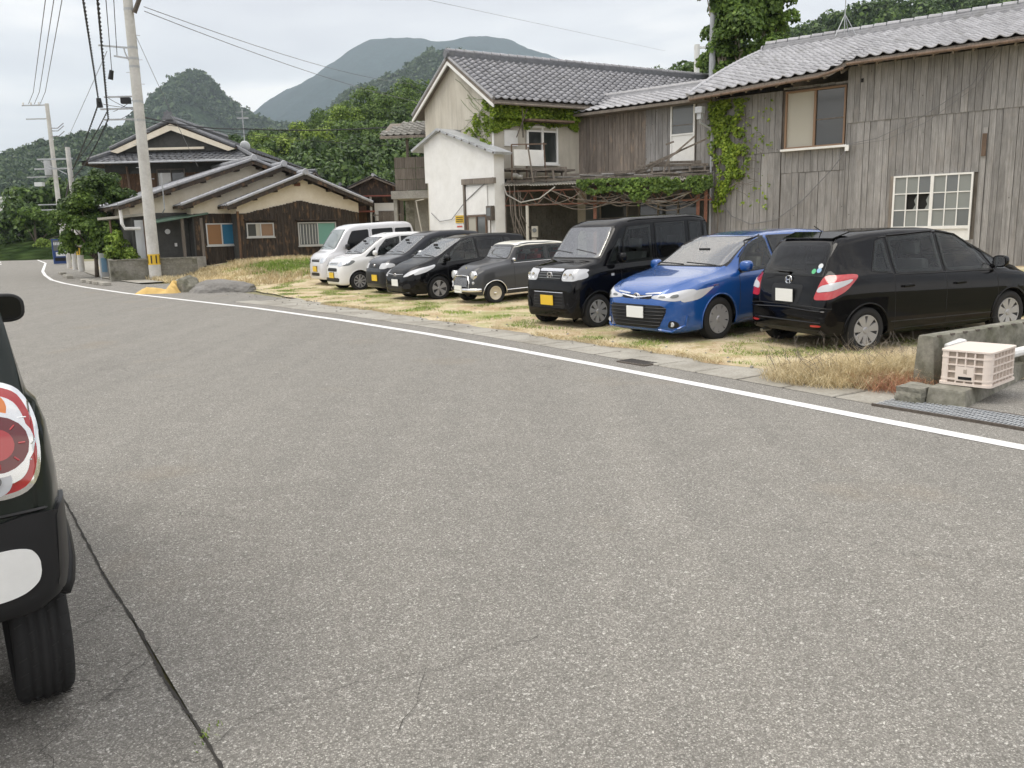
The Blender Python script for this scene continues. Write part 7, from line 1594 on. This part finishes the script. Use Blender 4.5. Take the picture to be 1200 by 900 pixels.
for sd in (-1, 1): c.patch('headlamp', 'f', c.mir([(.38,.72),(.60,.72),(.67,.80),(.66,.92),(.44,.86)], sd), 'lens_chrome', .008); c.mirror(2.55, 1.2, sd, m='plastic_black')
c.patch('grille', 'f', [(-.34,.76),(.34,.76),(.34,.82),(-.34,.82)], 'plastic_black', .005); c.line('grille_chrome', 'f', [(-.36,.845),(.36,.845)], .02, 'chrome', .01); c.patch('lower_intake', 'f', [(-.34,.32),(.34,.32),(.36,.42),(-.36,.42)], 'plastic_black', .004); c.plate('f', .0, .54, 'plate_yellow')

# --- dark green car close to the camera at the left edge
HU = dict(L=3.395, wheels=(.47, 2.89), r=.30, paint='paint_green', spokes=8, wheel_m='wheel_silver', tw=.175, lip='plastic_black', lip_r=.03, gap=.05, liner=.5,
      top=[(0,.72),(.015,.98),(.05,1.16),(.10,1.36),(.17,1.55),(.28,1.62),(.7,1.665),(1.9,1.66),(2.15,1.60),(2.3,1.50),(2.65,1.14),(2.75,1.08),(3.1,1.02),(3.3,.92),(3.37,.8),(3.395,.6)],
      belt=[(0,.70),(.015,.95),(.05,1.12),(.10,1.19),(.2,1.12),(.32,1.04),(2.2,1.0),(2.7,.98),(3.1,.95),(3.3,.85),(3.37,.73),(3.395,.58)],
      bot=[(0,.50),(.05,.47),(.15,.44),(.3,.38),(.5,.24),(3.1,.24),(3.35,.26),(3.395,.34)],
      w=[(0,.655),(.012,.672),(.04,.69),(.10,.708),(.22,.727),(2.9,.738),(3.1,.72),(3.3,.66),(3.395,.52)],
      wr=[(0,.64),(.04,.655),(.1,.64),(.2,.61),(.5,.60),(2.0,.60),(2.6,.64),(3.1,.64),(3.395,.46)])
hp = ST(-.395, 2.80, 0)
c = Car('parked_car', HU, 'dark green compact car with black and white rear bumper, cut by the left edge', hp, math.atan2(TD[1], TD[0]), 0, 0, group='car standing at the roadside')
c.side_windows([[(.30,1.10),(.62,1.08),(.62,1.48),(.34,1.48)], [(.70,1.07),(1.36,1.06),(1.36,1.50),(.70,1.50)], [(1.44,1.05),(2.2,1.04),(2.10,1.26),(1.92,1.46),(1.44,1.50)]], [(.85,.92),(1.6,.9)], [[(.66,.4),(.66,1.5)], [(1.4,.4),(1.4,1.5)]])
c.screen([(-.52,1.16),(.52,1.16),(.50,1.52),(-.50,1.52)], 'glass_car', 'r', 'rear_window')
for sd in (-1, 1):
    q = lambda P: c.mir(P, sd)
    c.patch('bumper_cladding', 'r', q([(0,.45),(.35,.45),(.60,.49),(.725,.56),(.733,.70),(.70,.80),(.58,.80),(.40,.74),(.0,.74)]), 'plastic_black', .012, N=26, Mv=12, skirt=.03)
    c.patch('bumper_cladding', 'y', [(.01,.53),(.13,.53),(.17,.60),(.30,.74),(.26,.80),(.02,.80)], 'plastic_black', .012, sd, N=14, Mv=10, skirt=.03)
    c.patch('bumper_insert', 'r', q([(.22,.535),(.56,.552),(.615,.585),(.628,.62),(.628,.665),(.60,.705),(.22,.70)]), 'plaster_bright', .022, N=44, Mv=10, skirt=.015)
    ring = [(.435,.86),(.60,.855),(.655,.90),(.668,1.00),(.662,1.12),(.615,1.20),(.50,1.205),(.435,1.16)]
    c.patch('tail_lamp_surround', 'r', q(ring), 'chrome', .010, N=44, Mv=30, skirt=.02)
    sc_ = lambda P, f: [(.555+(a-.555)*f, 1.03+(b_-1.03)*f) for a, b_ in P]
    tl = c.patch('tail_lamp', 'r', q(sc_(ring, .91)), 'lens_red', .016, N=44, Mv=30, skirt=.02)
    c.patch('lamp_inner', 'r', q(sc_(ring, .76)), 'lens_chrome', .023, N=44, Mv=30)
    def disc(y, z, r_, m, off, nm):
        P_ = [(y+r_*math.cos(t), z+r_*math.sin(t)) for t in np.linspace(0, 2*math.pi, 18, endpoint=False)]; c.patch(nm, 'r', q(P_), m, off, N=26, Mv=16, rnd=0, skirt=.012)
    disc(.556,1.02,.096,'lens_chrome',.031,'stop_lamp_ring'); disc(.556,1.02,.083,'lens_darkred',.038,'stop_lamp'); disc(.556,1.02,.045,'lens_red',.046,'stop_lamp_core')
    disc(.55,1.125,.045,'lens_amber',.030,'indicator_lamp'); disc(.54,.915,.044,'lens_white',.030,'reverse_lamp'); disc(.54,.915,.016,'glass_grey',.037,'reverse_bulb')
    for k_ in range(8):
        a_ = 2*math.pi*k_/8; c.line('lamp_flute', 'r', [((.556+.055*math.cos(a_))*sd, 1.02+.055*math.sin(a_)), ((.556+.072*math.cos(a_))*sd, 1.02+.072*math.sin(a_))], .006, 'lens_red', .040)
    c.line('lamp_divider', 'r', [(.45*sd,.975),(.64*sd,.965)], .004, 'lens_chrome', .026); c.line('lamp_divider', 'r', [(.45*sd,1.10),(.64*sd,1.09)], .004, 'lens_chrome', .026)
    c.mirror(2.05, 1.29, sd, (.07,.095,.068), 'seal_black', 'glass_car')
for w_o in [o for o in c.root.children if o.name.startswith('wheel') and not o.name.startswith('wheel_arch')]:
    b = MB()
    for k_ in range(64):
        a_ = 2*math.pi*k_/64; rr_ = .3+.0006
        for (y0_, y1_) in ((-.078,-.055),(.055,.078)) if k_ % 2 else ((-.04,-.022),(.022,.04)): b.tube([(rr_*math.cos(a_), y0_, rr_*math.sin(a_)), (rr_*math.cos(a_+.03), y1_, rr_*math.sin(a_+.03))], .0022, 3)
    tag(b.build('tread_sipes', 'seal_black', w_o, fixn=False), kind='stuff')
c.line('bumper_seam', 'r', [(-.40,.745),(-.40,.42)], .008, 'seal_black', .014); c.line('panel_seam', 'r', [(-.70,.81),(-.40,.80),(-.40,.745),(.40,.745),(.40,.80),(.70,.81)], .012, 'seal_black', .002)
c.plate('r', 0, .86, 'plate_yellow')
# ------------------------------------------------------------------ retaining wall, crate, blocks and grating at the right
def P5(x, y, z=0.): return (x, y, z)
rw = empty('retaining_wall', (3.93, 7.74, 0), math.atan2(1.9, 3.2), 'weathered grey concrete retaining wall with a rough top edge behind the plastic crate', 'wall')
b = MB().add([(0,-.10,0),(3.4,-.10,0),(3.4,.14,0),(0,.14,0),(0,-.06,.545),(3.4,-.06,.58),(3.4,.12,.58),(0,.10,.545)], [(0,3,2,1),(4,5,6,7),(0,1,5,4),(1,2,6,5),(2,3,7,6),(3,0,4,7)]); b.build('wall', 'concrete_mossy', rw, bevel=.03)
for k in range(15): MB().box(.06+k*.21,.12+k*.21,-.066,-.05,.530+.002*k,.548+.002*k).build('edge_notch', 'iron', rw)
MB().add([(.16,-.14,.0),(.42,-.16,.0),(.42,-.08,.0),(.16,-.08,.0),(.16,-.12,.46),(.42,-.14,.49),(.42,-.05,.5),(.16,-.05,.46)], [(0,3,2,1),(4,5,6,7),(0,1,5,4),(1,2,6,5),(2,3,7,6),(3,0,4,7)]).build('plaster_skim', 'plaster_white', rw, bevel=.03)
def lump():
    bm = bmesh.new(); bmesh.ops.create_cube(bm, size=1); bmesh.ops.subdivide_edges(bm, edges=bm.edges[:], cuts=7, use_grid_fill=True)
    for v in bm.verts:
        c_ = v.co; k = max(abs(c_.x), abs(c_.y), abs(c_.z)); L_ = c_.length; f = .5/ max(L_, .01)*.22+.80; c_ *= f+.10*noise.noise(c_*5+Vector((4,4,4))); c_.x *= .31; c_.y *= .24; c_.z *= .17
    me = bpy.data.meshes.new('concrete_lump'); bm.to_mesh(me); bm.free(); o = obj('concrete_lump', me, 'concrete_mossy', None, (3.66,7.36,.065)); o.rotation_euler = (0,0,R(40)); return tag(o, 'small broken mossy concrete lump at the foot of the retaining wall', 'concrete lump')
lump()
kb = empty('kerb_beam', (3.79, 7.10, 0), R(45), 'low concrete beam sloping up to the right under the plastic crate', 'concrete beam')
MB().add([(-.02,-.18,.0),(2.6,-.18,.0),(2.6,.16,.0),(.0,.16,.0),(.02,-.15,.15),(2.6,-.15,.17),(2.6,.15,.17),(.03,.15,.155)], [(0,3,2,1),(4,5,6,7),(0,1,5,4),(1,2,6,5),(2,3,7,6),(3,0,4,7)]).build('beam', 'concrete_mossy', kb, bevel=.018)
yd = strip('concrete_yard', lambda t: 7.28, lambda t: 12., -3, 3.62, 14, .014, 'asphalt', k=6); tag(yd, kind='structure')
MB_ = MB().beam((5.3,8.30,.12),(6.5,9.1,.14),.30,.24); o = MB_.build('concrete_step', 'concrete_mossy', None); tag(o, 'grey concrete step at the right edge behind the crate', 'concrete step')
pvc = MB().tube([(4.9,8.05,.30),(5.9,8.7,.33)], .045, 10).build('pipe', 'plaster_bright', None); tag(pvc, 'short white pipe lying behind the crate at the right edge', 'pipe')
# bread crate turned upside down: ribs, rims and grid openings
cr = empty('plastic_crate', (4.25, 7.43, .160), R(42), 'beige plastic crate standing upside down on the concrete beam', 'crate')
CW, CD, CH = .31, .205, .315
b = MB(); b.box(-CW+.02,CW-.02,-CD+.02,CD-.02,.0,CH-.02); b.build('inner_box', 'crate_inside', cr)
b = MB()
def rrect(z0, z1, e, bev=.05):
    P_ = []
    for (sx, sy) in ((1,1),(-1,1),(-1,-1),(1,-1)):
        cx, cy = sx*(CW+e-bev), sy*(CD+e-bev); a0 = math.atan2(sy, sx)-math.pi/4
        for k in range(6): a = a0+math.pi/2*k/5; P_.append((cx+bev*math.cos(a), cy+bev*math.sin(a)))
    return P_
b.prism(rrect(0,0,.012), CH-.018, CH, 'z'); b.build('base_panel', 'crate_plastic', cr, bevel=.004)
for z, e, h_ in ((0,.016,.022),(.045,.008,.014),(.112,.006,.012),(.175,.006,.012),(.24,.008,.014)):
    P_ = rrect(0,0,e); Q_ = rrect(0,0,-.022); n = len(P_); V = [(x,y,z) for x,y in P_]+[(x,y,z+h_) for x,y in P_]+[(x,y,z) for x,y in Q_]+[(x,y,z+h_) for x,y in Q_]; F = []
    for i in range(n): j = (i+1) % n; F += [(i,j,n+j,n+i),(n+i,n+j,3*n+j,3*n+i),(i,2*n+i,2*n+j,j),(2*n+i,3*n+i,3*n+j,2*n+j)]
    MB().add(V, F).build('rim_band', 'crate_plastic', cr)
for sx in (-1, 1):
    for k in range(5): y = -CD+.055+k*(2*CD-.11)/4; MB().box(*sorted((sx*(CW-.022), sx*(CW+.004))), y-.006, y+.006, .0, CH-.01).build('rib', 'crate_plastic', cr)
for sy in (-1, 1):
    for k in range(7): x = -CW+.06+k*(2*CW-.12)/6; MB().box(x-.006, x+.006, *sorted((sy*(CD-.022), sy*(CD+.004))), .0, CH-.01).build('rib', 'crate_plastic', cr)
for sx in (-1, 1):
    for sy in (-1, 1):
        P_ = [(sx*(CW+.006-.055+.055*math.cos(a)), sy*(CD+.006-.055+.055*math.sin(a))) for a in np.linspace(0, math.pi/2, 7)] + [(sx*(CW-.05), sy*(CD-.05))]; MB().prism(P_, 0, CH-.005, 'z').build('corner_post', 'crate_plastic', cr)
MB().box(-CW-.010,-CW-.002,-.075,.075,.04,.17).build('handle_panel', 'crate_plastic', cr); MB().box(-CW-.014,-CW-.008,-.06,.05,.055,.08).build('label_slot', 'plastic_black', cr)
b = MB(); b.box(-CW-.013,-CW-.009,-.01,.01,.11,.145); b.box(-CW-.013,-CW-.009,-.018,-.012,.105,.15); b.build('moulded_mark', 'crate_inside', cr)
# steel grating over the drain
gr_ = empty('drain_grating', ST(7.05, 3.78, .012), R(126), 'long steel drain grating along the road edge in front of the crate', 'grating')
MB().box(-3.5,.17,-.21,.21,-.05,-.012).build('drain_bed', 'dark_hole', gr_)
for k in range(5): MB().box(-3.5,.17,-.20+k*.098,-.188+k*.098,-.012,.010).build('long_bar', 'galvanised', gr_)
bar = MB().box(-.004,.004,-.2,.2,-.01,.008); bme = bpy.data.meshes.new('cross_bar'); bme.from_pydata(bar.v, [], bar.f); bme.materials.append(MATS['galvanised'])
for k in range(110): o = obj('cross_bar', bme, None, gr_); o.location = (.15-k*.033, 0, 0)
MB().box(-3.5,.17,-.225,-.205,-.02,.012).build('frame', 'iron', gr_); MB().box(-3.5,.17,.205,.225,-.02,.012).build('frame', 'iron', gr_)

# ------------------------------------------------------------------ haze: thin even air around everything
hz_ = MB().box(-5800, 5800, -850, 6500, -32, 1150).build('haze', None, None); hm = bpy.data.materials.new('haze_air'); hm.use_nodes = True; nt = hm.node_tree; nt.nodes.clear()
vo = nt.nodes.new('ShaderNodeVolumePrincipled'); vo.inputs['Density'].default_value = 1.7e-4; vo.inputs['Color'].default_value = (.75,.89,1,1); vo.inputs['Anisotropy'].default_value = .1
oo = nt.nodes.new('ShaderNodeOutputMaterial'); nt.links.new(vo.outputs[0], oo.inputs['Volume']); hz_.data.materials.append(hm); tag(hz_, kind='stuff')
